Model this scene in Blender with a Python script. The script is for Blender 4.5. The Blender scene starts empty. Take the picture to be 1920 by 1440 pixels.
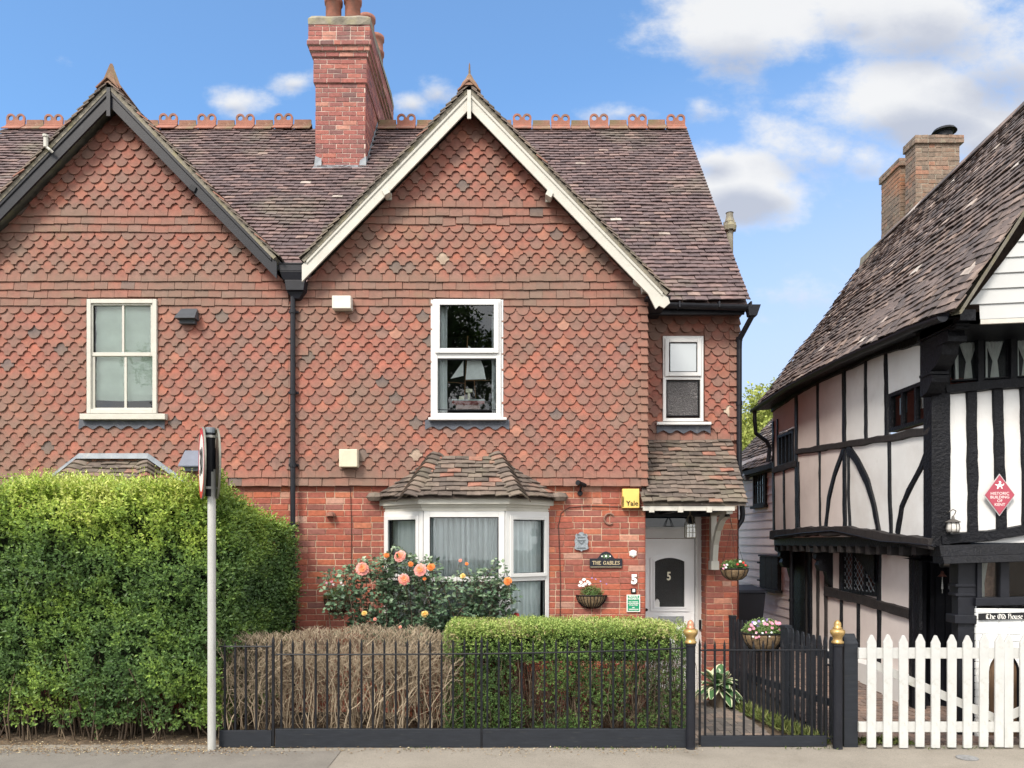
import bpy, math, random
import numpy as np
from mathutils import Vector, noise as mnoise

random.seed(7); rng = np.random.default_rng(11)
SC = bpy.context.scene
COL = SC.collection
R = math.radians

# ------------------------------------------------------------------ camera
F, CX, HY, H = 1387.0, 960.0, 1015.0, 2.09      # focal length (px of the 1920 wide photo), principal point, horizon row, eye height
cam_d = bpy.data.cameras.new('camera'); cam = bpy.data.objects.new('camera', cam_d); COL.objects.link(cam)
cam.location = (0, 0, H); cam.rotation_euler = (R(90), 0, 0)
cam_d.sensor_width = 36; cam_d.lens = F / 1920 * 36
cam_d.shift_y = (HY - 720) / 1920
cam_d.clip_start = 0.1; cam_d.clip_end = 2000
SC.camera = cam

# ------------------------------------------------------------------ light
SUN_EL, SUN_AZ = 45, 210          # azimuth clockwise from +Y: behind the camera and a little to its left
sun_d = bpy.data.lights.new('sun', 'SUN'); sun = bpy.data.objects.new('sun', sun_d); COL.objects.link(sun)
sun_d.energy = 1.9; sun_d.angle = R(16); sun_d.color = (1.0, 0.91, 0.80)
sd = Vector((math.sin(R(SUN_AZ)) * math.cos(R(SUN_EL)), math.cos(R(SUN_AZ)) * math.cos(R(SUN_EL)), math.sin(R(SUN_EL))))
sun.rotation_euler = sd.to_track_quat('Z', 'Y').to_euler(); sun.location = sd * 60

SC.view_settings.view_transform = 'Standard'; SC.view_settings.look = 'None'
SC.view_settings.exposure = 1.2; SC.view_settings.gamma = 1
SKY_STR = 0.15

def make_world():
    w = bpy.data.worlds.new('World'); SC.world = w; w.use_nodes = True
    nt = w.node_tree; N = nt.nodes; Lk = nt.links; N.clear()
    def nd(t, **k):
        n = N.new(t)
        for a, b in k.items(): setattr(n, a, b)
        return n
    def math_(op, a, b=None, c=None, clamp=False):
        n = nd('ShaderNodeMath', operation=op); n.use_clamp = clamp
        for i, v in enumerate((a, b, c)):
            if v is None: continue
            if isinstance(v, (int, float)): n.inputs[i].default_value = v
            else: Lk.new(v, n.inputs[i])
        return n.outputs[0]
    out = nd('ShaderNodeOutputWorld'); bg = nd('ShaderNodeBackground')
    sky = nd('ShaderNodeTexSky', sky_type='NISHITA'); sky.sun_disc = False
    sky.sun_elevation = R(SUN_EL); sky.sun_rotation = R(SUN_AZ); sky.ozone_density = 2.5; sky.air_density = 1.0; sky.dust_density = 0.6
    tc = nd('ShaderNodeTexCoord'); sp = nd('ShaderNodeSeparateXYZ'); Lk.new(tc.outputs['Generated'], sp.inputs[0])
    X, Y, Z = sp.outputs
    ay = math_('MAXIMUM', math_('ABSOLUTE', Y), 0.15)
    U = math_('DIVIDE', X, ay); V = math_('DIVIDE', Z, ay)        # a cloud layer seen by direction
    cb = nd('ShaderNodeCombineXYZ'); Lk.new(U, cb.inputs[0]); Lk.new(V, cb.inputs[1])
    def noise(scale, detail, off, rough=0.6):
        mp = nd('ShaderNodeMapping'); mp.inputs['Location'].default_value = off; mp.inputs['Scale'].default_value = (1, 1.5, 1)
        Lk.new(cb.outputs[0], mp.inputs[0])
        n = nd('ShaderNodeTexNoise'); n.inputs['Scale'].default_value = scale; n.inputs['Detail'].default_value = detail
        n.inputs['Roughness'].default_value = rough; Lk.new(mp.outputs[0], n.inputs['Vector']); return n.outputs['Fac']
    n1 = noise(4.2, 9, (1.3, .4, 0), .62); n2 = noise(2.2, 4, (4.3, 2.4, 0), .5)
    clouds = [(1375, 55, 195, 120, 1.15), (1610, 25, 130, 70, .7), (1730, 20, 260, 130, .9), (1880, 90, 190, 140, .9), (1700, 195, 210, 95, 1.35), (1860, 230, 180, 100, .9),
              (1545, 275, 150, 75, .8), (1620, 290, 90, 60, .8), (1400, 350, 105, 75, 1.4), (1340, 300, 60, 40, .8), (1310, 200, 50, 36, .6),
              (438, 192, 52, 26, .62), (555, 155, 40, 18, .45), (820, 175, 34, 24, .35), (775, 195, 30, 20, .45), (1165, 212, 75, 34, .5),
              (130, 115, 45, 25, .3), (1500, 560, 230, 60, .35), (1430, 600, 120, 40, .4), (1480, 640, 80, 40, .35)]
    acc = None; low = None
    for (px, py, rx, ry, a) in clouds:
        du = math_('MULTIPLY', math_('SUBTRACT', U, (px - CX) / F), F / rx)
        dv = math_('MULTIPLY', math_('SUBTRACT', V, (HY - py) / F), F / ry)
        d = math_('SQRT', math_('ADD', math_('MULTIPLY', du, du), math_('MULTIPLY', dv, dv)))
        g = math_('MULTIPLY', math_('SUBTRACT', 1.35, d), a)
        acc = g if acc is None else math_('MAXIMUM', acc, g)
        dl = math_('ADD', dv, .55); d2 = math_('SQRT', math_('ADD', math_('MULTIPLY', du, du), math_('MULTIPLY', math_('MULTIPLY', dl, dl), 2.2))); g2 = math_('MULTIPLY', math_('SUBTRACT', 1.0, d2), a)   # the shaded underside
        low = g2 if low is None else math_('MAXIMUM', low, g2)
    acc = math_('MAXIMUM', acc, -0.6)
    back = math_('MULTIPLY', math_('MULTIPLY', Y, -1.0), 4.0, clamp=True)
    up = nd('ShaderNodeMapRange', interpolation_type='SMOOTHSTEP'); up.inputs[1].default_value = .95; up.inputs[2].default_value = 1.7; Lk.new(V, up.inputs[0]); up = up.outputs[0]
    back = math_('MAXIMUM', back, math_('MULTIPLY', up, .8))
    acc = math_('ADD', acc, math_('MULTIPLY', back, 1.7))  # adds unseen cloud behind the camera and overhead, for fill light
    f = math_('ADD', acc, math_('MULTIPLY', math_('SUBTRACT', n1, 0.5), 3.4))
    def smooth(v, a, b):
        m = nd('ShaderNodeMapRange', interpolation_type='SMOOTHSTEP'); m.inputs[1].default_value = a; m.inputs[2].default_value = b
        Lk.new(v, m.inputs[0]); return m.outputs[0]
    mask = smooth(f, 0.18, 1.0)
    # under-side shade of the clouds: denser where the body is thick
    thick = smooth(math_('ADD', math_('ADD', low, math_('MULTIPLY', math_('SUBTRACT', n2, .5), 1.6)), math_('MULTIPLY', math_('SUBTRACT', n1, .5), 1.6)), -.05, .95)
    def mix(fac, a, b):
        m = nd('ShaderNodeMix', data_type='RGBA')
        if isinstance(fac, (int, float)): m.inputs[0].default_value = fac
        else: Lk.new(fac, m.inputs[0])
        for s, v in ((6, a), (7, b)):
            if isinstance(v, tuple): m.inputs[s].default_value = (*v, 1)
            else: Lk.new(v, m.inputs[s])
        return m.outputs[2]
    # the hazy, paler air low down and to the right
    haze = smooth(math_('ADD', math_('MULTIPLY', V, -1.0), math_('MULTIPLY', U, .30)), -0.62, 0.02)
    K = CLOUD_K
    skyc = nd('ShaderNodeMix', data_type='RGBA', blend_type='MULTIPLY'); skyc.inputs[0].default_value = 1
    Lk.new(sky.outputs[0], skyc.inputs[6]); skyc.inputs[7].default_value = (*SKY_TINT, 1)
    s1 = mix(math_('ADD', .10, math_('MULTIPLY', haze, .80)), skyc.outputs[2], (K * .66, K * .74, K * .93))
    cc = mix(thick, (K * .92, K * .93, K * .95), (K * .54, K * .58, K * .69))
    lit = nd('ShaderNodeVectorMath', operation='SCALE'); Lk.new(cc, lit.inputs[0]); Lk.new(math_('ADD', 1.0, math_('MULTIPLY', back, 1.5)), lit.inputs['Scale'])   # the added clouds out of view are brightened to work as fill light
    warm = nd('ShaderNodeVectorMath', operation='MULTIPLY'); Lk.new(lit.outputs[0], warm.inputs[0]); warm.inputs[1].default_value = (1.0, .985, .955)
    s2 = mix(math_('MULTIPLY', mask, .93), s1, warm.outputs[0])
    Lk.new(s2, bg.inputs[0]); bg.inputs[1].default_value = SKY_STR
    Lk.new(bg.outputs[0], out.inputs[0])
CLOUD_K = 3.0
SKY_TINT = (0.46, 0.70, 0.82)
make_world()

# ------------------------------------------------------------------ helpers
def P(px, py, d): return Vector(((px - CX) * d / F, d, H + (HY - py) * d / F))
def XP(px, d): return (px - CX) * d / F
def ZP(py, d): return H + (HY - py) * d / F
def G(d): return HY + H * F / d

class MB:
    def __init__(s): s.v = []; s.f = []; s.t = []; s.m = []
    def add(s, vs, fs, tint=(.5, .5, .5), mi=0, tints=None):
        o = len(s.v); s.v += [tuple(p) for p in vs]; s.f += [tuple(o + i for i in f) for f in fs]
        s.t += list(tints) if tints else [tint] * len(vs); s.m += [mi] * len(fs); return s
    def quad(s, a, b, c, d, **k): return s.add([a, b, c, d], [(0, 1, 2, 3)], **k)
    def hexa(s, p, **k):   # p: bottom four, top four
        return s.add(p, [(0, 3, 2, 1), (4, 5, 6, 7), (0, 1, 5, 4), (1, 2, 6, 5), (2, 3, 7, 6), (3, 0, 4, 7)], **k)
    def box(s, x0, x1, y0, y1, z0, z1, **k):
        return s.hexa([(x0, y0, z0), (x1, y0, z0), (x1, y1, z0), (x0, y1, z0), (x0, y0, z1), (x1, y0, z1), (x1, y1, z1), (x0, y1, z1)], **k)
    def obox(s, o, a, b, c, **k):   # corner + three edge vectors
        o = Vector(o); a = Vector(a); b = Vector(b); c = Vector(c)
        return s.hexa([o, o + a, o + a + b, o + b, o + c, o + a + c, o + a + b + c, o + b + c], **k)
    def beam(s, p0, p1, w, t, n, **k):   # width w in the plane, thickness t along n (from the plane outward)
        p0 = Vector(p0); p1 = Vector(p1); n = Vector(n).normalized(); d = (p1 - p0).normalized(); u = n.cross(d).normalized() * (w / 2)
        return s.hexa([p0 - u, p0 + u, p1 + u, p1 - u, p0 - u + n * t, p0 + u + n * t, p1 + u + n * t, p1 - u + n * t], **k)
    def tube(s, pts, r, seg=8, cap=True, **k):
        pts = [Vector(p) for p in pts]; n = len(pts); rs = r if isinstance(r, (list, tuple)) else [r] * n
        vs = []; up = None
        for i, p in enumerate(pts):
            d = (pts[min(i + 1, n - 1)] - pts[max(i - 1, 0)]).normalized()
            if up is None: up = Vector((0, 0, 1)) if abs(d.z) < .9 else Vector((1, 0, 0))
            a = d.cross(up).normalized(); b = a.cross(d).normalized(); up = b
            for j in range(seg):
                t = 2 * math.pi * j / seg; vs.append(p + (a * math.cos(t) + b * math.sin(t)) * rs[i])
        fs = [(i * seg + j, i * seg + (j + 1) % seg, (i + 1) * seg + (j + 1) % seg, (i + 1) * seg + j) for i in range(n - 1) for j in range(seg)]
        if cap: fs += [tuple(range(seg)), tuple((n - 1) * seg + j for j in range(seg))]
        return s.add(vs, fs, **k)
    def lathe(s, c, prof, seg=20, ax=None, sx=1, sy=1, a0=0, a1=360, **k):
        c = Vector(c); vs = []; m = len(prof); full = (a1 - a0) >= 360; ns = seg if full else seg + 1
        for r, z in prof:
            for j in range(ns):
                t = R(a0 + (a1 - a0) * j / seg)
                q = Vector((r * math.cos(t) * sx, r * math.sin(t) * sy, z))
                if ax == 'Y': q = Vector((q.x, -q.z, q.y))     # axis toward the street
                vs.append(c + q)
        fs = [(i * ns + j, i * ns + (j + 1) % ns, (i + 1) * ns + (j + 1) % ns, (i + 1) * ns + j) for i in range(m - 1) for j in range(seg)]
        return s.add(vs, fs, **k)
    def prism(s, o, u, v, n, pts, t, mi=0, **k):    # outline (list of 2D) in plane o,u,v ; front at o+n*t
        o = Vector(o); u = Vector(u); v = Vector(v); n = Vector(n); m = len(pts)
        b = [o + u * x + v * y for x, y in pts]; f = [p + n * t for p in b]
        return s.add(b + f, [tuple(range(m, 2 * m)), tuple(reversed(range(m)))] + [(i, (i + 1) % m, m + (i + 1) % m, m + i) for i in range(m)], mi=mi, **k)
    def rough(s, pts, w, t, n, seed=0, amp=.012, step=.12, ends=0.0, **k):   # hand-hewn timber along a polyline
        pts = [Vector(p) for p in pts]; n = Vector(n).normalized(); P2 = []
        for a, b in zip(pts, pts[1:]):
            c = max(1, int((b - a).length / step))
            P2 += [a.lerp(b, i / c) for i in range(c)]
        P2.append(pts[-1]); vs = []; m = len(P2); ws = w if isinstance(w, (list, tuple)) else (w, w)
        for i, p in enumerate(P2):
            d = (P2[min(i + 1, m - 1)] - P2[max(i - 1, 0)]).normalized(); u = n.cross(d).normalized()
            ww = ws[0] + (ws[1] - ws[0]) * i / max(1, m - 1)
            q = p * 3 + Vector((seed * 1.7, seed, 0)); j1 = mnoise.noise(q * 1.2) * amp * 1.6 + random.uniform(-1, 1) * amp * .35; j2 = mnoise.noise(q * 1.2 + Vector((9, 3, 1))) * amp * 1.6 + random.uniform(-1, 1) * amp * .35
            tt = t + random.uniform(-.2, .2) * amp
            vs += [p - u * (ww / 2 + j1), p - u * (ww / 2 + j1 - .012) + n * tt, p + u * (ww / 2 + j2 - .012) + n * (tt + random.uniform(-.2, .2) * amp), p + u * (ww / 2 + j2)]
        fs = [(i * 4 + j, i * 4 + j + 1, i * 4 + j + 5, i * 4 + j + 4) for i in range(m - 1) for j in range(3)]
        fs += [(0, 1, 2, 3), tuple((m - 1) * 4 + j for j in (0, 1, 2, 3))]
        return s.add(vs, fs, **k)

def root_loc(o):
    while o.parent: o = o.parent
    return Vector(o.location)
def props(o, label=None, cat=None, group=None, kind=None):
    if label: o['label'] = label
    if cat: o['category'] = cat
    if group: o['group'] = group
    if kind: o['kind'] = kind
    return o
def thing(name, label, cat, loc, group=None):
    o = bpy.data.objects.new(name, None); COL.objects.link(o); o.location = loc; o.empty_display_size = .2
    return props(o, label, cat, group)
def build(mb, name, mat, parent=None, smooth=False, bevel=0, **pr):
    me = bpy.data.meshes.new(name)
    V = np.array(mb.v, dtype=float)
    if parent: off = np.array(root_loc(parent))
    else: off = np.array([(V[:, 0].min() + V[:, 0].max()) / 2, (V[:, 1].min() + V[:, 1].max()) / 2, V[:, 2].min()])
    me.from_pydata((V - off).tolist(), [], mb.f)
    ms = mat if isinstance(mat, (list, tuple)) else [mat]
    for m in ms: me.materials.append(m)
    if len(ms) > 1: me.polygons.foreach_set('material_index', mb.m)
    a = me.attributes.new('tint', 'FLOAT_COLOR', 'POINT'); a.data.foreach_set('color', np.c_[np.array(mb.t), np.ones(len(mb.t))].ravel())
    if smooth: me.polygons.foreach_set('use_smooth', [True] * len(me.polygons))
    o = bpy.data.objects.new(name, me); COL.objects.link(o)
    if parent: o.parent = parent
    else: o.location = off
    if bevel:
        b = o.modifiers.new('bevel', 'BEVEL'); b.width = bevel; b.segments = 2; b.limit_method = 'ANGLE'; b.angle_limit = R(40)
    return props(o, **pr)
def nbuild(V, Fc, T, name, mat, parent=None, **pr):     # numpy mesh, triangles or quads
    me = bpy.data.meshes.new(name)
    if parent: off = np.array(root_loc(parent))
    else: off = np.array([(V[:, 0].min() + V[:, 0].max()) / 2, (V[:, 1].min() + V[:, 1].max()) / 2, V[:, 2].min()])
    V = V - off; k = Fc.shape[1]
    me.vertices.add(len(V)); me.vertices.foreach_set('co', V.ravel())
    me.loops.add(Fc.size); me.loops.foreach_set('vertex_index', Fc.ravel().astype(np.int32))
    me.polygons.add(len(Fc)); me.polygons.foreach_set('loop_start', np.arange(0, Fc.size, k, dtype=np.int32))
    try: me.polygons.foreach_set('loop_total', np.full(len(Fc), k, dtype=np.int32))
    except Exception: pass
    me.materials.append(mat)
    a = me.attributes.new('tint', 'FLOAT_COLOR', 'POINT'); a.data.foreach_set('color', np.c_[T, np.ones(len(T))].ravel())
    me.update(calc_edges=True); me.validate()
    o = bpy.data.objects.new(name, me); COL.objects.link(o)
    if parent: o.parent = parent
    else: o.location = off
    return props(o, **pr)
def inst(o, dx, name=None):     # another instance of a part, same mesh
    c = o.copy(); COL.objects.link(c); c.parent = o.parent; c.location = Vector(o.location) + Vector(dx)
    return c

# ------------------------------------------------------------------ materials
def mat(name, col=(.5, .5, .5), rough=.7, ramp=None, noise_amt=.15, noise_scale=6, bump=0, bump_scale=40, metal=0, spec=.4, spots=None, dirt=None, trans=0, stretch=None, gvar=0, coat=0, weather=None):
    m = bpy.data.materials.new(name); m.use_nodes = True; nt = m.node_tree; N = nt.nodes; L = nt.links
    b = N['Principled BSDF']; b.inputs['Roughness'].default_value = rough; b.inputs['Metallic'].default_value = metal
    b.inputs['Specular IOR Level'].default_value = spec
    if coat: b.inputs['Coat Weight'].default_value = coat
    tc = N.new('ShaderNodeTexCoord'); vec = tc.outputs['Object']
    if stretch:
        mp = N.new('ShaderNodeMapping'); mp.inputs['Scale'].default_value = stretch; L.new(vec, mp.inputs[0]); vec = mp.outputs[0]
    def noise(s, d=4, r=.6):
        n = N.new('ShaderNodeTexNoise'); n.inputs['Scale'].default_value = s; n.inputs['Detail'].default_value = d; n.inputs['Roughness'].default_value = r
        L.new(vec, n.inputs['Vector']); return n.outputs['Fac']
    def mrange(v, a, b_, c, d):
        n = N.new('ShaderNodeMapRange'); L.new(v, n.inputs[0])
        for i, q in enumerate((a, b_, c, d)): n.inputs[i + 1].default_value = q
        return n.outputs[0]
    def mixc(f, a, b_, bt='MIX'):
        n = N.new('ShaderNodeMix'); n.data_type = 'RGBA'; n.blend_type = bt
        if isinstance(f, (int, float)): n.inputs[0].default_value = f
        else: L.new(f, n.inputs[0])
        for i, q in ((6, a), (7, b_)):
            if isinstance(q, tuple): n.inputs[i].default_value = (*q, 1)
            else: L.new(q, n.inputs[i])
        return n.outputs[2]
    if ramp or gvar or weather:
        at = N.new('ShaderNodeAttribute'); at.attribute_name = 'tint'; sp = N.new('ShaderNodeSeparateColor'); L.new(at.outputs['Color'], sp.inputs[0])
    if ramp:
        cr = N.new('ShaderNodeValToRGB'); L.new(sp.outputs[0], cr.inputs[0]); e = cr.color_ramp.elements
        while len(e) > 1: e.remove(e[-1])
        e[0].position = ramp[0][0]; e[0].color = (*ramp[0][1], 1)
        for p, c in ramp[1:]:
            q = e.new(p); q.color = (*c, 1)
        c = cr.outputs[0]
    else: c = tuple(col)
    if noise_amt:
        n = noise(noise_scale); k = mrange(n, .3, .7, 1 - noise_amt, 1 + noise_amt)
        vm = N.new('ShaderNodeVectorMath'); vm.operation = 'SCALE'
        if isinstance(c, tuple): vm.inputs[0].default_value = c
        else: L.new(c, vm.inputs[0])
        L.new(k, vm.inputs['Scale']); c = vm.outputs[0]
    if gvar:
        k = mrange(sp.outputs[1], 0, 1, 1 - gvar, 1 + gvar); vm = N.new('ShaderNodeVectorMath'); vm.operation = 'SCALE'
        if isinstance(c, tuple): vm.inputs[0].default_value = c
        else: L.new(c, vm.inputs[0])
        L.new(k, vm.inputs['Scale']); c = vm.outputs[0]
    if weather:     # lichen and dirt collect on the exposed lower end of each tile
        c = mixc(mrange(sp.outputs[2], .75, 0, 0, weather[1]), c, tuple(weather[0]))
    for sp_ in (dirt or []):       # (colour, scale, lo, hi, amount)
        n = noise(sp_[1], 6, .65); c = mixc(mrange(n, sp_[2], sp_[3], 0, sp_[4]), c, tuple(sp_[0]))
    if isinstance(c, tuple): b.inputs['Base Color'].default_value = (*c, 1)
    else: L.new(c, b.inputs['Base Color'])
    if bump:
        bn = N.new('ShaderNodeBump'); bn.inputs['Strength'].default_value = 1; bn.inputs['Distance'].default_value = bump
        L.new(noise(bump_scale, 6, .65), bn.inputs['Height']); L.new(bn.outputs[0], b.inputs['Normal'])
    if trans:      # leaves: some light comes through
        tr = N.new('ShaderNodeBsdfTranslucent'); mx = N.new('ShaderNodeMixShader'); mx.inputs[0].default_value = trans
        if isinstance(c, tuple): tr.inputs[0].default_value = (*c, 1)
        else: L.new(c, tr.inputs[0])
        L.new(b.outputs[0], mx.inputs[1]); L.new(tr.outputs[0], mx.inputs[2]); L.new(mx.outputs[0], N['Material Output'].inputs[0])
    return m
def glass(name, refl=.14, tint=(.9, .95, .95), bump=0, bscale=60, rough=0.0, dark=None):
    m = bpy.data.materials.new(name); m.use_nodes = True; nt = m.node_tree; N = nt.nodes; L = nt.links; N.remove(N['Principled BSDF'])
    tr = N.new('ShaderNodeBsdfTransparent'); tr.inputs[0].default_value = (*tint, 1)
    if dark:
        tr = N.new('ShaderNodeBsdfDiffuse'); tr.inputs[0].default_value = (*dark, 1)
    gl = N.new('ShaderNodeBsdfGlossy'); gl.inputs['Roughness'].default_value = rough
    fr = N.new('ShaderNodeFresnel'); fr.inputs[0].default_value = 1.5
    ad = N.new('ShaderNodeMath'); ad.operation = 'ADD'; ad.inputs[1].default_value = refl - .04; ad.use_clamp = True; L.new(fr.outputs[0], ad.inputs[0])
    mx = N.new('ShaderNodeMixShader'); L.new(ad.outputs[0], mx.inputs[0]); L.new(tr.outputs[0], mx.inputs[1]); L.new(gl.outputs[0], mx.inputs[2])
    L.new(mx.outputs[0], N['Material Output'].inputs[0])
    tc = N.new('ShaderNodeTexCoord'); n = N.new('ShaderNodeTexNoise'); n.inputs['Scale'].default_value = bscale if bump else 1.2
    L.new(tc.outputs['Object'], n.inputs['Vector']); bn = N.new('ShaderNodeBump'); bn.inputs['Distance'].default_value = bump or .004
    bn.inputs['Strength'].default_value = 1 if bump else .6
    L.new(n.outputs['Fac'], bn.inputs['Height']); L.new(bn.outputs[0], gl.inputs['Normal'])
    if dark: L.new(bn.outputs[0], tr.inputs['Normal'])
    return m

TILE_RAMP = [(0, (.11, .085, .08)), (.006, (.13, .095, .088)), (.012, (.215, .115, .092)), (.25, (.235, .097, .074)), (.55, (.262, .095, .069)), (.85, (.288, .097, .067)), (.96, (.32, .108, .069)), (.993, (.37, .15, .10)), (.997, (.38, .31, .24)), (1, (.42, .35, .27))]
m_tile = mat('hung_clay_tile', ramp=TILE_RAMP, rough=.8, noise_amt=.22, noise_scale=14, bump=.0015, bump_scale=70, gvar=.10, weather=((.185, .125, .092), .50),
             dirt=[((.175, .135, .095), 1.1, .46, .70, .50), ((.12, .085, .07), 5, .52, .75, .35), ((.13, .10, .085), .55, .50, .72, .40), ((.19, .16, .09), 2.3, .62, .75, .35), ((.55, .5, .42), 26, .70, .76, .6)])
m_roof = mat('roof_clay_tile', ramp=[(0, (.09, .064, .066)), (.3, (.113, .079, .079)), (.6, (.13, .089, .087)), (.85, (.15, .10, .096)), (.98, (.20, .132, .12)), (.997, (.24, .17, .145)), (1, (.42, .38, .34))],
             rough=.75, noise_amt=.25, noise_scale=9, bump=.002, bump_scale=60,
             dirt=[((.20, .19, .13), 1.0, .52, .72, .45), ((.05, .045, .05), 3, .55, .75, .5), ((.5, .47, .42), 15, .735, .77, .7)])
m_moss = mat('lichened_roof_tile', ramp=[(0, (.085, .068, .058)), (.35, (.13, .102, .085)), (.7, (.17, .132, .108)), (.88, (.205, .145, .115)), (.95, (.27, .125, .09)), (1, (.30, .135, .095))],
             rough=.85, noise_amt=.3, noise_scale=12, bump=.003, bump_scale=50,
             dirt=[((.19, .175, .12), 2.5, .5, .68, .45), ((.055, .05, .045), 6, .55, .75, .5), ((.5, .48, .38), 14, .66, .72, .7)])
m_oldroof = mat('old_roof_tile', ramp=[(0, (.085, .068, .064)), (.35, (.125, .098, .088)), (.7, (.165, .125, .11)), (.9, (.21, .155, .13)), (.975, (.28, .21, .175)), (1, (.55, .5, .45))],
             rough=.8, noise_amt=.28, noise_scale=10, bump=.003, bump_scale=50,
             dirt=[((.04, .038, .036), 1.6, .48, .7, .5), ((.62, .57, .5), 24, .67, .72, .6)])
BR = [(0, (.20, .085, .07)), (.08, (.24, .085, .065)), (.35, (.28, .085, .06)), (.65, (.31, .085, .055)), (.9, (.36, .105, .056)), (.975, (.41, .15, .085)), (1, (.38, .22, .17))]
m_brick = mat('red_facing_brick', ramp=BR, rough=.85, noise_amt=.22, noise_scale=25, bump=.002, bump_scale=90, gvar=.12,
              dirt=[((.17, .075, .06), 1.6, .5, .72, .45), ((.5, .36, .28), 18, .68, .75, .35)])
m_mortar = mat('pale_lime_mortar', (.50, .36, .26), rough=.9, noise_amt=.2, noise_scale=30, bump=.002, bump_scale=80, dirt=[((.25, .09, .06), 2.0, .46, .62, .9)])
m_chbrick = mat('chimney_brick', ramp=[(0, (.15, .075, .07)), (.2, (.23, .085, .075)), (.6, (.28, .095, .078)), (.9, (.33, .12, .09)), (1, (.40, .2, .15))], rough=.85, noise_amt=.22, noise_scale=25, bump=.002, bump_scale=90,
              dirt=[((.12, .085, .08), 1.8, .5, .7, .5), ((.5, .42, .36), 16, .68, .75, .5)])
m_chmortar = mat('chimney_mortar', (.56, .47, .40), rough=.9, noise_amt=.3, noise_scale=20, dirt=[((.2, .12, .1), 3, .45, .65, .7)])
m_oldbrick = mat('weathered_old_brick', ramp=[(0, (.15, .115, .09)), (.4, (.19, .14, .105)), (.85, (.22, .155, .115)), (1, (.29, .15, .10))], rough=.9, noise_amt=.3, noise_scale=18, bump=.003, bump_scale=70,
              dirt=[((.36, .15, .07), .9, .5, .62, .7), ((.3, .28, .2), 7, .58, .7, .6)])
m_white = mat('white_upvc', (.64, .64, .63), rough=.35, noise_amt=.03, noise_scale=4, spec=.5, dirt=[((.55, .54, .5), 5, .6, .8, .3)])
m_wood_w = mat('white_painted_wood', (.50, .485, .43), rough=.5, noise_amt=.06, noise_scale=7, bump=.0012, bump_scale=50, dirt=[((.42, .41, .35), 9, .58, .74, .55), ((.3, .3, .26), 30, .68, .75, .5)])
m_cream = mat('cream_painted_wood', (.52, .50, .45), rough=.55, noise_amt=.1, noise_scale=9, dirt=[((.3, .28, .22), 12, .58, .74, .55)])
m_black = mat('black_paint', (.011, .012, .017), rough=.45, spec=.3, noise_amt=.2, noise_scale=12, bump=.001, bump_scale=60, dirt=[((.07, .075, .07), 14, .6, .78, .4)])
m_iron = mat('black_painted_iron', (.008, .009, .012), rough=.5, noise_amt=.2, noise_scale=20, spec=.25, dirt=[((.05, .03, .022), 30, .62, .74, .5)])
m_board = mat('dark_grey_painted_board', (.018, .021, .027), rough=.55, spec=.25, noise_amt=.18, noise_scale=5, stretch=(1, 1, 9), bump=.0012, bump_scale=25, dirt=[((.08, .08, .07), 6, .6, .8, .5)])
m_tar = mat('tarred_oak', (.004, .0045, .007), rough=.45, spec=.22, noise_amt=.3, noise_scale=8, bump=.016, bump_scale=30, dirt=[((.05, .054, .066), 26, .60, .74, .5)])
m_oak = mat('dark_weathered_oak', (.020, .017, .017), rough=.75, noise_amt=.3, noise_scale=8, bump=.006, bump_scale=22, dirt=[((.07, .06, .055), 14, .55, .75, .5)])
m_plaster = mat('white_limewashed_plaster', (.66, .66, .65), rough=.9, noise_amt=.04, noise_scale=3, bump=.004, bump_scale=8, dirt=[((.48, .44, .41), 1.4, .5, .75, .5), ((.36, .33, .30), 5, .62, .8, .4)])
m_pinkbounce = mat('limewash_with_brick_bounce', (.66, .60, .575), rough=.9, noise_amt=.05, noise_scale=3, bump=.004, bump_scale=8, dirt=[((.44, .35, .33), 1.6, .5, .8, .4)])  # pale limewash; pink bounce light from the red brick is painted into the colour
m_clap = mat('white_weatherboard', (.46, .47, .465), rough=.5, noise_amt=.04, noise_scale=3)
m_clappink = mat('pinkish_white_weatherboard', (.84, .71, .66), rough=.6, noise_amt=.05, noise_scale=3, dirt=[((.4, .32, .28), 5, .6, .8, .35)])
m_terra = mat('terracotta', (.27, .11, .075), rough=.8, noise_amt=.2, noise_scale=8, bump=.002, bump_scale=40, dirt=[((.13, .10, .08), 5, .5, .68, .7), ((.55, .5, .42), 18, .66, .73, .6)])
m_terrad = mat('mossy_terracotta', (.22, .115, .08), rough=.9, noise_amt=.3, noise_scale=8, bump=.004, bump_scale=30, dirt=[((.12, .12, .06), 4, .45, .65, .7), ((.4, .37, .28), 14, .6, .7, .6)])
m_cement = mat('lichened_cement', (.22, .20, .16), rough=.95, noise_amt=.3, noise_scale=9, bump=.006, bump_scale=30, dirt=[((.3, .27, .15), 6, .5, .65, .6)])
m_lead = mat('grey_lead_flashing', (.20, .225, .25), rough=.55, noise_amt=.2, noise_scale=8, bump=.003, bump_scale=15, dirt=[((.38, .38, .36), 7, .55, .7, .5)])
m_leadd = mat('dark_lead_apron', (.055, .062, .08), rough=.5, noise_amt=.25, noise_scale=8, bump=.003, bump_scale=15, dirt=[((.2, .2, .2), 9, .6, .72, .5)])
m_glass = glass('window_glass', .08)
m_glassd = glass('obscured_glass', .07, dark=(.012, .014, .014), bump=.012, bscale=110, rough=.15)
m_glassf = glass('fanlight_glass', .05, dark=(.010, .016, .026))
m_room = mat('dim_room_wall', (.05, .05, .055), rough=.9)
m_net = mat('net_curtain', (.86, .90, .90), rough=.9, noise_amt=.05, noise_scale=5, trans=.12)
m_blind = mat('pale_green_blind', (.80, .88, .76), rough=.9, noise_amt=.06, noise_scale=5)
m_lace = mat('tied_lace_curtain', (.88, .88, .85), rough=.9, noise_amt=.1, noise_scale=9, trans=.3)
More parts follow.
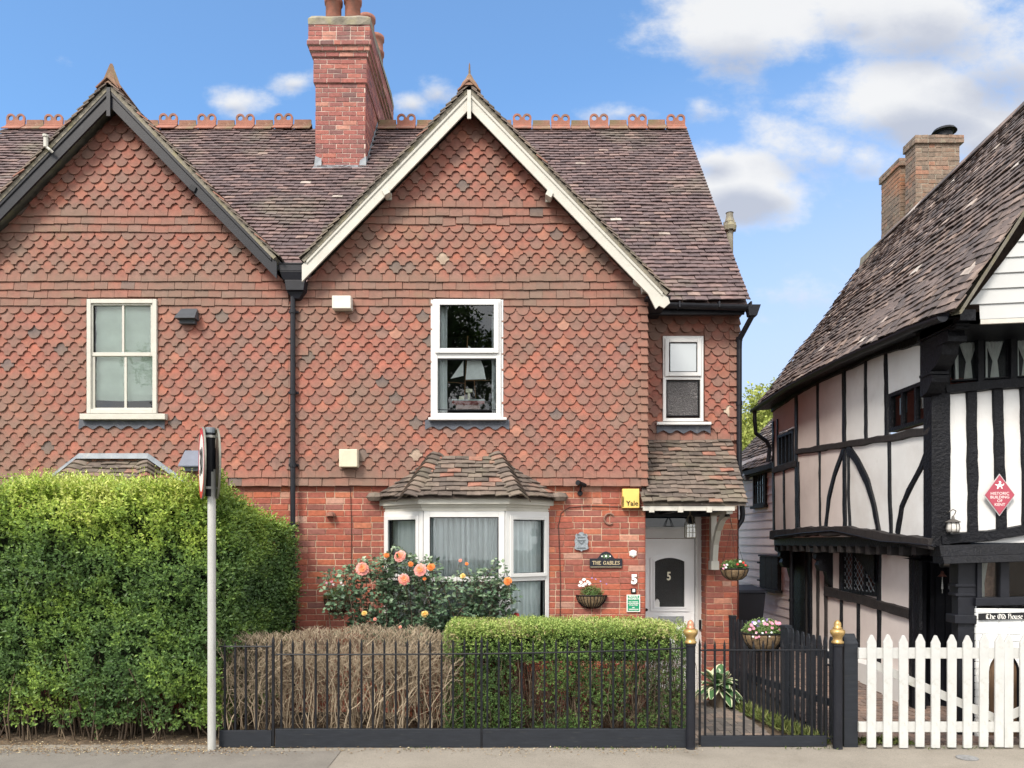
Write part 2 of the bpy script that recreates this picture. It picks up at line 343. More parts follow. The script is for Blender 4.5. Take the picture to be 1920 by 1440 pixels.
# ------------------------------------------------------------------ masonry, tiles, windows
def clip_iv(a, b, holes):       # interval minus hole intervals
    iv = [(a, b)]
    for h0, h1 in holes:
        iv = [q for (p, r) in iv for q in ((p, min(r, h0)), (max(p, h1), r)) if q[1] - q[0] > .012]
    return iv
def bricks(mb, o, u, v, n, L, Ht, holes=(), course=.075, bl=.225, bond='flemish', seed=0, limit=None, jit=1.0):
    o = Vector(o); u = Vector(u); v = Vector(v); n = Vector(n); rn = random.Random(seed)
    k = 0; z = 0
    while z < Ht - .02:
        z1 = min(z + course - .009, Ht); hs = [(h[0], h[1]) for h in holes if h[2] < z + course * .6 and h[3] > z + course * .3]
        x = -rn.uniform(0, .02) - (bl / 2 if k % 2 else 0); i = k % 2
        lo, hi = (0, L) if limit is None else limit(z + course / 2)
        while x < L:
            w = bl if bond == 'stretcher' or (i % 2 == 0) else bl / 2
            if bond == 'mixed': w = bl if rn.random() < .72 else bl / 2
            for a, b in clip_iv(max(x, lo), min(x + w - .009, hi), hs):
                if b - a < .015: continue
                t = rn.random(); g = rn.random(); ou = .006 + rn.uniform(-.0015, .0025) * jit; j = lambda: rn.uniform(-.0022, .0022) * jit
                c = [(a + j(), z + j()), (b + j(), z + j()), (b + j(), z1 + j()), (a + j(), z1 + j())]; s = [(.004, .004), (-.004, .004), (-.004, -.004), (.004, -.004)]
                vs = [o + u * p + v * q for p, q in c] + [o + u * p + v * q + n * (ou - .003) for p, q in c] + [o + u * (p + e) + v * (q + f_) + n * ou for (p, q), (e, f_) in zip(c, s)]
                fs = [(i_, (i_ + 1) % 4, 4 + (i_ + 1) % 4, 4 + i_) for i_ in range(4)] + [(4 + i_, 4 + (i_ + 1) % 4, 8 + (i_ + 1) % 4, 8 + i_) for i_ in range(4)] + [(8, 9, 10, 11)]
                mb.add(vs, fs, tint=(t, g, 0))
            x += w; i += 1
        z += course; k += 1
def sheet(mb, o, u, v, L, Ht, holes=(), mi=0, poly=None):   # flat wall with rectangular openings
    o = Vector(o); u = Vector(u); v = Vector(v)
    xs = sorted({0, L, *[min(max(h[i], 0), L) for h in holes for i in (0, 1)]}); zs = sorted({0, Ht, *[min(max(h[i], 0), Ht) for h in holes for i in (2, 3)]})
    for a, b in zip(xs, xs[1:]):
        for c, d in zip(zs, zs[1:]):
            mx, mz = (a + b) / 2, (c + d) / 2
            if any(h[0] < mx < h[1] and h[2] < mz < h[3] for h in holes): continue
            mb.quad(o + u * a + v * c, o + u * b + v * c, o + u * b + v * d, o + u * a + v * d, mi=mi)
TH = .0145
def outline(kind, w, g):
    h = w / 2; L = g * 1.62
    if kind == 'U':
        pts = [(-h, L), (-h, g * .62), (-h * .86, g * .58)]
        pts += [(h * .86 * math.sin(t), g * .58 - g * .58 * math.cos(t) * 1.0) for t in [R(a) for a in (-80, -60, -40, -20, 0, 20, 40, 60, 80)]]
        return pts + [(h * .86, g * .58), (h, g * .62), (h, L)]
    if kind == 'T':
        r = g * .56; e = h * .36; pts = [(-h, L), (-h, r)]
        pts += [(-h + (h - e) * math.sin(R(a)), r * math.cos(R(a))) for a in (18, 36, 54, 72)] + [(-e, 0), (e, 0)]
        pts += [(h - (h - e) * math.sin(R(a)), r * math.cos(R(a))) for a in (72, 54, 36, 18)] + [(h, r), (h, L)]
        return pts
    return [(-h, L), (-h, 0), (h, 0), (h, L)]
def hung_tiles(mb, rows, y0, x0, x1, lim=None, holes=(), pitch=.163, seed=0, flip=1):
    """rows: list of (z_bottom, kind, gauge); wall faces -Y at y0"""
    rn = random.Random(seed)
    for k, (zb, kind, g) in enumerate(rows):
        off = (k % 2) * pitch / 2; n = int((x1 - x0) / pitch) + 3; sag = rn.uniform(-.003, .003)
        for i in range(-1, n):
            kd = kind
            if kind != 'P' and rn.random() < .008: kd = rn.choice('UTP')
            w = pitch - rn.uniform(.002, .006); xc = x0 + off + i * pitch + rn.uniform(-.003, .003)
            if xc + w / 2 < x0 or xc - w / 2 > x1: continue
            dz = sag + rn.uniform(-.004, .004) + .004 * math.sin(xc * 2.1 + k); rot = rn.gauss(0, .018); ph = rn.uniform(-.002, .003)
            if rn.random() < .012: dz -= rn.uniform(.008, .02); rot += rn.uniform(-.08, .08)
            if kind == 'P' and rn.random() < .25: dz -= rn.uniform(0, .008)
            pts = outline(kd, w, g); q = []
            zm = zb + g * .6; la, lb = (x0, x1)
            hx = [h for h in holes if h[2] < zm < h[3] or h[2] < zb + g * .3 < h[3]]
            skip = False; cl = []
            for h in hx:
                if h[0] <= xc - w * .42 and xc + w * .42 <= h[1]: skip = True
                elif xc - w / 2 < h[1] and xc + w / 2 > h[0]: cl.append((None, h[0]) if xc < (h[0] + h[1]) / 2 else (h[1], None))
            if skip: continue
            cr, sr = math.cos(rot), math.sin(rot)
            for x, z in pts:
                X = xc + x * cr - z * sr; Z = zb + dz + z * cr + x * sr
                a, b = (la, lb) if lim is None else lim(Z)
                a = max(a, la); b = min(b, lb)
                for c0, c1 in cl:
                    if c0 is not None: a = max(a, c0)
                    if c1 is not None: b = min(b, c1)
                X = min(max(X, a), b); q.append((X, Z, z))
            if max(p[0] for p in q) - min(p[0] for p in q) < .02: continue
            t = rn.random() if rn.random() > .004 else rn.choice((.0, .004, .997)); gv = rn.random()
            L = g * 1.62; m = len(q)
            yo = lambda z: y0 - (.037 - .029 * z / L) - ph
            if kind == 'P': t = t * .8
            fr = [(X, yo(z), Z) for X, Z, z in q]; bk = [(X, yo(z) + TH, Z) for X, Z, z in q]
            mb.add(fr + bk, [tuple(range(m))] + [(i_, i_ + m, i_ + m + 1, i_ + 1) for i_ in range(m - 1)], tints=[(t, gv, min(1, z / g)) for _, _, z in q] * 2)
def roof_tiles(mb, o, u, v, n, nrows, g, lim, pitch=.163, seed=0, wav=.012, rough=1.0, length=1.6, lift=.034, cut=None):
    """plain tiles: o eave origin, u along, v up the slope, n outward; lim(s)-> (u0,u1) at slope distance s"""
    o = Vector(o); u = Vector(u).normalized(); v = Vector(v).normalized(); n = Vector(n).normalized(); rn = random.Random(seed)
    for k in range(nrows):
        s = k * g; a, b = lim(s + g * .5)
        if b - a < .03: continue
        i0 = int(math.floor(a / pitch)) - 1; i1 = int(b / pitch) + 2
        for i in range(i0, i1):
            c0 = i * pitch + (k % 2) * pitch / 2 + rn.uniform(-.004, .004); x0 = max(c0, a); x1 = min(c0 + pitch - .004, b)
            if x1 - x0 < .025: continue
            q = o + u * c0 + v * s; wv = mnoise.noise(q * .9) * wav * 1.6 + mnoise.noise(q * 3.3 + Vector((5, 5, 5))) * wav * .6
            ds = (mnoise.noise(q * 1.7 + Vector((k * .7, 0, 3))) * .010 + rn.uniform(-.005, .005)) * rough; lf = rn.uniform(-.003, .006) * rough; sk = rn.uniform(-.006, .006) * rough
            if rn.random() < .012 * rough: ds -= rn.uniform(.01, .03); sk *= 2
            L = g * length; t = rn.random(); gv = rn.random()
            if cut and cut(o + u * ((x0 + x1) / 2) + v * s): continue
            lo0 = n * (wv + lift + lf); lo1 = n * (wv + lift + lf + rn.uniform(-.003, .003) * rough); hi = n * (wv + .006)
            A = o + u * x0 + v * (s + ds + sk) + lo0; B = o + u * x1 + v * (s + ds - sk) + lo1; Cc = o + u * x1 + v * (s + L) + hi; D = o + u * x0 + v * (s + L) + hi
            m1 = (A + B) / 2 + n * .004; th = n * TH
            vs = [A, m1, B, Cc, D, A - th, m1 - th, B - th, Cc - th, D - th]
            mb.add(vs, [(0, 1, 2, 3, 4), (0, 5, 6, 1), (1, 6, 7, 2), (2, 7, 8, 3), (4, 9, 5, 0)], tint=(t, gv, 0))

def panel(o, u, n, w, h, t, dep, mb):      # rectangular frame w x h, member width t (l,r,b,t), depth dep outward from o
    o = Vector(o); u = Vector(u); n = Vector(n); z = Vector((0, 0, 1)); l, r, b, tp = (t,) * 4 if not isinstance(t, tuple) else t
    mb.obox(o, u * l, z * h, n * dep); mb.obox(o + u * (w - r), u * r, z * h, n * dep)
    mb.obox(o + u * l, u * (w - l - r), z * b, n * dep); mb.obox(o + u * l + z * (h - tp), u * (w - l - r), z * tp, n * dep)
def pane(o, u, n, w, h, dep, name, m, parent):
    mb = MB(); o = Vector(o) + Vector(n) * dep; u = Vector(u); z = Vector((0, 0, 1)); mb.quad(o, o + u * w, o + u * w + z * h, o + z * h); return build(mb, name, m, parent)
def curtain(x0, x1, y, z0, z1, parent, m, folds=9, amp=.018, name='curtain', u=Vector((1, 0, 0)), n=Vector((0, -1, 0)), o=None, seed=0):
    mb = MB(); rn = random.Random(seed); N = max(24, int((x1 - x0) * 130)); M_ = 6; o = Vector((0, y, 0)) if o is None else Vector(o); vs = []
    for j in range(M_ + 1):
        for i in range(N + 1):
            a = i / N; x = x0 + (x1 - x0) * a; ph = a * folds * 6.283
            d = amp * (math.sin(ph + .5 * math.sin(ph * .37 + seed) + .15 * j) + .4 * math.sin(ph * 2.3 + seed * 2 + .3 * j))
            vs.append(o + u * x + n * d + Vector((0, 0, z0 + (z1 - z0) * j / M_)))
    mb.add(vs, [(j * (N + 1) + i, j * (N + 1) + i + 1, (j + 1) * (N + 1) + i + 1, (j + 1) * (N + 1) + i) for j in range(M_) for i in range(N)])
    return build(mb, name, m, parent, smooth=True)
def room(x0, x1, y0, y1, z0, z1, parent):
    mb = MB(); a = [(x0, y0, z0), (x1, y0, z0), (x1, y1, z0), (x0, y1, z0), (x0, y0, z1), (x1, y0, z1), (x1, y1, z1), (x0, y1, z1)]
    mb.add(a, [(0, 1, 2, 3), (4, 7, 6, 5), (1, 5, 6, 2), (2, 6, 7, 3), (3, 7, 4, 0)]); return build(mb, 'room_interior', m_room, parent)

# ------------------------------------------------------------------ the pair of gabled houses
DT, DW, DR = 9.03, 9.06, 9.70      # tile backing, brick face, set-back bay
PX = -2.72                          # party line (the black downpipe)
SM = 1.033                          # gable pitch
MG_E = (9.42, H + 3.05); MG_R = (12.9, H + 7.2)
vm = Vector((0, MG_R[0] - MG_E[0], MG_R[1] - MG_E[1])); MLEN = vm.length; vm.normalize(); nm = Vector((0, -vm.z, vm.y)); mslope = vm.z / vm.y
def mroof_y(z): return MG_E[0] + (z - MG_E[1]) / mslope

house = thing('semi_detached_house', 'red brick house with white bargeboards, fish-scale tiles and a bay window, at the centre', 'house', (-.5, 9.5, 0), 'the pair of tile-hung gabled houses')
house2 = thing('semi_detached_house', 'left gabled house with black bargeboards, mostly behind the tall green hedge', 'house', (-4.8, 9.5, 0), 'the pair of tile-hung gabled houses')




GA = 15.35 / (F / 9.0)              # vertical gauge in metres
z_low = ZP(911, 9.0)
seqR = 'PPTTTTTTUUUUUUTTTTUUUUPPPPTTTUUUPPPTTTTTTTTTTTTTTT'
seqL = 'PPTTTTTTUUUUUUTTTTUUUUPPPPTTTUUPPPTTUUUUUUUUUUUUU'
def rows_for(seq, g=GA, z0=z_low): return [(z0 + i * g, k, g) for i, k in enumerate(seq)]

# --- window openings of the right-hand house, as x0,x1,z0,z1 on the wall
wU = (XP(812, 9.0), XP(939, 9.0), ZP(784, 9.0), ZP(560, 9.0))
wL = (XP(163, 9.0), XP(294, 9.0), ZP(777, 9.0), ZP(560, 9.0))
AP_R = (-.509, H + 5.373); AP_L = (-4.787, H + 5.404)
def gl(ap, dz=-.16):
    return lambda z: (ap[0] - max(0, (ap[1] + dz - z)) / SM, ap[0] + max(0, (ap[1] + dz - z)) / SM)
XR = XP(1211, 9.0)
wallholes = lambda w: [(w[0] - .01, w[1] + .01, w[2] - .11, w[3] + .015)]
def facade(hs, ap, x0, x1, w, seq, seed):
    mb = MB()
    hung_tiles(mb, rows_for(seq), DT, x0, x1, gl(ap), wallholes(w), seed=seed)
    build(mb, 'tile_hanging', m_tile, hs)
    # backing wall behind the tiles, with the window opening
    mb = MB(); zt = ap[1] - .16
    zk = zt - (min(x1 - ap[0], ap[0] - x0)) * SM
    hole = [(w[0] + .03 - x0, w[1] - .03 - x0, w[2] + .02 - z_low, w[3] - .02 - z_low)]
    sheet(mb, (x0, DT, z_low), (1, 0, 0), (0, 0, 1), x1 - x0, zk - z_low, hole)
    mb.add([(x0, DT, zk), (x1, DT, zk), (min(x1, ap[0] + (zt - zk) / SM), DT, zk), (ap[0], DT, zt), (max(x0, ap[0] - (zt - zk) / SM), DT, zk)], [(0, 1, 2, 3, 4)])
    build(mb, 'upper_wall', m_tile, hs)
facade(house, AP_R, PX, XR, wU, seqR, 3)
facade(house2, AP_L, -7.12, PX, wL, seqL, 5)
# corner tiles down the right edge of the main wall
mb = MB(); rn = random.Random(4)
for k in range(24):
    z = z_low + k * GA; w = .10 if k % 2 else .06; j = rn.uniform(-.006, .008)
    mb.hexa([(XR - w, DT - .05, z), (XR + .012 + j, DT - .048, z - .004), (XR + .012 + j, DT - .03, z - .004), (XR - w, DT - .03, z), (XR - w, DT - .02, z + GA * 1.3), (XR + j, DT - .02, z + GA * 1.3), (XR + j, DT - .01, z + GA * 1.3), (XR - w, DT - .01, z + GA * 1.3)], tint=(rn.uniform(.6, .95), rn.random(), 0))
    mb.hexa([(XR - .01, DT - .045, z), (XR + .03, DT - .045, z), (XR + .03, DT + .12, z), (XR - .01, DT + .12, z), (XR - .01, DT - .02, z + GA * 1.3), (XR + .01, DT - .02, z + GA * 1.3), (XR + .01, DT + .12, z + GA * 1.3), (XR - .01, DT + .12, z + GA * 1.3)], tint=(rn.uniform(.3, .9), rn.random(), 0))
build(mb, 'corner_tiles', m_tile, house)
# return wall and set-back bay above the porch
XB = XP(1385, DR)
zb0 = ZP(826, DR); zb1 = MG_E[1] + .1
wS = (XP(1243, DR), XP(1319, DR), ZP(792, DR), ZP(630, DR))
mb = MB(); gb = 14.4 / (F / DR)
rowsb = [(ZP(826, DR) + i * gb, k, gb) for i, k in enumerate('PTTTTTTUUUUUUUUUPPP')]
hung_tiles(mb, rowsb, DR, XR, XB, None, [(wS[0] - .01, wS[1] + .01, wS[2] - .11, wS[3] + .01)], seed=9)
rn = random.Random(6)
for k in range(18):
    z = zb0 + k * gb; w = .13 if k % 2 else .07
    mb.hexa([(XB - w, DR - .052, z), (XB + .015, DR - .052, z), (XB + .015, DR + .1, z), (XB - w, DR - .03, z), (XB - w, DR - .02, z + gb * 1.3), (XB - .005, DR - .02, z + gb * 1.3), (XB - .005, DR + .1, z + gb * 1.3), (XB - w, DR - .01, z + gb * 1.3)], tint=(rn.uniform(.3, .9), rn.random(), 0))
build(mb, 'bay_tile_hanging', m_tile, house)
mb = MB(); sheet(mb, (XR, DR, zb0 - .6), (1, 0, 0), (0, 0, 1), XB - XR, zb1 - zb0 + .6, [(wS[0] + .02 - XR, wS[1] - .02 - XR, wS[2] + .02 - zb0 + .6, wS[3] - .02 - zb0 + .6)])
mb.quad((XR, DT, 0), (XR, DR, 0), (XR, DR, MG_E[1]), (XR, DT, MG_E[1]), mi=1)
mb.quad((XB, DR, 0), (XB, 15.9, 0), (XB, 15.9, MG_E[1]), (XB, DR, MG_E[1]), mi=1)
mb.quad((XB, 15.9, 0), (PX, 15.9, 0), (PX, 15.9, MG_E[1]), (XB, 15.9, MG_E[1]), mi=1)
mb.add([(XB, DR, MG_E[1] - .1), (XB, 15.9, MG_E[1] - .1), (XB, MG_R[0], MG_R[1] - .1)], [(0, 1, 2)], mi=1)
build(mb, 'side_wall', [m_tile, m_brick], house)

# --- brick ground floor
bayx = (XP(724, DW), XP(1026, DW)); pil = (XP(1325, DR), XP(1382, DR))
zbt = z_low + .02
mb = MB(); mo = MB(); bh = [(bayx[0] - PX, bayx[1] - PX, -.1, ZP(945, DW))]
bricks(mb, (PX, DW, 0), (1, 0, 0), (0, 0, 1), (0, -1, 0), XR - PX, zbt + .06, bh, seed=2, bond='mixed')
bricks(mb, (XR, DW, 0), (0, 1, 0), (0, 0, 1), (1, 0, 0), DR - DW + .3, zbt, seed=8)
sheet(mo, (PX, DW, 0), (1, 0, 0), (0, 0, 1), XR - PX, zbt + .06, bh); mo.quad((XR, DW, 0), (XR, 10.05, 0), (XR, 10.05, zbt), (XR, DW, zbt))
# pier right of the door
zpt = ZP(955, DR)
bricks(mb, (pil[0], DR, 0), (1, 0, 0), (0, 0, 1), (0, -1, 0), pil[1] - pil[0], zpt, seed=12, bl=.228, bond='mixed')
bricks(mb, (pil[0], 9.98, 0), (0, -1, 0), (0, 0, 1), (-1, 0, 0), .27, zpt, seed=13)
bricks(mb, (pil[1], DR, 0), (0, 1, 0), (0, 0, 1), (1, 0, 0), 3, zpt, seed=14)
mo.box(pil[0], pil[1], DR, 12.7, 0, zpt + .3)
build(mb, 'brick_wall', m_brick, house); build(mo, 'mortar_joints', m_mortar, house)
mb = MB(); mo = MB(); bx2 = (-5.0, -3.05)
bx2 = (bayx[0] - 4.23 + .75, bayx[1] - 4.23 + .75)
bx2 = (-4.84 - .997, -4.84 + .997)
bricks(mb, (-7.1, DW, 0), (1, 0, 0), (0, 0, 1), (0, -1, 0), PX + 7.1, zbt + .06, [(bx2[0] + 7.1, bx2[1] + 7.1, -.1, ZP(950, DW))], seed=22, bond='mixed')
sheet(mo, (-7.1, DW, 0), (1, 0, 0), (0, 0, 1), PX + 7.1, zbt + .06, [(bx2[0] + 7.1, bx2[1] + 7.1, -.1, ZP(950, DW))])
mo.quad((-7.1, 15.9, 0), (-7.1, DT, 0), (-7.1, DT, 5), (-7.1, 15.9, 5))
build(mb, 'brick_wall', m_brick, house2); build(mo, 'mortar_joints', m_mortar, house2)

mb = MB(); hung_tiles(mb, [(ZP(826, DR) - 3 * gb + i * gb, k, gb) for i, k in enumerate('PPPPTTTTTTUUUUUUUUUPPPP')], DR, -8.55, -7.12, None, [], seed=19); build(mb, 'bay_tile_hanging', m_tile, house2)
mb = MB(); sheet(mb, (-8.55, DR, 0), (1, 0, 0), (0, 0, 1), 1.45, MG_E[1]); mb.quad((-8.55, 15.9, 0), (-8.55, DR, 0), (-8.55, DR, MG_E[1]), (-8.55, 15.9, MG_E[1])); mb.add([(-8.55, DR, MG_E[1] - .1), (-8.55, 15.9, MG_E[1] - .1), (-8.55, MG_R[0], MG_R[1] - .1)], [(0, 1, 2)]); build(mb, 'side_wall', m_brick, house2)
# --- main roof: right part belongs to the right house, left part to the other
def mlim(x0, x1): return lambda s: (x0, x1)
CHX = (XP(592, 11.9), XP(685, 11.9)); CHY = (11.9, 14.05)
def in_gable(q):        # roof area hidden under the two gable roofs
    for ap in (AP_R, AP_L):
        if q.z < ap[1] + .02 - abs(q.x - ap[0]) * SM - .10 and q.y > 9.3: return True
    return CHX[0] - .02 < q.x < CHX[1] + .02 and q.y > CHY[0] + .02
nr = int(MLEN / .0985)
XV = 3.03; XVL = -8.86
mb = MB(); roof_tiles(mb, (PX, MG_E[0], MG_E[1]), (1, 0, 0), vm, nm, nr, .0985, mlim(0, XV - PX), seed=31, cut=in_gable)
build(mb, 'main_roof_tiles', m_roof, house)
mb = MB(); roof_tiles(mb, (PX, MG_E[0], MG_E[1]), (1, 0, 0), vm, nm, nr, .0985, mlim(XVL - PX, 0), seed=33, cut=in_gable)
build(mb, 'main_roof_tiles', m_roof, house2)
for hs, a, b in ((house, PX, XV - .02), (house2, XVL + .02, PX)):
    mb = MB(); e = Vector((0, MG_E[0] + .02, MG_E[1] + .0)) - nm * .02; r_ = Vector((0, MG_R[0], MG_R[1] - .02)) - nm * 0
    mb.hexa([(a, e.y, e.z - .02), (b, e.y, e.z - .02), (b, MG_R[0], MG_R[1] - .05), (a, MG_R[0], MG_R[1] - .05), (a, e.y, e.z - .005), (b, e.y, e.z - .005), (b, MG_R[0], MG_R[1] - .03), (a, MG_R[0], MG_R[1] - .03)])
    mb.quad((a, MG_R[0], MG_R[1] - .03), (b, MG_R[0], MG_R[1] - .03), (b, 16.4, MG_E[1]), (a, 16.4, MG_E[1]))
    build(mb, 'roof_deck', m_roof, hs)
# ridge tiles
def ridge_half(mb, x, w, z, y, mi=0):
    for s in (-1, 1):
        a = Vector((x - w / 2, y, z + .055)); d = Vector((0, s * .15, -.13))
        mb.obox(a, (w, 0, 0), d, Vector((0, s * .008, .012)), tint=(.5, .5, 0))
    mb.tube([(x - w / 2, y, z + .06), (x + w / 2, y, z + .06)], .026, 8)
zr = MG_R[1] - .01; yr = MG_R[0]
def ring(mb, cx, cz, ro, ri, y, t, a0=-50, a1=230, seg=18):
    vs = []
    for i in range(seg + 1):
        a = R(a0 + (a1 - a0) * i / seg)
        for rr, yy in ((ro, -t), (ri, -t), (ri, t), (ro, t)): vs.append((cx + rr * math.cos(a), y + yy, cz + rr * math.sin(a)))
    mb.add(vs, [(i * 4 + j, i * 4 + (j + 1) % 4, i * 4 + 4 + (j + 1) % 4, i * 4 + 4 + j) for i in range(seg) for j in range(4)])
def crest(hs):
    mb = MB(); ridge_half(mb, 0, .325, zr, yr); y = yr; mb.box(-.160, .160, y - .014, y + .014, zr + .03, zr + .125)
    for s in (-1, 1):
        ring(mb, s * .085, zr + .185, .078, .044, y, .014, 0, 360, 22)
        mb.box(s * .085 - .078, s * .085 - .045, y - .0135, y + .0135, zr + .124, zr + .19)
        mb.box(s * .085 + .045, s * .085 + .078, y - .0135, y + .0135, zr + .124, zr + .19)
    mb.box(-.045, .045, y - .0138, y + .0138, zr + .12, zr + .20)
    for s in (-1, 1): mb.prism((s * .085, y + .0137, zr + .125), (1, 0, 0), (0, 0, 1), (0, -1, 0), [(-.05, 0), (.05, 0), (.05, .03), (.02, .018), (-.02, .018), (-.05, .03)], .0274)
    return mb
def place_ridge(hs, pxs, mk, name, m, dz=0):
    o = None
    for px in pxs:
        x = XP(px, yr)
        if o is None:
            b = mk(hs); b.v = [(v[0] + x, v[1], v[2]) for v in b.v]; o = build(b, name, m, hs); x0 = x
        else: inst(o, (x - x0, 0, random.uniform(-.008, .008)))
def plainr(hs):
    mb = MB(); ridge_half(mb, 0, .315, zr - .005, yr); mb.prism((0, yr + .011, zr + .03), (1, 0, 0), (0, 0, 1), (0, -1, 0), [(-.15, 0), (.15, 0), (.146, .125), (-.146, .125)], .022); return mb
place_ridge(house, [762, 834, 907, 979, 1051, 1123, 1195, 1267], crest, 'crested_ridge_tile', m_terra)
place_ridge(house, [727, 798, 870, 943, 1015, 1087, 1159, 1231], plainr, 'ridge_tile', m_terrad)
place_ridge(house2, [30, 101, 173, 245, 316, 388, 460, 532], crest, 'crested_ridge_tile', m_terra)
place_ridge(house2, [66, 137, 209, 281, 352, 424, 496, 568], plainr, 'ridge_tile', m_terrad)

# --- gable roofs and bargeboards
def gable(hs, ap, xl, xr, board, seed, footr=True):
    y0 = 8.80; zt = ap[1] + .03
    mb = MB(); mdk = MB()
    for s in (-1, 1):
        ext = (xr - ap[0]) if s > 0 else (ap[0] - xl); n = Vector((s * SM, 0, 1)).normalized(); v = Vector((-s, 0, SM)).normalized(); SL = ext * math.hypot(1, SM)
        o = Vector((ap[0] + s * ext, y0 - .05, zt - ext * SM))
        def lim(t, o=o, v=v):
            z = o.z + v.z * t + .02; return (0, mroof_y(z) - o.y + .05)
        roof_tiles(mb, o, (0, 1, 0), v, n, int(SL / .1), .1, lim, seed=seed + s, wav=.008)
        # boarding and mortar fillet under the verge
        a = Vector((ap[0], y0 - .02, zt + .0)); b = Vector((ap[0] + s * ext, y0 - .02, zt - ext * SM)); yb = mroof_y(b.z); ya = mroof_y(a.z)
        mdk.add([a, b, (b.x, max(yb, 9.1), b.z), (a.x, ya, a.z), a - n * .045, b - n * .045, Vector((b.x, max(yb, 9.1), b.z)) - n * .045, Vector((a.x, ya, a.z)) - n * .045], [(0, 1, 2, 3), (4, 7, 6, 5), (0, 4, 5, 1), (1, 5, 6, 2)])
    build(mb, 'gable_roof_tiles', m_moss, hs); build(mdk, 'verge_undercloak', m_cement, hs)
    for s in (-1, 1):
        ext = (xr - ap[0]) if s > 0 else (ap[0] - xl); n = Vector((s * SM, 0, 1)).normalized(); v = Vector((-s, 0, SM)).normalized()
        mb = MB(); W_ = .138; L0 = ext
        A = Vector((ap[0], y0, ap[1] - .03)); B = Vector((ap[0] + s * L0, y0, ap[1] - .03 - L0 * SM)); low = Vector((0, 0, -W_ * math.hypot(1, SM)))
        mid = A.lerp(B, .5)
        if s > 0 and footr:     # shaped foot of the board
            e = B; pts = [A, B, B + Vector((.02, 0, -.06)), B + Vector((-.05, 0, -.12)), B + Vector((-.11, 0, -.09)), B + Vector((-.15, 0, -.13)), B + Vector((-.24, 0, low.z + .24 * SM + .0)), A + low]
        else: pts = [A, B, B + low * .98, A + low]
        m_ = len(pts); bk = [p + Vector((0, .028, 0)) for p in pts]
        mb.add(pts + bk, [tuple(range(m_)), tuple(reversed(range(m_, 2 * m_)))] + [(i, i + m_, (i + 1) % m_ + m_, (i + 1) % m_) for i in range(m_)])
        # raised moulding along the top edge
        Bm = A.lerp(B, .97); mb.add([A + Vector((0, -.014, 0)), Bm + Vector((0, -.014, 0)), Bm + Vector((0, -.014, -.045)), A + Vector((0, -.014, -.045)), A + Vector((0, -.002, 0)), Bm + Vector((0, -.002, 0)), Bm + Vector((0, -.002, -.058)), A + Vector((0, -.002, -.058))], [(0, 1, 2, 3), (3, 2, 6, 7), (0, 4, 5, 1), (1, 5, 6, 2)])
        build(mb, 'bargeboard', board, hs)
    mb = MB(); mb.box(ap[0] - .022, ap[0] + .022, y0 - .03, y0 - .015, ap[1] - .36, ap[1] - .02); build(mb, 'apex_block', board, hs)
    # ridge of the gable roof with the soffit behind the boards
    mb = MB(); yE = mroof_y(zt)
    for s in (-1, 1): mb.obox(Vector((ap[0], y0 - .06, zt + .05)), (0, yE - y0 + .1, 0), Vector((s * .13, 0, -.125)), Vector((s * .008, 0, .012)))
    build(mb, 'gable_ridge', m_terrad, hs)
gable(house, AP_R, -2.50, 1.86, m_wood_w, 40)
gable(house2, AP_L, -7.14, -2.80, m_black, 44, footr=False)
# finials
mb = MB(); a = Vector((AP_R[0], 8.86, AP_R[1])); mb.lathe(a + Vector((0, 0, .0)), [(.13, .02), (.10, .09), (.055, .15), (.03, .20), (.014, .22), (.009, .33), (.002, .36)], 10); build(mb, 'roof_finial', m_terrad, house)
mb = MB(); a = Vector((AP_L[0], 8.86, AP_L[1]))
mb.add([a + Vector(p) for p in [(-.13, -.04, .0), (.13, -.04, .0), (.11, .5, .0), (-.11, .5, .0), (-.012, -.03, .30), (.016, -.03, .30), (.03, .12, .14), (-.03, .12, .14)]], [(0, 1, 5, 4), (1, 2, 6, 5), (2, 3, 7, 6), (3, 0, 4, 7), (4, 5, 6, 7)])
mb.lathe(a + Vector((0, 0, .0)), [(.12, .02), (.07, .1), (.035, .2), (.018, .28), (.004, .31)], 8); build(mb, 'roof_finial', m_terrad, house2)
# eaves corbel at the right foot of the gable, gutter, downpipes
mb = MB(); xk = XP(1200, 8.9)
mb.prism((xk - .07, DT - .04, ZP(545, 8.95)), (1, 0, 0), (0, 0, 1), (0, -1, 0), [(0, .10), (0, .14), (.09, .13), (.12, .06), (.22, .05), (.23, -.01), (.10, -.03), (.09, .05), (.03, .07)], .10)
build(mb, 'eaves_corbel', m_wood_w, house)
mb = MB(); mb.box(XR - .02, 1.9, 8.86, 9.75, MG_E[1] - .14, MG_E[1] - .11); mb.box(1.62, 3.0, 9.46, 9.72, MG_E[1] - .10, MG_E[1] - .07); build(mb, 'soffit', m_black, house)
mb = MB(); g0 = Vector((1.84, 9.37, MG_E[1] - .035)); g1 = Vector((3.09, 9.37, MG_E[1] - .075)); n_ = 8; vs = []
for p in (g0, g1):
    for i in range(n_ + 1):
        t = math.pi + math.pi * i / n_; vs.append(p + Vector((0, .06 * math.cos(t), .058 * math.sin(t))))
mb.add(vs, [(i, i + 1, n_ + 2 + i, n_ + 1 + i) for i in range(n_)] + [tuple(range(n_ + 1)), tuple(range(n_ + 1, 2 * n_ + 2))])
mb.obox(g0 + Vector((-.02, -.07, -.005)), (.10, 0, 0), (0, .14, 0), (0, 0, .10)); mb.box(1.7, 2.97, 9.45, 9.475, MG_E[1] - .15, MG_E[1] - .02)
for x in (2.1, 2.6, 3.0): mb.box(x, x + .02, 9.3, 9.44, MG_E[1] - .10, MG_E[1] - .03)
build(mb, 'gutter', m_black, house)
mb = MB(); xs = XP(1390, 9.55)
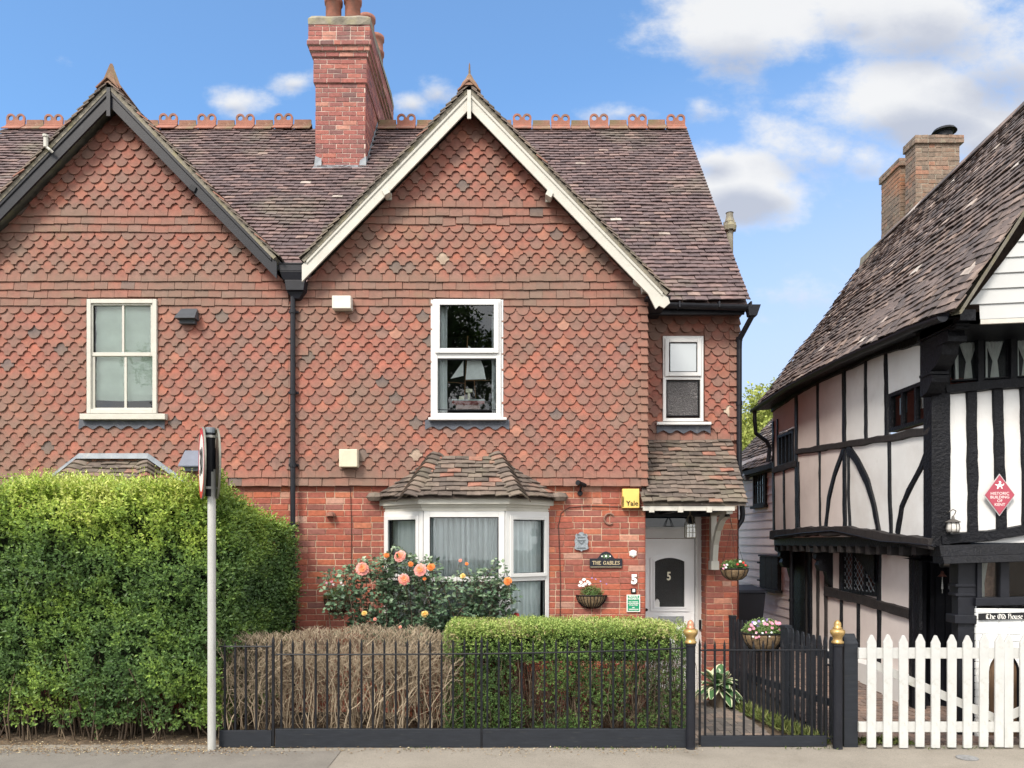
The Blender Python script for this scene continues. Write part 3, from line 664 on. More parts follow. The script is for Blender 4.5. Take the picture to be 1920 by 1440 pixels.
mb.tube([(3.04, 9.37, MG_E[1] - .10), (3.04, 9.38, MG_E[1] - .20), (xs, 9.62, MG_E[1] - .42), (xs, 9.64, MG_E[1] - .55), (xs, 9.64, ZP(880, 9.64)), (xs + .04, 9.70, ZP(915, 9.7)), (xs + .08, 9.75, ZP(965, 9.7)), (xs + .07, 9.76, ZP(975, 9.7)), (xs - .02, 9.76, ZP(995, 9.7)), (xs - .02, 9.76, .1)], .034, 10)
mb.hexa([(2.99, 9.32, MG_E[1] - .2), (3.09, 9.32, MG_E[1] - .2), (3.09, 9.42, MG_E[1] - .2), (2.99, 9.42, MG_E[1] - .2), (2.97, 9.30, MG_E[1] - .07), (3.13, 9.30, MG_E[1] - .07), (3.13, 9.44, MG_E[1] - .07), (2.97, 9.44, MG_E[1] - .07)])
for py in (640, 760, 1020, 1120): mb.tube([(xs - (.02 if py > 900 else 0), 9.64 if py < 900 else 9.76, ZP(py, 9.65)), (xs - (.02 if py > 900 else 0), 9.64 if py < 900 else 9.76, ZP(py, 9.65) + .05)], .042, 10)
build(mb, 'downpipe', m_black, house, smooth=False)
xd = XP(550, 8.97)
mb = MB(); mb.tube([(xd, 8.95, .1), (xd, 8.95, ZP(548, 8.95))], .031, 12)
for py in (583, 735, 871, 985, 1068, 1147): mb.tube([(xd, 8.95, ZP(py, 8.95) - .03), (xd, 8.95, ZP(py, 8.95) + .02)], .041, 12); mb.box(xd - .06, xd + .06, 8.975, 9.0, ZP(py, 8.95) - .015, ZP(py, 8.95) + .01)
build(mb, 'downpipe', m_black, house, smooth=False)
def frust(mb, xc, y0, y1, za, zb, wa, wb, da=0, db=0): mb.hexa([(xc - wa, y0 + da, za), (xc + wa, y0 + da, za), (xc + wa, y1, za), (xc - wa, y1, za), (xc - wb, y0 + db, zb), (xc + wb, y0 + db, zb), (xc + wb, y1, zb), (xc - wb, y1, zb)])
mb = MB(); d = 8.85; z = lambda p: ZP(p, d); xh = XP(547, d)
frust(mb, xh, d, 9.02, z(508), z(492), .150, .165); frust(mb, xh, d, 9.02, z(523), z(508.2), .115, .150, .03); frust(mb, xh + .03, d + .02, 9.02, z(543), z(523.2), .105, .125); frust(mb, xh + .025, d + .05, 9.02, z(556), z(543.2), .04, .105, .03)
build(mb, 'rainwater_hopper', m_black, house, bevel=.006)
# lead valley above the hopper
mb = MB()
for s, x in ((-1, -2.80), (1, -2.50)): mb.beam((x, 8.95, H + 3.30), (x + s * .30, 8.98, H + 3.62), .10, .02, (0, -1, .3))
mb.quad((-2.84, 8.84, H + 3.32), (-2.46, 8.84, H + 3.32), (-2.46, 9.6, H + 3.42), (-2.84, 9.6, H + 3.42))
build(mb, 'lead_valley', m_lead, house)

# --- chimney
CH = MB(); CM = MB()
def band(x0, x1, y0, y1, z0, z1, seed, inset=.01):
    bricks(CH, (x0, y0, z0), (1, 0, 0), (0, 0, 1), (0, -1, 0), x1 - x0, z1 - z0, seed=seed, bond='stretcher' if z1 - z0 > .3 else 'mixed')
    bricks(CH, (x1, y0, z0), (0, 1, 0), (0, 0, 1), (1, 0, 0), y1 - y0, z1 - z0, seed=seed + 1, bond='stretcher')
    bricks(CH, (x0, y1, z0), (0, -1, 0), (0, 0, 1), (-1, 0, 0), y1 - y0, z1 - z0, seed=seed + 2, bond='stretcher')
    CM.box(x0, x1, y0, y1, z0, z1)
zc = lambda p: H + (HY - p) * 11.9 / F
x0, x1 = CHX; y0, y1 = CHY
band(x0, x1, y0, y1, zc(322) - .3, zc(157), 60)
band(x0 - .025, x1 + .025, y0 - .025, y1 + .025, zc(156.8), zc(110), 63)
for i, (pa, pb) in enumerate(((109.8, 101), (100.8, 92), (91.8, 83))): band(x0 - .05 - .03 * i, x1 + .05 + .03 * i, y0 - .05 - .03 * i, y1 + .05 + .03 * i, zc(pa), zc(pb), 66 + 4 * i)
band(x0 - .09, x1 + .09, y0 - .09, y1 + .09, zc(82.8), zc(54), 80)
ch = build(CH, 'chimney', m_chbrick, house); build(CM, 'chimney_mortar', m_chmortar, ch)
mb = MB(); e = .10; ztp = zc(54); rn = random.Random(5)
pr = [(-e, 0), (-e - .01, .10), (-e + .05, .17), (.12, .23)]
vs = []
for k, (q, dz) in enumerate(pr):
    c = [(x0 + q, y0 + q), (x1 - q, y0 + q), (x1 - q, y1 - q), (x0 + q, y1 - q)]
    for i in range(4):
        for j in range(6):
            t = j / 6; p = Vector((*c[i], 0)).lerp(Vector((*c[(i + 1) % 4], 0)), t); vs.append((p.x + rn.uniform(-.012, .012), p.y + rn.uniform(-.012, .012), ztp + dz + rn.uniform(-.012, .012)))
n_ = 24; mb.add(vs, [(k * n_ + i, k * n_ + (i + 1) % n_, (k + 1) * n_ + (i + 1) % n_, (k + 1) * n_ + i) for k in range(3) for i in range(n_)] + [tuple(3 * n_ + i for i in range(n_)), tuple(reversed(range(n_)))])
build(mb, 'chimney_capping', m_cement, ch)
ptm = MB(); px0 = XP(625, 12.1); pz = ztp + .18
prof = [(.13, -.1), (.125, .35), (.145, .36), (.15, .42), (.13, .45), (.125, .62), (.15, .64), (.15, .70), (.11, .70), (.10, .5)]
ptm.lathe((px0, 12.12, pz), prof, 18); p0 = build(ptm, 'chimney_pot', m_terra, ch, smooth=True)
for dx, dy, dz in ((.31, .02, .03), (.02, .85, -.05), (.40, .75, -.02), (.43, 1.45, .12), (.0, 1.5, -.1)): inst(p0, (dx, dy, dz))
mb = MB(); zf = zc(314)
mb.add([(x0 - .09, 11.83, zf - .10), (x1 + .16, 11.83, zf - .10), (x1 + .02, 11.88, zf + .03), (x0 - .01, 11.88, zf + .03)], [(0, 1, 2, 3)])
mb.add([(x0 - .02, 11.87, zf), (x0 + .10, 11.86, zf + .0), (x0 + .10, 11.87, zf + .13), (x0 - .0, 11.87, zf + .17)], [(0, 1, 2, 3)])
mb.add([(x1 - .10, 11.87, zf), (x1 + .02, 11.86, zf + .0), (x1 + .02, 11.87, zf + .17), (x1 - .08, 11.87, zf + .10)], [(0, 1, 2, 3)])
for k in range(6):      # stepped soakers up the side
    a = Vector((x1 + .012, 11.9 + k * .17, mslope * k * .17 + zf - .05)); mb.add([a, a + Vector((0, .19, .19 * mslope)), a + Vector((0, .19, .19 * mslope + .14)), a + Vector((0, 0, .17))], [(0, 1, 2, 3)])
    b_ = a + Vector((.15, 0, -.02)) + nm * .045; mb.add([a + nm * .03, b_, b_ + vm * .26, a + vm * .26 + nm * .03], [(0, 1, 2, 3)])
build(mb, 'lead_flashing', m_lead, ch)
# soil vent with a terracotta terminal behind the verge
mb = MB(); c = P(1368, 470, 11.2); mb.tube([c - Vector((0, 0, .9)), c + Vector((0, 0, .40))], .052, 10)
mb.lathe(c, [(.055, .25), (.06, .30), (.075, .32), (.095, .30), (.105, .36), (.07, .42), (.075, .43), (.055, .50), (.05, .56), (.06, .57), (.035, .55)], 12)
for a in range(6):
    t = a * math.pi / 3; mb.box(c.x + .08 * math.cos(t) - .012, c.x + .08 * math.cos(t) + .012, c.y + .08 * math.sin(t) - .012, c.y + .08 * math.sin(t) + .012, c.z + .29, c.z + .43)
build(mb, 'vent_pipe', m_cement, house)
# ------------------------------------------------------------------ windows of the houses
FRONT = Vector((0, -1, 0)); XA = Vector((1, 0, 0)); ZA = Vector((0, 0, 1))
def rect(a, b, c, d, dist): return XP(a, dist), XP(b, dist), ZP(d, dist), ZP(c, dist)   # px0,px1,py_top,py_bottom -> x0,x1,z0,z1
def fr(mb, q, y, t, dep): panel((q[0], y, q[2]), XA, FRONT, q[1] - q[0], q[3] - q[2], t, dep, mb)
def sill_of(px0, px1, py0, py1, dist, proj, parent, m):
    x0, x1, z0, z1 = rect(px0, px1, py0, py1, dist); mb = MB(); y = dist - proj
    mb.hexa([(x0, y, z0), (x1, y, z0), (x1, dist + .08, z0), (x0, dist + .08, z0), (x0, y, z1), (x1, y, z1), (x1, dist + .08, z1 + .01), (x0, dist + .08, z1 + .01)]); return build(mb, 'window_sill', m, parent, bevel=.003)
def apron(px0, px1, py0, py1, dist, parent, m, scal=True, seed=0):
    x0, x1, z0, z1 = rect(px0, px1, py0, py1, dist); mb = MB(); rn = random.Random(seed); n = int((x1 - x0) / .163 + .5) * 6; pts = []
    for i in range(n + 1):
        ph = (i % 6) / 6 * 2 * math.pi
        pts.append((x0 + (x1 - x0) * i / n, z0 + (.03 * (1 - math.cos(ph)) / 1.4 if scal else 0) + rn.uniform(-.003, .003)))
    vs = []
    for x, z in pts: vs += [(x, dist - .012, z), (x, dist + .0, z1)]
    mb.add(vs, [(2 * i, 2 * i + 2, 2 * i + 3, 2 * i + 1) for i in range(n)]); return build(mb, 'lead_apron', m, parent)

# right house, first floor
q = rect(812, 939, 561, 783, 8.98); mb = MB(); fr(mb, q, 9.03, .055, .055); zt = ZP(668, 8.98); mb.box(q[0] + .055, q[1] - .055, 8.98, 9.03, zt - .025, zt + .035)
mb.box(q[0] - .03, q[0] - .002, 8.995, 9.03, q[2], q[3]); mb.box(q[1] + .002, q[1] + .03, 8.995, 9.03, q[2], q[3])
win = build(mb, 'window', m_white, house, bevel=.004)
mb = MB(); s = rect(816, 935, 563, 662, 8.96); fr(mb, s, 8.98, .058, .030); build(mb, 'window_sash', m_white, win, bevel=.005)
mb = MB(); s2 = rect(824.5, 928.5, 571, 655.5, 8.96); fr(mb, s2, 8.955, .009, .004); s3 = rect(820, 931, 673, 769, 8.98); fr(mb, s3, 8.99, .010, .006); build(mb, 'window_gasket', m_iron, win)
pane((s2[0], 8.966, s2[2]), XA, FRONT, s2[1] - s2[0], s2[3] - s2[2], 0, 'window_pane', m_glass, win)
pane((s3[0], 8.995, s3[2]), XA, FRONT, s3[1] - s3[0], s3[3] - s3[2], 0, 'window_pane', m_glass, win)
sill_of(803, 950, 782.5, 787, 8.93, .0, win, m_white); apron(797, 955, 787, 806, 9.0, win, m_leadd, seed=2)
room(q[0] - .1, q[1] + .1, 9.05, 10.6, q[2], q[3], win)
curtain(q[0] + .01, XP(838, 9.05), 9.10, q[2] + .03, q[3] - .05, win, m_net, 2.4, .012); curtain(XP(922, 9.05), q[1] - .01, 9.10, q[2] + .03, q[3] - .05, win, m_net, 1.6, .012, seed=3)
mb = MB(); mb.box(q[0] + .03, q[1] - .03, 9.03, 9.30, q[2] - .02, q[2] + .035); build(mb, 'inner_sill', m_white, win)
# left house, first floor sash
q = rect(163, 294, 561, 775, 8.98); mb = MB(); fr(mb, q, 9.03, .05, .06); s = rect(168, 290, 566, 668, 9.0); fr(mb, s, 9.01, .045, .02); s_ = rect(170, 292, 663, 773, 9.0); fr(mb, s_, 9.02, (.05, .03, .055, .035), .02)
win2 = build(mb, 'window', m_wood_w, house2, bevel=.004)
mb = MB(); x = XP(231, 9.0); mb.box(x - .012, x + .012, 8.995, 9.012, s[2] + .04, s[3] - .04); x = XP(235, 9.0); mb.box(x - .014, x + .014, 9.004, 9.02, s_[2] + .05, s_[3] - .03); build(mb, 'glazing_bar', m_wood_w, win2)
mb = MB(); g = rect(176, 287, 570, 766, 9.0); pane((g[0], 9.018, g[2]), XA, FRONT, g[1] - g[0], g[3] - g[2], 0, 'window_pane', m_glass, win2)
sill_of(149, 309, 775.5, 786, 8.93, .0, win2, m_wood_w); apron(148, 309, 786.5, 805, 9.0, win2, m_leadd, seed=5)
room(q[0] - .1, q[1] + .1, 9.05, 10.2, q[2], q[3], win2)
mb = MB(); zb = ZP(750, 9.06); vs = []; N_ = 26
for j in range(N_ + 1):
    z = zb + (q[3] - .03 - zb) * j / N_
    for i in range(9):
        x = q[0] + .06 + (q[1] - q[0] - .1) * i / 8; vs.append((x, 9.075 - .012 * math.sin(j / N_ * 6.28 * 4) ** 3 - .004 * math.sin(i * 1.3 + j * .4), z - (.012 * math.sin(i / 8 * math.pi) if j % 5 == 0 else 0)))
mb.add(vs, [(j * 9 + i, j * 9 + i + 1, j * 9 + 9 + i + 1, j * 9 + 9 + i) for j in range(N_) for i in range(8)]); build(mb, 'roman_blind', m_blind, win2, smooth=True)
# set-back bay window
d = 9.66; q = rect(1243, 1319, 630, 790, d); mb = MB(); fr(mb, q, DR, .042, .045); zt = ZP(709, d); mb.box(q[0] + .042, q[1] - .042, 9.66, DR, zt - .02, zt + .02)
win3 = build(mb, 'window', m_white, house, bevel=.004)
mb = MB(); s = rect(1247, 1315, 634, 705, 9.64); fr(mb, s, 9.66, .052, .025); build(mb, 'window_sash', m_white, win3, bevel=.004)
mb = MB(); s2 = rect(1255.5, 1307, 642.5, 697.5, 9.64); fr(mb, s2, 9.638, .008, .004); s3 = rect(1250, 1310, 714, 780, 9.66); fr(mb, s3, 9.67, .010, .006); build(mb, 'window_gasket', m_iron, win3)
pane((s2[0], 9.645, s2[2]), XA, FRONT, s2[1] - s2[0], s2[3] - s2[2], 0, 'window_pane', glass('frosted_glass', .30, dark=(.30, .34, .35), rough=.25), win3)
pane((s3[0], 9.675, s3[2]), XA, FRONT, s3[1] - s3[0], s3[3] - s3[2], 0, 'window_pane', glass('mottled_glass', .12, dark=(.085, .08, .082), bump=.03, bscale=70, rough=.2), win3)
sill_of(1232, 1334, 791, 796, 9.60, .0, win3, m_white); apron(1231, 1332, 796, 813, 9.66, win3, m_leadd, seed=8)

# ------------------------------------------------------------------ bay windows with tiled hipped roofs
def bay(hs, cx, dz, seed, full=True):
    def X_(px): return XP(px, DW) - XP(875, DW) + cx
    yw, yf = DW, 8.66; xo0, xo1 = cx - .993, cx + .997; hw = .472; xi0, xi1 = cx - hw, cx + hw
    z_sill = .86; z_tr = ZP(1086, 8.66) + dz; z_head = ZP(958, 8.7) + dz
    segs = [((xo0, yw), (xi0, yf)), ((xi0, yf), (xi1, yf)), ((xi1, yf), (xo1, yw))]
    mb = MB(); panes = []; gk = MB()
    for k, (a, b) in enumerate(segs):
        a = Vector((*a, z_sill)); b = Vector((*b, z_sill)); u = (b - a).normalized(); n = Vector((u.y, -u.x, 0)); w = (b - a).length; h = z_head - z_sill
        l = .055 if k == 0 else .07; r = .055 if k == 2 else .07
        panel(a - n * .03, u, n, w, h, (l, r, .07, .075), .055, mb)
        mb.obox(a + u * l + ZA * (z_tr - z_sill - .03) - n * .03, u * (w - l - r), ZA * .06, n * .05)
        if k != 1:     # opening casements stand proud of the frame
            panel(a + u * (l - .015) + ZA * (z_tr - z_sill + .02) + n * .025, u, n, w - l - r + .03, h - (z_tr - z_sill) - .075, .045, .018, mb)
        for zz, hh in ((z_sill + .07, z_tr - z_sill - .10), (z_tr + .03, h - (z_tr - z_sill) - .105)):
            e = .03 if (k != 1 and zz > z_tr) else 0
            panel(a + u * (l + e) + ZA * (zz - z_sill + e) + n * .0, u, n, w - l - r - 2 * e, hh - 2 * e, .009, .012, gk)
            panes.append((a + u * l + ZA * (zz - z_sill), u, n, w - l - r, hh))
    bw = build(mb, 'bay_window', m_white, hs, bevel=.004); build(gk, 'window_gasket', m_iron, bw)
    for o, u, n, w, h in panes: pane(o, u, n, w, h, .0, 'window_pane', m_glass, bw)
    mb = MB()      # sill, base and head
    def ring_(off, za, zb_, m=mb):
        p = [(xo0 - off, yw + .02), (xi0 - off * .55, yf - off), (xi1 + off * .55, yf - off), (xo1 + off, yw + .02)]
        m.add([(x, y, za) for x, y in p] + [(x, y, zb_) for x, y in p], [(0, 1, 2, 3), (7, 6, 5, 4), (0, 4, 5, 1), (1, 5, 6, 2), (2, 6, 7, 3)])
    ring_(.07, z_sill - .055, z_sill); build(mb, 'bay_sill', m_white, bw)
    mb = MB(); ring_(.035, z_head - .001, z_head + .045, mb); ring_(.055, z_head + .045, z_head + .075, mb); ring_(.10, z_head + .075, z_head + .145, mb); build(mb, 'bay_cornice', m_wood_w, bw)
    mb = MB(); mo = MB(); ring_(-.01, 0, z_sill - .055, mo)
    for k, (a, b) in enumerate(segs):
        a = Vector((*a, 0)); b = Vector((*b, 0)); u = (b - a).normalized(); n = Vector((u.y, -u.x, 0)); bricks(mb, a, u, ZA, n, (b - a).length, z_sill - .06, seed=seed + k)
    build(mb, 'bay_base', m_brick, hs); build(mo, 'bay_base_mortar', m_mortar, hs)
    if full:
        z1 = z_tr
        curtain(0.05, .56, 0, z_sill + .02, z_head - .06, bw, m_net, 6, .026, u=Vector((.538, -.4, 0)).normalized(), n=Vector((-.4, -.538, 0)).normalized(), o=(xo0 + .06, yw + .10, 0), seed=1)
        curtain(xi0 + .03, xi1 - .03, yf + .09, z_sill + .02, z_head - .06, bw, m_net, 13, .045, seed=4)
        curtain(0.02, .56, 0, z_sill + .02, z_head - .06, bw, m_net, 6, .026, u=Vector((.538, .4, 0)).normalized(), n=Vector((.4, -.538, 0)).normalized(), o=(xi1 - .03, yf + .13, 0), seed=7)
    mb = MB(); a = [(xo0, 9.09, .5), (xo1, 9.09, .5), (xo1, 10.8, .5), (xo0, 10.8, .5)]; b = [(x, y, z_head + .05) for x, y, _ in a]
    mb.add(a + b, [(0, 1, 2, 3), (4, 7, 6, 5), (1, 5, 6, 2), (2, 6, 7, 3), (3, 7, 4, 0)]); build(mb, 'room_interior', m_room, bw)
    # tiled roof
    ze = z_head + .150; zt = ZP(857, 9.03) + dz; yt = 9.03
    A = Vector((cx - 1.135, 9.06, ze)); B = Vector((cx - .62, 8.50, ze)); C_ = Vector((cx + .62, 8.50, ze)); D = Vector((cx + 1.165, 9.06, ze)); Tl = Vector((cx - .37, yt, zt)); Tr = Vector((cx + .37, yt, zt))
    mb = MB(); nr_ = 9
    def face(e0, e1, t0, t1, sd, wav=.012):
        u = (e1 - e0).normalized(); nn = (e1 - e0).cross(t0 - e0).normalized(); nn = nn if nn.z > 0 else -nn; v = nn.cross(u).normalized(); v = v if v.z > 0 else -v
        Ls = (t0 - e0).dot(v); g = Ls / nr_; a0 = 0; a1 = (e1 - e0).length; b0 = (t0 - e0).dot(u); b1 = (t1 - e0).dot(u)
        roof_tiles(mb, e0 + nn * .01, u, v, nn, nr_, g, lambda s: (a0 + (b0 - a0) * min(1, s / Ls), a1 + (b1 - a1) * min(1, s / Ls)), pitch=.165, seed=sd, wav=.008, rough=1.6, lift=.030, length=1.5)
        mb.add([e0 - nn * .02, e1 - nn * .02, t1 - nn * .02, t0 - nn * .02], [(0, 1, 2, 3)], tint=(.2, .5, 0))
    face(A, B, Tl, Tl, seed + 11); face(B, C_, Tl, Tr, seed + 12); face(C_, D, Tr, Tr, seed + 13)
    br = build(mb, 'bay_roof', m_moss, hs)
    rn = random.Random(seed)
    for e, t, sgn in ((B, Tl, -1), (C_, Tr, 1)):
        mb = MB()
        d_ = (t - e); Ls = d_.length; d_.normalize()
        side = Vector((sgn * .8, .35, 0)).normalized(); fr_ = Vector((-sgn * .75, 0, 0)).normalized(); upn = Vector((sgn * .45, -.45, .8)).normalized()
        for k in range(nr_ + 1):
            g = Ls / nr_; c = e + d_ * (k * g - .03); tn = (rn.random(), rn.random(), 0); vs = []
            for j, (ss, lift, w) in enumerate(((0, .062, .135), (g * 1.5, .02, .10))):
                base = c + d_ * ss
                for i in range(9):
                    a = R(-75 + 150 * i / 8); lat = math.sin(a) * w; hgt = math.cos(a) * .055 - .02
                    dirl = (fr_ if lat < 0 else side); dirl = dirl - upn * dirl.dot(upn) * 0
                    p = base + dirl * abs(lat) + upn * (hgt + lift) + d_ * (-.018 * math.cos(a) if j == 0 else 0) + ZA * (-abs(lat) * (.12 if lat < 0 else .52)) + Vector((0, -abs(lat) * (.0 if lat < 0 else -.08), 0)); vs.append(p)
            lowv = [v - upn * .016 for v in vs[:9]]
            mb.add(vs + lowv, [(i, i + 1, 10 + i, 9 + i) for i in range(8)] + [(i, 18 + i, 19 + i, i + 1) for i in range(8)], tint=tn)
        build(mb, 'bonnet_hip_tiles', m_moss, br)
    return br, Tl, Tr, A, D
br1 = bay(house, XP(874.5, DW), 0, 100)
br2 = bay(house2, -4.84, ZP(866, 9) - ZP(857, 9), 140)
mb = MB(); _, Tl, Tr, A, D = br2
mb.add([Tl + Vector((-.06, -.09, .03)), Tr + Vector((.06, -.09, .03)), Tr + Vector((.05, -.045, .10)), Tl + Vector((-.05, -.045, .10)), D + Vector((.0, -.07, .03)), D + Vector((.03, -.05, .06)), A + Vector((.0, -.07, .03)), A + Vector((-.03, -.05, .06))], [(0, 1, 2, 3), (1, 4, 5, 2), (0, 3, 7, 6)])
build(mb, 'lead_flashing', m_lead, br2[0])
mb = MB(); _, Tl, Tr, A, D = br1; rn = random.Random(1)
for x in (A.x + .03, D.x - .03): mb.lathe((x, 8.99, A.z + .03), [(.0, .06), (.06, .05), (.085, .0), (.06, -.045), (0, -.05)], 8, sx=1.3)
build(mb, 'mortar_fillet', m_moss, br1[0])

# ------------------------------------------------------------------ door, porch roof
d = 9.98; mb = MB(); xl = XP(1190, d); xr = XP(1319, d); z0 = .07; zt = ZP(988, d)
mb.box(xl, xl + .09, d - .03, d + .06, z0, ZP(955, d)); mb.box(XP(1303, d), xr, d - .03, d + .06, z0, ZP(955, d)); mb.box(xl + .09, XP(1303, d), d - .03, d + .06, ZP(1009, d), zt)
mb.box(XP(1303, d) + .02, XP(1309, d), d - .045, d - .03, z0, zt - .02); mb.box(xl + .09, XP(1303, d) + .02, d - .045, d - .03, zt - .05, zt - .02)
dfr = build(mb, 'door_frame', m_white, house, bevel=.004)
mb = MB(); mb.quad((xl, d + .02, zt), (xr - .08, d + .02, zt), (xr - .08, d + .02, ZP(950, d)), (xl, d + .02, ZP(950, d))); build(mb, 'fanlight', m_glassf, dfr)
mb = MB(); mb.box(xl, xr, d - .25, d + .3, 0, .07); build(mb, 'door_step', m_cement, house)
X1, X2 = XP(1204, d), XP(1302, d); mb = MB(); gx0, gx1 = XP(1227, d), XP(1283, d); gz0, gz1 = ZP(1138, d), ZP(1052, d)
mb.box(X1, gx0, d, d + .045, z0 + .01, ZP(1010, d)); mb.box(gx1, X2, d, d + .045, z0 + .01, ZP(1010, d)); mb.box(gx0, gx1, d, d + .045, z0 + .01, gz0); mb.box(gx0, gx1, d, d + .045, ZP(1045, d), ZP(1010, d))
arch = [(gx0 + (gx1 - gx0) * i / 12, gz1 + .055 * math.sin(math.pi * i / 12) ** .8) for i in range(13)]
zz = ZP(1045, d); vs = []
for x, z in arch: vs += [(x, d, z), (x, d, zz + .002)]
mb.add(vs, [(2 * i, 2 * i + 2, 2 * i + 3, 2 * i + 1) for i in range(12)])
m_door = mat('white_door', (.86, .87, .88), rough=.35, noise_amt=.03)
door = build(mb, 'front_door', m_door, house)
def archframe(x0, x1, z0, z1, rise, wd, y, dep, mb):
    out = [(x0, z0), (x1, z0)] + [(x1 - (x1 - x0) * i / 12, z1 + rise * math.sin(math.pi * i / 12) ** .8) for i in range(13)]
    cxm, czm = (x0 + x1) / 2, (z0 + z1) / 2; kx = 1 - 2 * wd / (x1 - x0); kz = 1 - 2 * wd / (z1 - z0)
    inn = [(cxm + (x - cxm) * kx, czm + (z - czm) * kz) for x, z in out]; n_ = len(out)
    vs = [(x, y, z) for x, z in out] + [(x, y - dep, z) for x, z in out] + [(x, y - dep, z) for x, z in inn] + [(x, y, z) for x, z in inn]
    mb.add(vs, [(j * n_ + i, j * n_ + (i + 1) % n_, (j + 1) * n_ + (i + 1) % n_, (j + 1) * n_ + i) for j in range(3) for i in range(n_)])
mb = MB(); archframe(XP(1219, d), XP(1291, d), ZP(1146, d), ZP(1046, d), .05, .035, d, .018, mb); archframe(gx0 - .02, gx1 + .02, gz0 - .02, gz1 + .015, .055, .022, d - .005, .022, mb)
mb.box(XP(1219, d), XP(1291, d), d - .012, d, ZP(1290, d), ZP(1285, d)); mb.box(XP(1219, d), XP(1291, d), d - .012, d, ZP(1184, d), ZP(1180, d)); mb.box(XP(1219, d), XP(1222, d), d - .012, d, ZP(1285, d), ZP(1184, d)); mb.box(XP(1288, d), XP(1291, d), d - .012, d, ZP(1285, d), ZP(1184, d))
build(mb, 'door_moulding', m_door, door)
mb = MB(); mb.add([(x, d + .012, z) for x, z in arch][::-1] + [(gx0, d + .012, gz0), (gx1, d + .012, gz0)], [tuple(range(15))]); build(mb, 'door_glass', m_glassd, door)
m_steel = mat('brushed_metal', (.42, .43, .44), rough=.35, metal=.8, noise_amt=.1)
mb = MB(); a, b, c, e = rect(1235, 1282, 1155, 1168, d); fr(mb, (a, b, c, e), d, .012, .012); mb.box(a + .012, b - .012, d - .006, d, c + .012, e - .012); build(mb, 'letterbox', m_steel, door, bevel=.002)
mb = MB()
for py in (1143, 1170): mb.lathe((XP(1211, d), d, ZP(py, d)), [(.0, .045), (.018, .04), (.022, .03), (.012, .015), (.014, 0)], 10, ax='Y')
build(mb, 'hinge_cap', m_iron, door)
mb = MB(); c = Vector((XP(1311, d), d - .03, ZP(1170, d))); mb.box(c.x - .012, c.x + .012, c.y - .03, c.y, c.z - .07, c.z + .06); build(mb, 'lock_plate', m_iron, dfr)
mb = MB(); mb.box(c.x + .016, c.x + .055, c.y - .045, c.y, c.z - .06, c.z + .07); build(mb, 'key_safe', m_cream, dfr, bevel=.004)
def text_mesh(s, size, loc, mt, name, parent=None, ext=.004, bold=0.0, rot=None, sx=1, **pr):
    cu = bpy.data.curves.new(name, 'FONT'); cu.body = s; cu.size = size; cu.extrude = ext; cu.align_x = 'CENTER'; cu.align_y = 'CENTER'; cu.offset = bold; cu.resolution_u = 3
    t = bpy.data.objects.new('tmp', cu); COL.objects.link(t); dg = bpy.context.evaluated_depsgraph_get(); me = bpy.data.meshes.new_from_object(t.evaluated_get(dg)); bpy.data.objects.remove(t); bpy.data.curves.remove(cu)
    me.name = name; me.materials.clear(); me.materials.append(mt); loc = Vector(loc); rz = rot or 0
    for v in me.vertices:
        x, y, z = v.co; x *= sx; v.co = (x * math.cos(rz), x * math.sin(rz), y) if True else v.co; v.co += Vector((math.sin(rz), -math.cos(rz), 0)) * z
    o = bpy.data.objects.new(name, me); COL.objects.link(o)
    if parent: o.parent = parent; o.location = loc - root_loc(parent)
    else: o.location = loc
    return props(o, **pr)
m_gold = mat('gilt_letters', (.62, .50, .30), rough=.5, noise_amt=.05); m_num = mat('painted_numeral', (.80, .79, .75), rough=.4, noise_amt=.03)
text_mesh('5', .155, (XP(1254, d), d - .004, ZP(1081, d)), mat('brass_numeral', (.62, .57, .44), rough=.35, metal=.5), 'house_number', door, ext=.006, bold=.004, sx=.75)
# decoration hung inside the door glass corner
mb = MB(); c = Vector((XP(1232, d), d - .006, ZP(1131, d))); mb.prism(c, XA, ZA, FRONT, [(-.03, -.05), (.03, -.05), (.032, .01), (.022, .045), (.0, .06), (-.022, .045), (-.032, .01)], .008); build(mb, 'door_sticker', m_num, door)

# porch roof
yA, zA_ = DR - .01, ZP(826, DR); yB, zB = 8.83, ZP(944, 8.83)
v = Vector((0, yA - yB, zA_ - zB)); Lp = v.length; v.normalize(); n = Vector((0, -v.z, v.y)); mb = MB(); nr_ = 15
xp0, xp1 = XP(1213, 8.9) , XP(1405, 8.83)
def plim(s):
    y = yB + v.y * s; x0 = (XP(1204, 8.83) - .0) if y < 8.96 else XR + .01; return (x0 + .00, xp1 - .02 + .06 * min(1, s / Lp))
roof_tiles(mb, (0, yB, zB), XA, v, n, nr_, Lp / nr_, plim, pitch=.168, seed=77, wav=.014, rough=1.8, lift=.032, length=1.5)
mb.hexa([Vector(p) for p in [(XP(1207, 8.83), yB + .02, zB - .025), (xp1 - .03, yB + .02, zB - .025), (xp1 + .02, yA, zA_ - .03), (XR, yA, zA_ - .03), (XP(1207, 8.83), yB + .02, zB), (xp1 - .03, yB + .02, zB), (xp1 + .02, yA, zA_), (XR, yA, zA_)]], tint=(.1, .5, 0))
build(mb, 'porch_roof', m_moss, house)
mb = MB(); zf = zB - .03
mb.box(XP(1206, 8.86), XP(1378, 8.86), 8.86, 8.90, zf - .055, zf); mb.box(XP(1206, 8.86), XP(1378, 8.86), 8.90, 9.66, zf - .012, zf)
for px in (1222, 1276, 1330): x = XP(px, 8.85); mb.box(x - .03, x + .03, 8.838, 8.87, zf - .075, zf - .012)
pb = build(mb, 'porch_fascia', m_cream, house)
mb = MB(); mb.box(XR + .01, xp1 - .05, 9.66, 9.72, zf - .1, zA_)
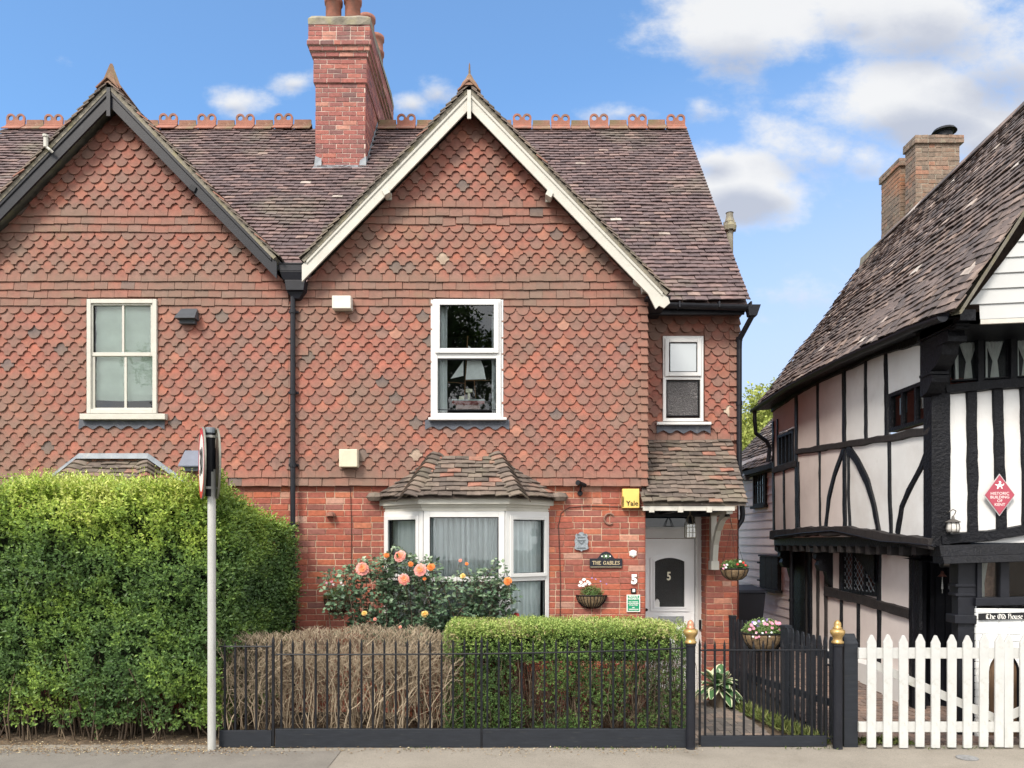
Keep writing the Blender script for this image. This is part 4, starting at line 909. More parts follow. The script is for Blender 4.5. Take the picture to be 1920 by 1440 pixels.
for x in (XR + .3, XR + .8): mb.box(x, x + .05, 8.9, 9.7, zf - .07, zf - .013)
build(mb, 'porch_soffit', m_black, house)
xb = XP(1351, 9.3); mb = MB()
mb.box(xb - .035, xb + .035, 9.60, 9.695, ZP(1068, 9.65), zf - .02); mb.box(xb - .036, xb + .036, 8.91, 9.60, zf - .09, zf - .013); mb.box(xb - .05, xb + .05, 9.54, 9.69, ZP(1068, 9.6), ZP(1052, 9.6))
pts = [(xb, 9.58, ZP(1052, 9.58)), (xb, 9.53, ZP(1020, 9.5)), (xb, 9.40, ZP(992, 9.4)), (xb, 9.20, ZP(972, 9.2)), (xb, 9.00, zf - .09)]
vs = []
for i, p in enumerate(pts):
    dd = (Vector(pts[min(i + 1, 4)]) - Vector(pts[max(0, i - 1)])).normalized(); w = Vector((0, -dd.z, dd.y)) * .035
    for sx_ in (-.033, .033): vs += [Vector(p) + Vector((sx_, 0, 0)) - w, Vector(p) + Vector((sx_, 0, 0)) + w]
mb.add(vs, [f for i in range(4) for f in ((i * 4, i * 4 + 1, i * 4 + 5, i * 4 + 4), (i * 4 + 2, i * 4 + 6, i * 4 + 7, i * 4 + 3), (i * 4, i * 4 + 4, i * 4 + 6, i * 4 + 2), (i * 4 + 1, i * 4 + 3, i * 4 + 7, i * 4 + 5))])
build(mb, 'porch_bracket', m_wood_w, house)

# ------------------------------------------------------------------ small things fixed to the walls
def cowl(hs, px0, px1, py0, py1, m, name='vent_cowl'):
    a, b, c, e = rect(px0, px1, py0, py1, 8.95); mb = MB()
    mb.add([(a, 8.86, c), (b, 8.86, c), (b - .02, 8.985, e), (a + .03, 8.985, e), (a, 8.86, c - .012), (b, 8.86, c - .012), (b, 8.99, c - .012), (a, 8.99, c - .012)], [(0, 1, 2, 3), (0, 4, 5, 1), (4, 7, 6, 5), (1, 5, 6, 2), (0, 3, 7, 4)])
    mb.box(a + .03, b - .03, 8.93, 8.99, c - .06, c - .013); return build(mb, name, m, hs)
cowl(house2, 333, 371, 577, 598, mat('slate_grey_cowl', (.06, .065, .075), rough=.5)); cowl(house2, 340, 378, 844, 874, mat('blue_grey_cowl', (.12, .135, .18), rough=.5))
m_creambox = mat('aged_cream_plastic', (.58, .53, .40), rough=.5, noise_amt=.08, noise_scale=8, dirt=[((.3, .26, .16), 12, .6, .74, .4)])
def wallbox(px0, px1, py0, py1, m, label, cat, name, dep=.09, d=8.98, group=None):
    a, b, c, e = rect(px0, px1, py0, py1, d); mb = MB(); mb.box(a, b, d - dep, d + .02, c, e); return build(mb, name, m, None, bevel=.008, label=label, cat=cat, group=group)
wallbox(626, 661, 559, 583, mat('pale_plastic', (.62, .60, .54), rough=.5, dirt=[((.4, .37, .28), 10, .55, .7, .5)]), 'small pale cream box high on the tiles, right of the black hopper', 'alarm box', 'alarm_box', .10)
wallbox(639, 673, 844, 877, m_creambox, 'yellowed cream alarm box low on the tiles, left of the bay roof', 'alarm box', 'alarm_box', .10)
d = 9.03; ab = thing('alarm_box', 'yellow alarm box with black lettering beside the porch roof', 'alarm box', P(1181, 954, d))
a, b, c, e = rect(1166, 1197, 917, 953, d); mb = MB()
mb.hexa([(a, d - .065, c), (b, d - .075, c), (b, d + .02, c), (a, d + .02, c), (a, d - .055, e), (b, d - .065, e), (b, d + .02, e), (a, d + .02, e)]); build(mb, 'box_body', mat('yellow_plastic', (.74, .50, .13), rough=.45, noise_amt=.04), ab, bevel=.006)
mb = MB()
for k in range(9): mb.box(a - .004, a + .012, d - .072, d - .05, c + .02 + k * .014, c + .026 + k * .014)
build(mb, 'sounder_slots', m_iron, ab)
text_mesh('Yale', .085, (XP(1183.5, d), d - .0735, ZP(944.5, d)), m_iron, 'lettering', ab, ext=.001, bold=.0008)
# floodlight / camera over the brickwork
sl = thing('security_camera', 'small black camera on the brick wall under the tiles', 'camera', P(1089, 926, 9.03)); mb = MB(); c = P(1090, 911, 8.98)
mb.tube([c + Vector((-.05, -.10, .03)), c + Vector((.045, .0, .005))], [.026, .026], 10); mb.tube([c + Vector((-.055, -.105, .032)), c + Vector((-.035, -.08, .027))], [.032, .032], 10); mb.tube([c, c + Vector((-.01, .02, -.04)), c + Vector((-.01, .05, -.08))], .012, 8); mb.lathe(c + Vector((-.01, .065, -.085)), [(.0, .03), (.03, .03), (.035, .0)], 10, ax='Y'); build(mb, 'camera_body', m_iron, sl)
def spot(px, py, d, label, m, flip=1):
    t = thing('security_light', label, 'security light', P(px, py + 10, d)); c = P(px, py, d); mb = MB()
    mb.obox(c + Vector((-.03 * flip, -.10, -.05)), (.07 * flip, .0, .04), (0, .13, 0), (-.03 * flip, 0, .06)); build(mb, 'lamp_housing', m, t, bevel=.006)
    mb = MB(); mb.tube([c + Vector((.0, .02, 0)), c + Vector((0, .09, .02))], .018, 8); mb.box(c.x - .03, c.x + .03, c.y + .07, c.y + .09, c.z - .02, c.z + .06); build(mb, 'bracket', m, t)
spot(728, 366, 8.88, 'small white light under the left slope of the white bargeboard', m_wood_w); spot(1028, 370, 8.88, 'small white light under the right slope of the white bargeboard', m_wood_w, -1)
spot(366, 360, 8.88, 'small black light under the right slope of the black bargeboard', m_iron, -1)
t = thing('aerial_bracket', 'small pale pipe fitting on the left slope of the black bargeboard', 'bracket', P(88, 285, 8.78)); c = P(86, 262, 8.74); mb = MB(); mb.tube([c + Vector((0, 0, -.09)), c + Vector((0, 0, .04))], .026, 10); mb.tube([c + Vector((0, 0, .03)), c + Vector((0, 0, .055))], .036, 10); mb.tube([c + Vector((.0, 0, -.08)), c + Vector((.05, .0, -.12)), c + Vector((.07, .02, -.14))], .016, 8); build(mb, 'pipe', m_wood_w, t)
# terracotta vent hood on the brickwork
mb = MB(); c = P(621, 968, 9.05); mb.lathe(c + Vector((0, 0, 0)), [(.055, -.06), (.06, .02), (.045, .10), (.0, .11)], 12, ax='Y', a0=0, a1=180)
mb.add([c + Vector((.055 * math.cos(t), -.058 + .0, .055 * math.sin(t))) for t in [math.pi * i / 10 for i in range(11)]], [tuple(range(11))]); build(mb, 'vent_hood', m_terra, house)
# horseshoe, shell, shield, name plate, numbers, notice
mb = MB(); c = P(1143, 973, 9.04); pts = [c + Vector((.062 * math.cos(R(a)) * 1.25 * .85, 0, .062 * math.sin(R(a)) * 1.05)) for a in range(38, 323, 15)]
mb.tube(pts, [.009] + [.0125] * (len(pts) - 2) + [.009], 6); build(mb, 'horseshoe', mat('rusty_iron', (.22, .12, .09), rough=.8, noise_amt=.3), None, label='rusty horseshoe hung sideways on the brick wall beside the yellow box', cat='horseshoe')
mb = MB(); c = P(1187, 1038, 9.045); vs = [c + Vector((0, -.022, .0))]; N_ = 36
for rr, yy in ((.35, -.022), (.75, -.016), (1, .0)):
    for i in range(N_):
        a = 2 * math.pi * i / N_ + math.pi / 2; r = .047 * rr * (1 + .07 * math.cos(i * 3.14159 * 12 / N_ * 1.0)) * (1.0 if math.cos(a - math.pi / 2) < .9 else .9); vs.append(c + Vector((r * math.cos(a), yy, r * math.sin(a))))
mb.add(vs, [(0, 1 + i, 1 + (i + 1) % N_) for i in range(N_)] + [(1 + j * N_ + i, 1 + (j + 1) * N_ + i, 1 + (j + 1) * N_ + (i + 1) % N_, 1 + j * N_ + (i + 1) % N_) for j in range(2) for i in range(N_)])
build(mb, 'scallop_shell', m_num, None, label='white scallop shell on the bricks right of the black name plate', cat='shell ornament')
c = P(1090, 1016, 9.04); sh = thing('shield_plaque', 'grey metal shield-shaped plaque on the brick wall', 'plaque', P(1090, 1036, 9.05))
out = [(0, -.125), (.02, -.108), (.07, -.10), (.098, -.085), (.092, -.06), (.085, -.03), (.092, -.01), (.095, .02), (.08, .05), (.088, .075), (.07, .105), (.045, .10), (.03, .118), (0, .128)]
out = [(x * .88, z * .95) for x, z in out]; out = out + [(-x, z) for x, z in reversed(out[1:-1])]; mb = MB(); mb.prism(c, XA, ZA, FRONT, out, .014)
m_pewter = mat('pewter', (.27, .30, .33), rough=.5, metal=.3, noise_amt=.3, noise_scale=60, bump=.004, bump_scale=50); build(mb, 'shield', m_pewter, sh)
mb = MB(); s = .88
for z, w in ((.055, .05), (.018, .055), (-.075, .06)): mb.box(c.x - w * s, c.x + w * s, c.y - .02, c.y - .013, c.z + z - .007, c.z + z + .007)
mb.prism(c + Vector((0, -.014, -.02)), XA, ZA, FRONT, [(-.035, .02), (0, -.012), (.035, .02), (.03, .03), (0, .002), (-.03, .03)], .007)
for sg in (-1, 1): mb.prism(c + Vector((sg * .04, -.014, .085)), XA, ZA, FRONT, [(-.02, 0), (.02, -.006), (.012, .014), (-.012, .012)], .006)
build(mb, 'relief', mat('dull_pewter', (.12, .135, .15), rough=.6), sh)
d = 9.035; np_ = thing('name_plate', 'black arched house name plate with gold lettering on the bricks', 'name plate', P(1136, 1065, d)); sc = d / F
c = P(1136, 1065, d + .01); W2 = 30.5 * sc; out = [(-W2, 0), (W2, 0), (W2, 18 * sc)] + [(x * sc, z * sc) for x, z in [(17, 18), (14, 20), (11, 25), (7, 29), (3, 30.5), (0, 31), (-3, 30.5), (-7, 29), (-11, 25), (-14, 20), (-17, 18)]] + [(-W2, 18 * sc)]
mb = MB(); mb.prism(c, XA, ZA, FRONT, out, .014); build(mb, 'plate', mat('gloss_black_plate', (.012, .014, .022), rough=.25), np_, bevel=.002)
# broad-nib lettering
def nib(mb, strokes, o, s, nv, dep=.002, u=XA, n=FRONT):
    nv = Vector((nv[0], nv[1])); o = Vector(o)
    for st in strokes:
        for (a, b) in zip(st, st[1:]):
            a = Vector(a); b = Vector(b); q = [a - nv, a + nv, b + nv, b - nv]
            p = [o + u * (c_.x * s) + ZA * (c_.y * s) for c_ in q]
            mb.add([x + n * dep for x in p], [(0, 1, 2, 3)])
GLY = {'T': ([[(.0, 1), (.8, 1)], [(.4, 1), (.4, 0)], [(.28, 0), (.52, 0)], [(0.02, 1), (.02, .84)], [(.78, 1), (.78, .84)]], .8), 'H': ([[(.1, 1), (.1, 0)], [(.7, 1), (.7, 0)], [(.1, .5), (.7, .5)], [(0, 0), (.2, 0)], [(0, 1), (.2, 1)], [(.6, 0), (.8, 0)], [(.6, 1), (.8, 1)]], .8),
       'E': ([[(.1, 1), (.1, 0)], [(0, 1), (.58, 1)], [(0, 0), (.6, 0)], [(.1, .52), (.42, .52)], [(.58, 1), (.58, .84)], [(.6, 0), (.6, .18)]], .62), 'G': ([[(.7, .8), (.55, .97), (.38, 1), (.18, .9), (.05, .68), (.04, .35), (.16, .1), (.38, 0), (.58, .04), (.68, .12), (.68, .45)], [(.5, .45), (.8, .45)], [(.7, .78), (.7, 1)]], .8),
       'A': ([[(.38, 1), (.1, 0)], [(.38, 1), (.68, 0)], [(.2, .35), (.58, .35)], [(0, 0), (.22, 0)], [(.56, 0), (.8, 0)]], .78), 'B': ([[(.1, 1), (.1, 0)], [(0, 1), (.42, 1), (.56, .88), (.56, .68), (.42, .54), (.1, .54)], [(.42, .54), (.62, .4), (.62, .16), (.45, 0), (0, 0)]], .68),
       'L': ([[(.1, 1), (.1, 0)], [(0, 1), (.2, 1)], [(0, 0), (.58, 0), (.58, .2)]], .62), 'S': ([[(.52, .82), (.4, .98), (.22, 1), (.08, .88), (.08, .68), (.24, .56), (.42, .46), (.54, .3), (.52, .12), (.36, 0), (.18, .02), (.05, .18)], [(.53, .8), (.53, 1)], [(.04, 0), (.04, .2)]], .6), ' ': ([], .45)}
mb = MB(); word = 'THE GABLES'; tot = sum(GLY[ch][1] + .16 for ch in word) - .16; S_ = 51 * sc / tot; x = -tot * S_ / 2
for ch in word:
    nib(mb, GLY[ch][0], Vector((c.x + x, c.y - .0155, c.z + 6.6 * sc)), S_, (.075, .018), 0); nib(mb, GLY[ch][0], Vector((c.x + x, c.y - .0158, c.z + 6.6 * sc)), S_, (.0, .05), 0); x += (GLY[ch][1] + .16) * S_
mb.box(c.x - W2 + .01, c.x + W2 - .01, c.y - .0155, c.y - .014, c.z + 1.7 * sc, c.z + 2.3 * sc); build(mb, 'lettering', m_gold, np_)
mb = MB(); e = c + Vector((0, -.0155, 22 * sc))
for k in range(9):
    a = k * 40; mb.add([e + Vector((0, 0, 0)), e + Vector((.034 * math.cos(R(a - 12)) * 1.2, 0, .022 * math.sin(R(a - 12)))), e + Vector((.045 * math.cos(R(a)) * 1.2, 0, .03 * math.sin(R(a)))), e + Vector((.034 * math.cos(R(a + 12)) * 1.2, 0, .022 * math.sin(R(a + 12))))], [(0, 1, 2, 3)])
build(mb, 'leaf_spray', mat('painted_leaves', (.10, .19, .08), rough=.5), np_)
mb = MB()
for dx, dz, r in ((0, .002, .013), (-.05, 0, .009), (.05, 0, .009)): mb.lathe(e + Vector((dx, -.001, dz)), [(r, 0), (0, .002)], 10, ax='Y')
build(mb, 'painted_flowers', m_num, np_)
text_mesh('5', .15, P(1189, 1087, 9.03), m_num, 'house_number', None, ext=.010, bold=.009, sx=.95, label='white numeral five on the bricks left of the front door', cat='house number')
t = thing('doorbell', 'tiny black and white doorbell under the white numeral five', 'doorbell', P(1188, 1113, 9.03)); a, b, c_, e = rect(1183.5, 1192.5, 1103, 1113, 9.03); mb = MB(); mb.box(a, b, 9.025, 9.05, c_, e); build(mb, 'casing', m_iron, t, bevel=.002); mb = MB(); mb.box(a + .014, b - .014, 9.015, 9.024, c_ + .02, e - .008); build(mb, 'button', m_num, t)
d = 9.04; a, b, c_, e = rect(1175, 1200, 1115, 1147, d); t = thing('notice_sign', 'small green notice with white writing beside the front door', 'sign', (a, d, c_)); mb = MB(); mb.box(a, b, d - .008, d + .01, c_, e); build(mb, 'backing', m_num, t)
mb = MB(); mb.box(a + .010, b - .010, d - .0095, d - .008, c_ + .010, e - .010); build(mb, 'green_panel', mat('sign_green', (.01, .24, .12), rough=.4), t)
xm = (a + b) / 2
for s_, sz, zz in (('PRIVATE', .030, e - .026), ('PROPERTY', .030, e - .052), ('NO PARKING', .019, e - .088), ('ACCESS REQUIRED', .015, e - .108), ('AT ALL TIMES', .017, e - .127), ('NO', .019, e - .158), ('TRESPASSING', .020, e - .180)):
    text_mesh(s_, sz, (xm, d - .0105, zz), m_num, 'lettering', t, ext=.0004, bold=.0006)
# cable looping over the bricks
pts = [P(1208, 951, 9.045), P(1160, 950, 9.045), P(1100, 949, 9.045), P(1068, 951, 9.045), P(1052, 962, 9.045), P(1047, 985, 9.045), P(1049, 1030, 9.045), P(1051, 1090, 9.045), P(1050, 1190, 9.045)]
mb = MB(); mb.tube(pts, .005, 6); mb.tube([P(657, 915, 9.045), P(659, 980, 9.045), P(659, 1060, 9.045), P(660, 1180, 9.045)], .004, 6); build(mb, 'cable', mat('brown_cable', (.05, .025, .02), rough=.6), house)
# porch lantern
ln = thing('porch_lantern', 'glass and metal lantern hanging under the porch in front of the door', 'lantern', P(1294, 1010, 9.35)); c = P(1294, 1008, 9.35); w = .058; mb = MB()
for sx_ in (-1, 1):
    for sy in (-1, 1): mb.tube([c + Vector((sx_ * w, sy * w, 0)), c + Vector((sx_ * w * .95, sy * w, .17)), c + Vector((sx_ * w * .45, sy * w * .45, .26)), c + Vector((0, 0, .30))], .005, 5)
for z in (0, .065, .13, .17): mb.box(c.x - w, c.x + w, c.y - w - .003, c.y - w + .003, c.z + z - .003, c.z + z + .003)
for sx_ in (-.4, .35): mb.tube([c + Vector((sx_ * w, -w, 0)), c + Vector((sx_ * w, -w, .17))], .003, 4)
mb.tube([c + Vector((0, 0, .30)), c + Vector((0, 0, .36))], .012, 6); mb.box(c.x - w, c.x + w, c.y - w, c.y + w, c.z - .006, c.z); build(mb, 'lantern_frame', mat('weathered_brass', (.16, .14, .10), rough=.5, metal=.5), ln)
mb = MB(); mb.box(c.x - w + .004, c.x + w - .004, c.y - w + .004, c.y + w - .004, c.z, c.z + .17); build(mb, 'lantern_glass', glass('lantern_glass', .16, tint=(.85, .85, .8)), ln)

c = P(968, 1166, 8.80); t = thing('figurine', 'small red and white figurine behind the right pane of the bay window', 'figurine', c); mb = MB(); mb.lathe(c, [(.0, 0), (.045, 0), (.05, .04), (.03, .10), (.0, .11)], 12); build(mb, 'robe', mat('red_glaze', (.45, .03, .03), rough=.4), t, smooth=True); mb = MB(); mb.lathe(c + Vector((0, 0, .10)), [(0, 0), (.028, .015), (.03, .04), (.0, .065)], 12); build(mb, 'head', m_num, t, smooth=True)
# model sailing boat on the window sill
d = 9.10; bt = thing('model_boat', 'model sailing boat with white sails standing inside the upper window', 'model boat', P(878, 768, d)); c = P(878, 762, d); mb = MB()
hull = []; N_ = 12
for i in range(N_ + 1):
    t = i / N_; x = -.20 + .40 * t; w = .045 * math.sin(math.pi * (t * .86 + .1)) ** .6; dp = .05 * math.sin(math.pi * (t * .8 + .12)) ** .5
    hull += [(c.x + x, c.y - w, c.z + .075 + .012 * (2 * t - 1) ** 2), (c.x + x, c.y - w * .8, c.z + .05), (c.x + x, c.y, c.z + .06 - dp), (c.x + x, c.y + w, c.z + .075)]
mb.add(hull, [(i * 4 + j, i * 4 + 4 + j, i * 4 + 5 + j, i * 4 + 1 + j) for i in range(N_) for j in range(3)] + [(i * 4, i * 4 + 3, i * 4 + 7, i * 4 + 4) for i in range(N_)], tints=[(.9 if j in (0, 3) else .1, .5, 0) for _ in range(N_ + 1) for j in range(4)])
build(mb, 'hull', mat('boat_hull', ramp=[(0, (.25, .06, .06)), (.45, (.3, .1, .1)), (.55, (.35, .5, .5)), (1, (.85, .87, .86))], rough=.4), bt)
mb = MB(); m_sail = mat('sail_cloth', (.88, .90, .88), rough=.8)
mb.add([P(887, 676, d), P(902, 676, d), P(907, 690, d) + Vector((0, -.02, 0)), P(911, 711, d), P(873, 712, d), P(876, 676, d)], [(0, 1, 2, 3, 4, 5)]); mb.add([P(869, 676, d), P(869, 705, d) + Vector((0, -.01, 0)), P(845, 710, d)], [(0, 1, 2)])
mb.add([P(878, 648, d), P(878, 656, d), P(887, 656, d)], [(0, 1, 2)]); build(mb, 'sails', m_sail, bt)
mb = MB(); mb.tube([P(871, 745, d), P(873, 700, d), P(877, 630, d)], .006, 6); mb.tube([P(836, 716, d), P(873, 719, d)], .003, 5); mb.tube([P(872, 714, d), P(918, 713, d)], .004, 5); mb.tube([P(889, 712, d), P(892, 745, d)], .006, 6); build(mb, 'mast', mat('varnished_spar', (.22, .12, .06), rough=.4), bt)
mb = MB(); mb.box(c.x - .03, c.x + .05, c.y - .03, c.y + .03, c.z + .17, c.z + .21); mb.box(c.x - .005, c.x + .02, c.y - .02, c.y + .02, c.z + .08, c.z + .17); mb.box(c.x - .11, c.x - .05, c.y - .02, c.y + .02, c.z + .075, c.z + .12); build(mb, 'cabin', mat('pale_cabin', (.7, .68, .5), rough=.5), bt)
mb = MB(); mb.box(c.x - .15, c.x + .14, c.y - .03, c.y + .05, c.z - .035, c.z + .012); build(mb, 'stand', mat('brown_stand', (.24, .14, .12), rough=.6), bt)
mb = MB(); c = P(927, 766, 9.13); mb.lathe(c, [(.03, 0), (.035, .06), (.025, .12), (.02, .16), (.03, .19), (.0, .2)], 10); build(mb, 'ornament', m_num, None, smooth=True, label='white ornament at the right end of the upper window sill', cat='ornament')
# ------------------------------------------------------------------ ground
def terrain(x, y):
    e = 0.0
    if x > 2.95: e += .30 * min(1, max(0, (y - 8.0) / 4.0)) * min(1, (x - 2.95) / .5)
    return e
def gsheet(name, x0, x1, y0, y1, step, mt, z=0.0, amp=.0, fn=None, **pr):
    nx = max(1, int((x1 - x0) / step)); ny = max(1, int((y1 - y0) / step)); mb = MB(); vs = []
    for j in range(ny + 1):
        for i in range(nx + 1):
            x = x0 + (x1 - x0) * i / nx; y = y0 + (y1 - y0) * j / ny
            vs.append((x, y, z + (fn(x, y) if fn else 0) + mnoise.noise(Vector((x * 1.5, y * 1.5, z))) * amp))
    mb.add(vs, [(j * (nx + 1) + i, j * (nx + 1) + i + 1, (j + 1) * (nx + 1) + i + 1, (j + 1) * (nx + 1) + i) for j in range(ny) for i in range(nx)])
    return build(mb, name, mt, None, smooth=True, kind='structure', **pr)
m_soil = mat('earth_and_litter', (.13, .095, .065), rough=1, noise_amt=.35, noise_scale=14, bump=.02, bump_scale=30, dirt=[((.28, .22, .14), 22, .52, .68, .7), ((.05, .04, .03), 9, .5, .7, .6)])
m_pave = mat('worn_tarmac_pavement', (.25, .225, .19), rough=.95, noise_amt=.10, noise_scale=2.2, bump=.004, bump_scale=160, dirt=[((.36, .32, .26), 120, .52, .66, .8), ((.10, .09, .075), 75, .55, .68, .6), ((.16, .14, .11), 1.3, .52, .7, .5)])
m_road = mat('asphalt_road', (.06, .06, .062), rough=.9, noise_amt=.2, noise_scale=60, bump=.004, bump_scale=120)
gsheet('ground', -150, 150, -80, 7.2, 20, m_soil, -.13); gsheet('far_ground', -150, 150, 16.4, 220, 20, mat('rough_grass', (.10, .14, .045), rough=1, noise_amt=.3, noise_scale=2, bump=.02, bump_scale=20), .1)
gsheet('garden_ground', -12, 30, 7.2, 16.5, .25, m_soil, -.03, .025, terrain)
gsheet('road', -60, 60, -3.2, 4.6, 4, m_road, -.12); mb = MB(); mb.box(-60, 60, 4.6, 4.75, -.125, .0); build(mb, 'kerb', mat('kerb_stone', (.3, .29, .27), rough=.9), None, kind='structure')
gsheet('pavement', -60, 60, 4.75, 7.60, .15, m_pave, 0, .006)
gsheet('pavement_patch', -20, XP(628, 7.1), 4.78, 7.36, .15, mat('older_tarmac', (.185, .17, .15), rough=.95, noise_amt=.12, noise_scale=3, bump=.004, bump_scale=130, dirt=[((.28, .26, .22), 110, .55, .68, .6), ((.09, .085, .075), 60, .56, .68, .5), ((.13, .115, .10), 1.1, .5, .7, .5)]), .006, .006)
# herringbone brick paths
def herring(name, x0, x1, y0, y1, z, mt, fn=None, seed=0, s=.1, inside=None, kind='structure'):
    mb = MB(); rn = random.Random(seed); N_ = int((x1 - x0 + y1 - y0) / s) + 4
    n_i = int((x1 - x0) / s) + 6; n_j = int((y1 - y0) / s) + 6
    for j in range(-4, n_j):
        for i in range(-4, n_i):
            r = (i - j) % 4
            if r == 0: a = (i, j, 2, 1)
            elif r == 3 and True: a = (i, j, 1, 2) if (i - j) % 4 == 3 else None
            else: continue
            ax, ay = x0 + a[0] * s, y0 + a[1] * s; bx, by = ax + a[2] * s - .006, ay + a[3] * s - .006
            ax, bx = max(ax, x0), min(bx, x1); ay, by = max(ay, y0), min(by, y1)
            if bx - ax < .02 or by - ay < .02: continue
            if inside and not inside((ax + bx) / 2, (ay + by) / 2): continue
            zz = z + (fn((ax + bx) / 2, (ay + by) / 2) if fn else 0) + rn.uniform(-.002, .003); t = (rn.random(), rn.random(), 0)
            mb.hexa([(ax, ay, zz - .02), (bx, ay, zz - .02), (bx, by, zz - .02), (ax, by, zz - .02), (ax, ay, zz), (bx, ay, zz), (bx, by, zz), (ax, by, zz)], tint=t)
    return build(mb, name, mt, None, kind=kind)
m_paver = mat('grey_brown_paver', ramp=[(0, (.12, .11, .10)), (.5, (.19, .165, .145)), (1, (.27, .21, .17))], rough=.9, noise_amt=.2, noise_scale=30, dirt=[((.10, .12, .05), 6, .6, .75, .5)])
herring('garden_path', 1.78, 2.80, 7.62, 9.74, .012, m_paver, seed=3)
m_pave2 = mat('red_brown_paver', ramp=[(0, (.13, .10, .09)), (.5, (.21, .155, .13)), (1, (.29, .20, .16))], rough=.9, noise_amt=.2, noise_scale=30)
herring('alley_paving', 3.35, 5.6, 7.62, 13.4, .012, m_pave2, terrain, seed=5)

# ------------------------------------------------------------------ leaves
def leafmesh(pos, d, nrm, L, W, tint, fold=.25):
    """one folded leaf per row: base pos, direction d, normal nrm"""
    d = d / np.linalg.norm(d, axis=1, keepdims=True); s = np.cross(d, nrm); s /= (np.linalg.norm(s, axis=1, keepdims=True) + 1e-9); n = np.cross(s, d)
    L = L[:, None]; W = W[:, None]; b = pos; tip = pos + d * L - n * L * .08; m = pos + d * L * .45
    l = m + s * W * .5 + n * W * fold; r = m - s * W * .5 + n * W * fold
    V = np.stack([b, l, tip, r], 1).reshape(-1, 3); k = np.arange(len(pos)) * 4
    Fc = np.concatenate([np.stack([k, k + 3, k + 2], 1), np.stack([k, k + 2, k + 1], 1)]); T = np.repeat(tint, 4, axis=0)
    return V, Fc, T
def unit(v): return v / (np.linalg.norm(v, axis=1, keepdims=True) + 1e-9)
def sprigs(base, out, nl, step, L, W, tint, spread=.9, r=rng, up=.5, jit=.35):
    """sprigs growing from base along out, nl leaves each"""
    n = len(base); out = unit(out + r.normal(0, jit, (n, 3)) + np.array([0, 0, up])); a = unit(np.cross(out, r.normal(0, 1, (n, 3)))); b = np.cross(out, a)
    PS, DS, NS, LS, WS, TS = [], [], [], [], [], []
    for k in range(nl):
        ang = k * 1.571 + (0 if k % 2 else 3.14159) + r.normal(0, .3, n); lat = a * np.cos(ang)[:, None] + b * np.sin(ang)[:, None]; t = k / nl
        sp = spread * (1 - .6 * t)
        p = base + out * (step * k) + r.normal(0, .004, (n, 3)); d = unit(out * (1 - sp * .5) + lat * sp)
        PS.append(p); DS.append(d); NS.append(unit(out + lat * -.3 + r.normal(0, .2, (n, 3)))); LS.append(L * (1 - .45 * t) * r.uniform(.8, 1.2, n)); WS.append(W * (1 - .4 * t) * r.uniform(.8, 1.2, n))
        tt = tint.copy(); tt[:, 0] = np.clip(tt[:, 0] + .10 * t + r.normal(0, .05, n), 0, 1); tt[:, 1] = r.uniform(0, 1, n); TS.append(tt)
    return leafmesh(np.concatenate(PS), np.concatenate(DS), np.concatenate(NS), np.concatenate(LS), np.concatenate(WS), np.concatenate(TS))
def merge(parts):
    V, Fc, T = [], [], []; o = 0
    for v, f, t in parts: V.append(v); Fc.append(f + o); T.append(t); o += len(v)
    return np.concatenate(V), np.concatenate(Fc), np.concatenate(T)
def sticks(p0, p1, r0, r1, tint, bend=0.0, segs=3, r=rng):
    """thin three-sided twigs"""
    n = len(p0); mid = r.normal(0, 1, (n, 3)) * (np.linalg.norm(p1 - p0, axis=1, keepdims=True)) * bend; d = unit(p1 - p0); a = unit(np.cross(d, np.array([.3, .9, .2]))); b = np.cross(d, a); V = []
    for i in range(segs + 1):
        t = i / segs; c = p0 * (1 - t) + p1 * t + mid * (4 * t * (1 - t)); rr = (r0 * (1 - t) + r1 * t)[:, None]
        for k in range(3): V.append(c + (a * math.cos(k * 2.094) + b * math.sin(k * 2.094)) * rr)
    V = np.stack(V, 1); m = (segs + 1) * 3; k = np.arange(n)[:, None] * m; Fc = []
    for i in range(segs):
        for j in range(3):
            q = [i * 3 + j, i * 3 + (j + 1) % 3, (i + 1) * 3 + (j + 1) % 3, (i + 1) * 3 + j]
            Fc.append(k + np.array([q[0], q[1], q[2]])); Fc.append(k + np.array([q[0], q[2], q[3]]))
    return V.reshape(-1, 3), np.concatenate(Fc), np.repeat(tint, m, axis=0)
def fbm(p, s, seed=0.0):
    return np.array([mnoise.noise(Vector(q) * s + Vector((seed, seed * .7, -seed))) for q in p])

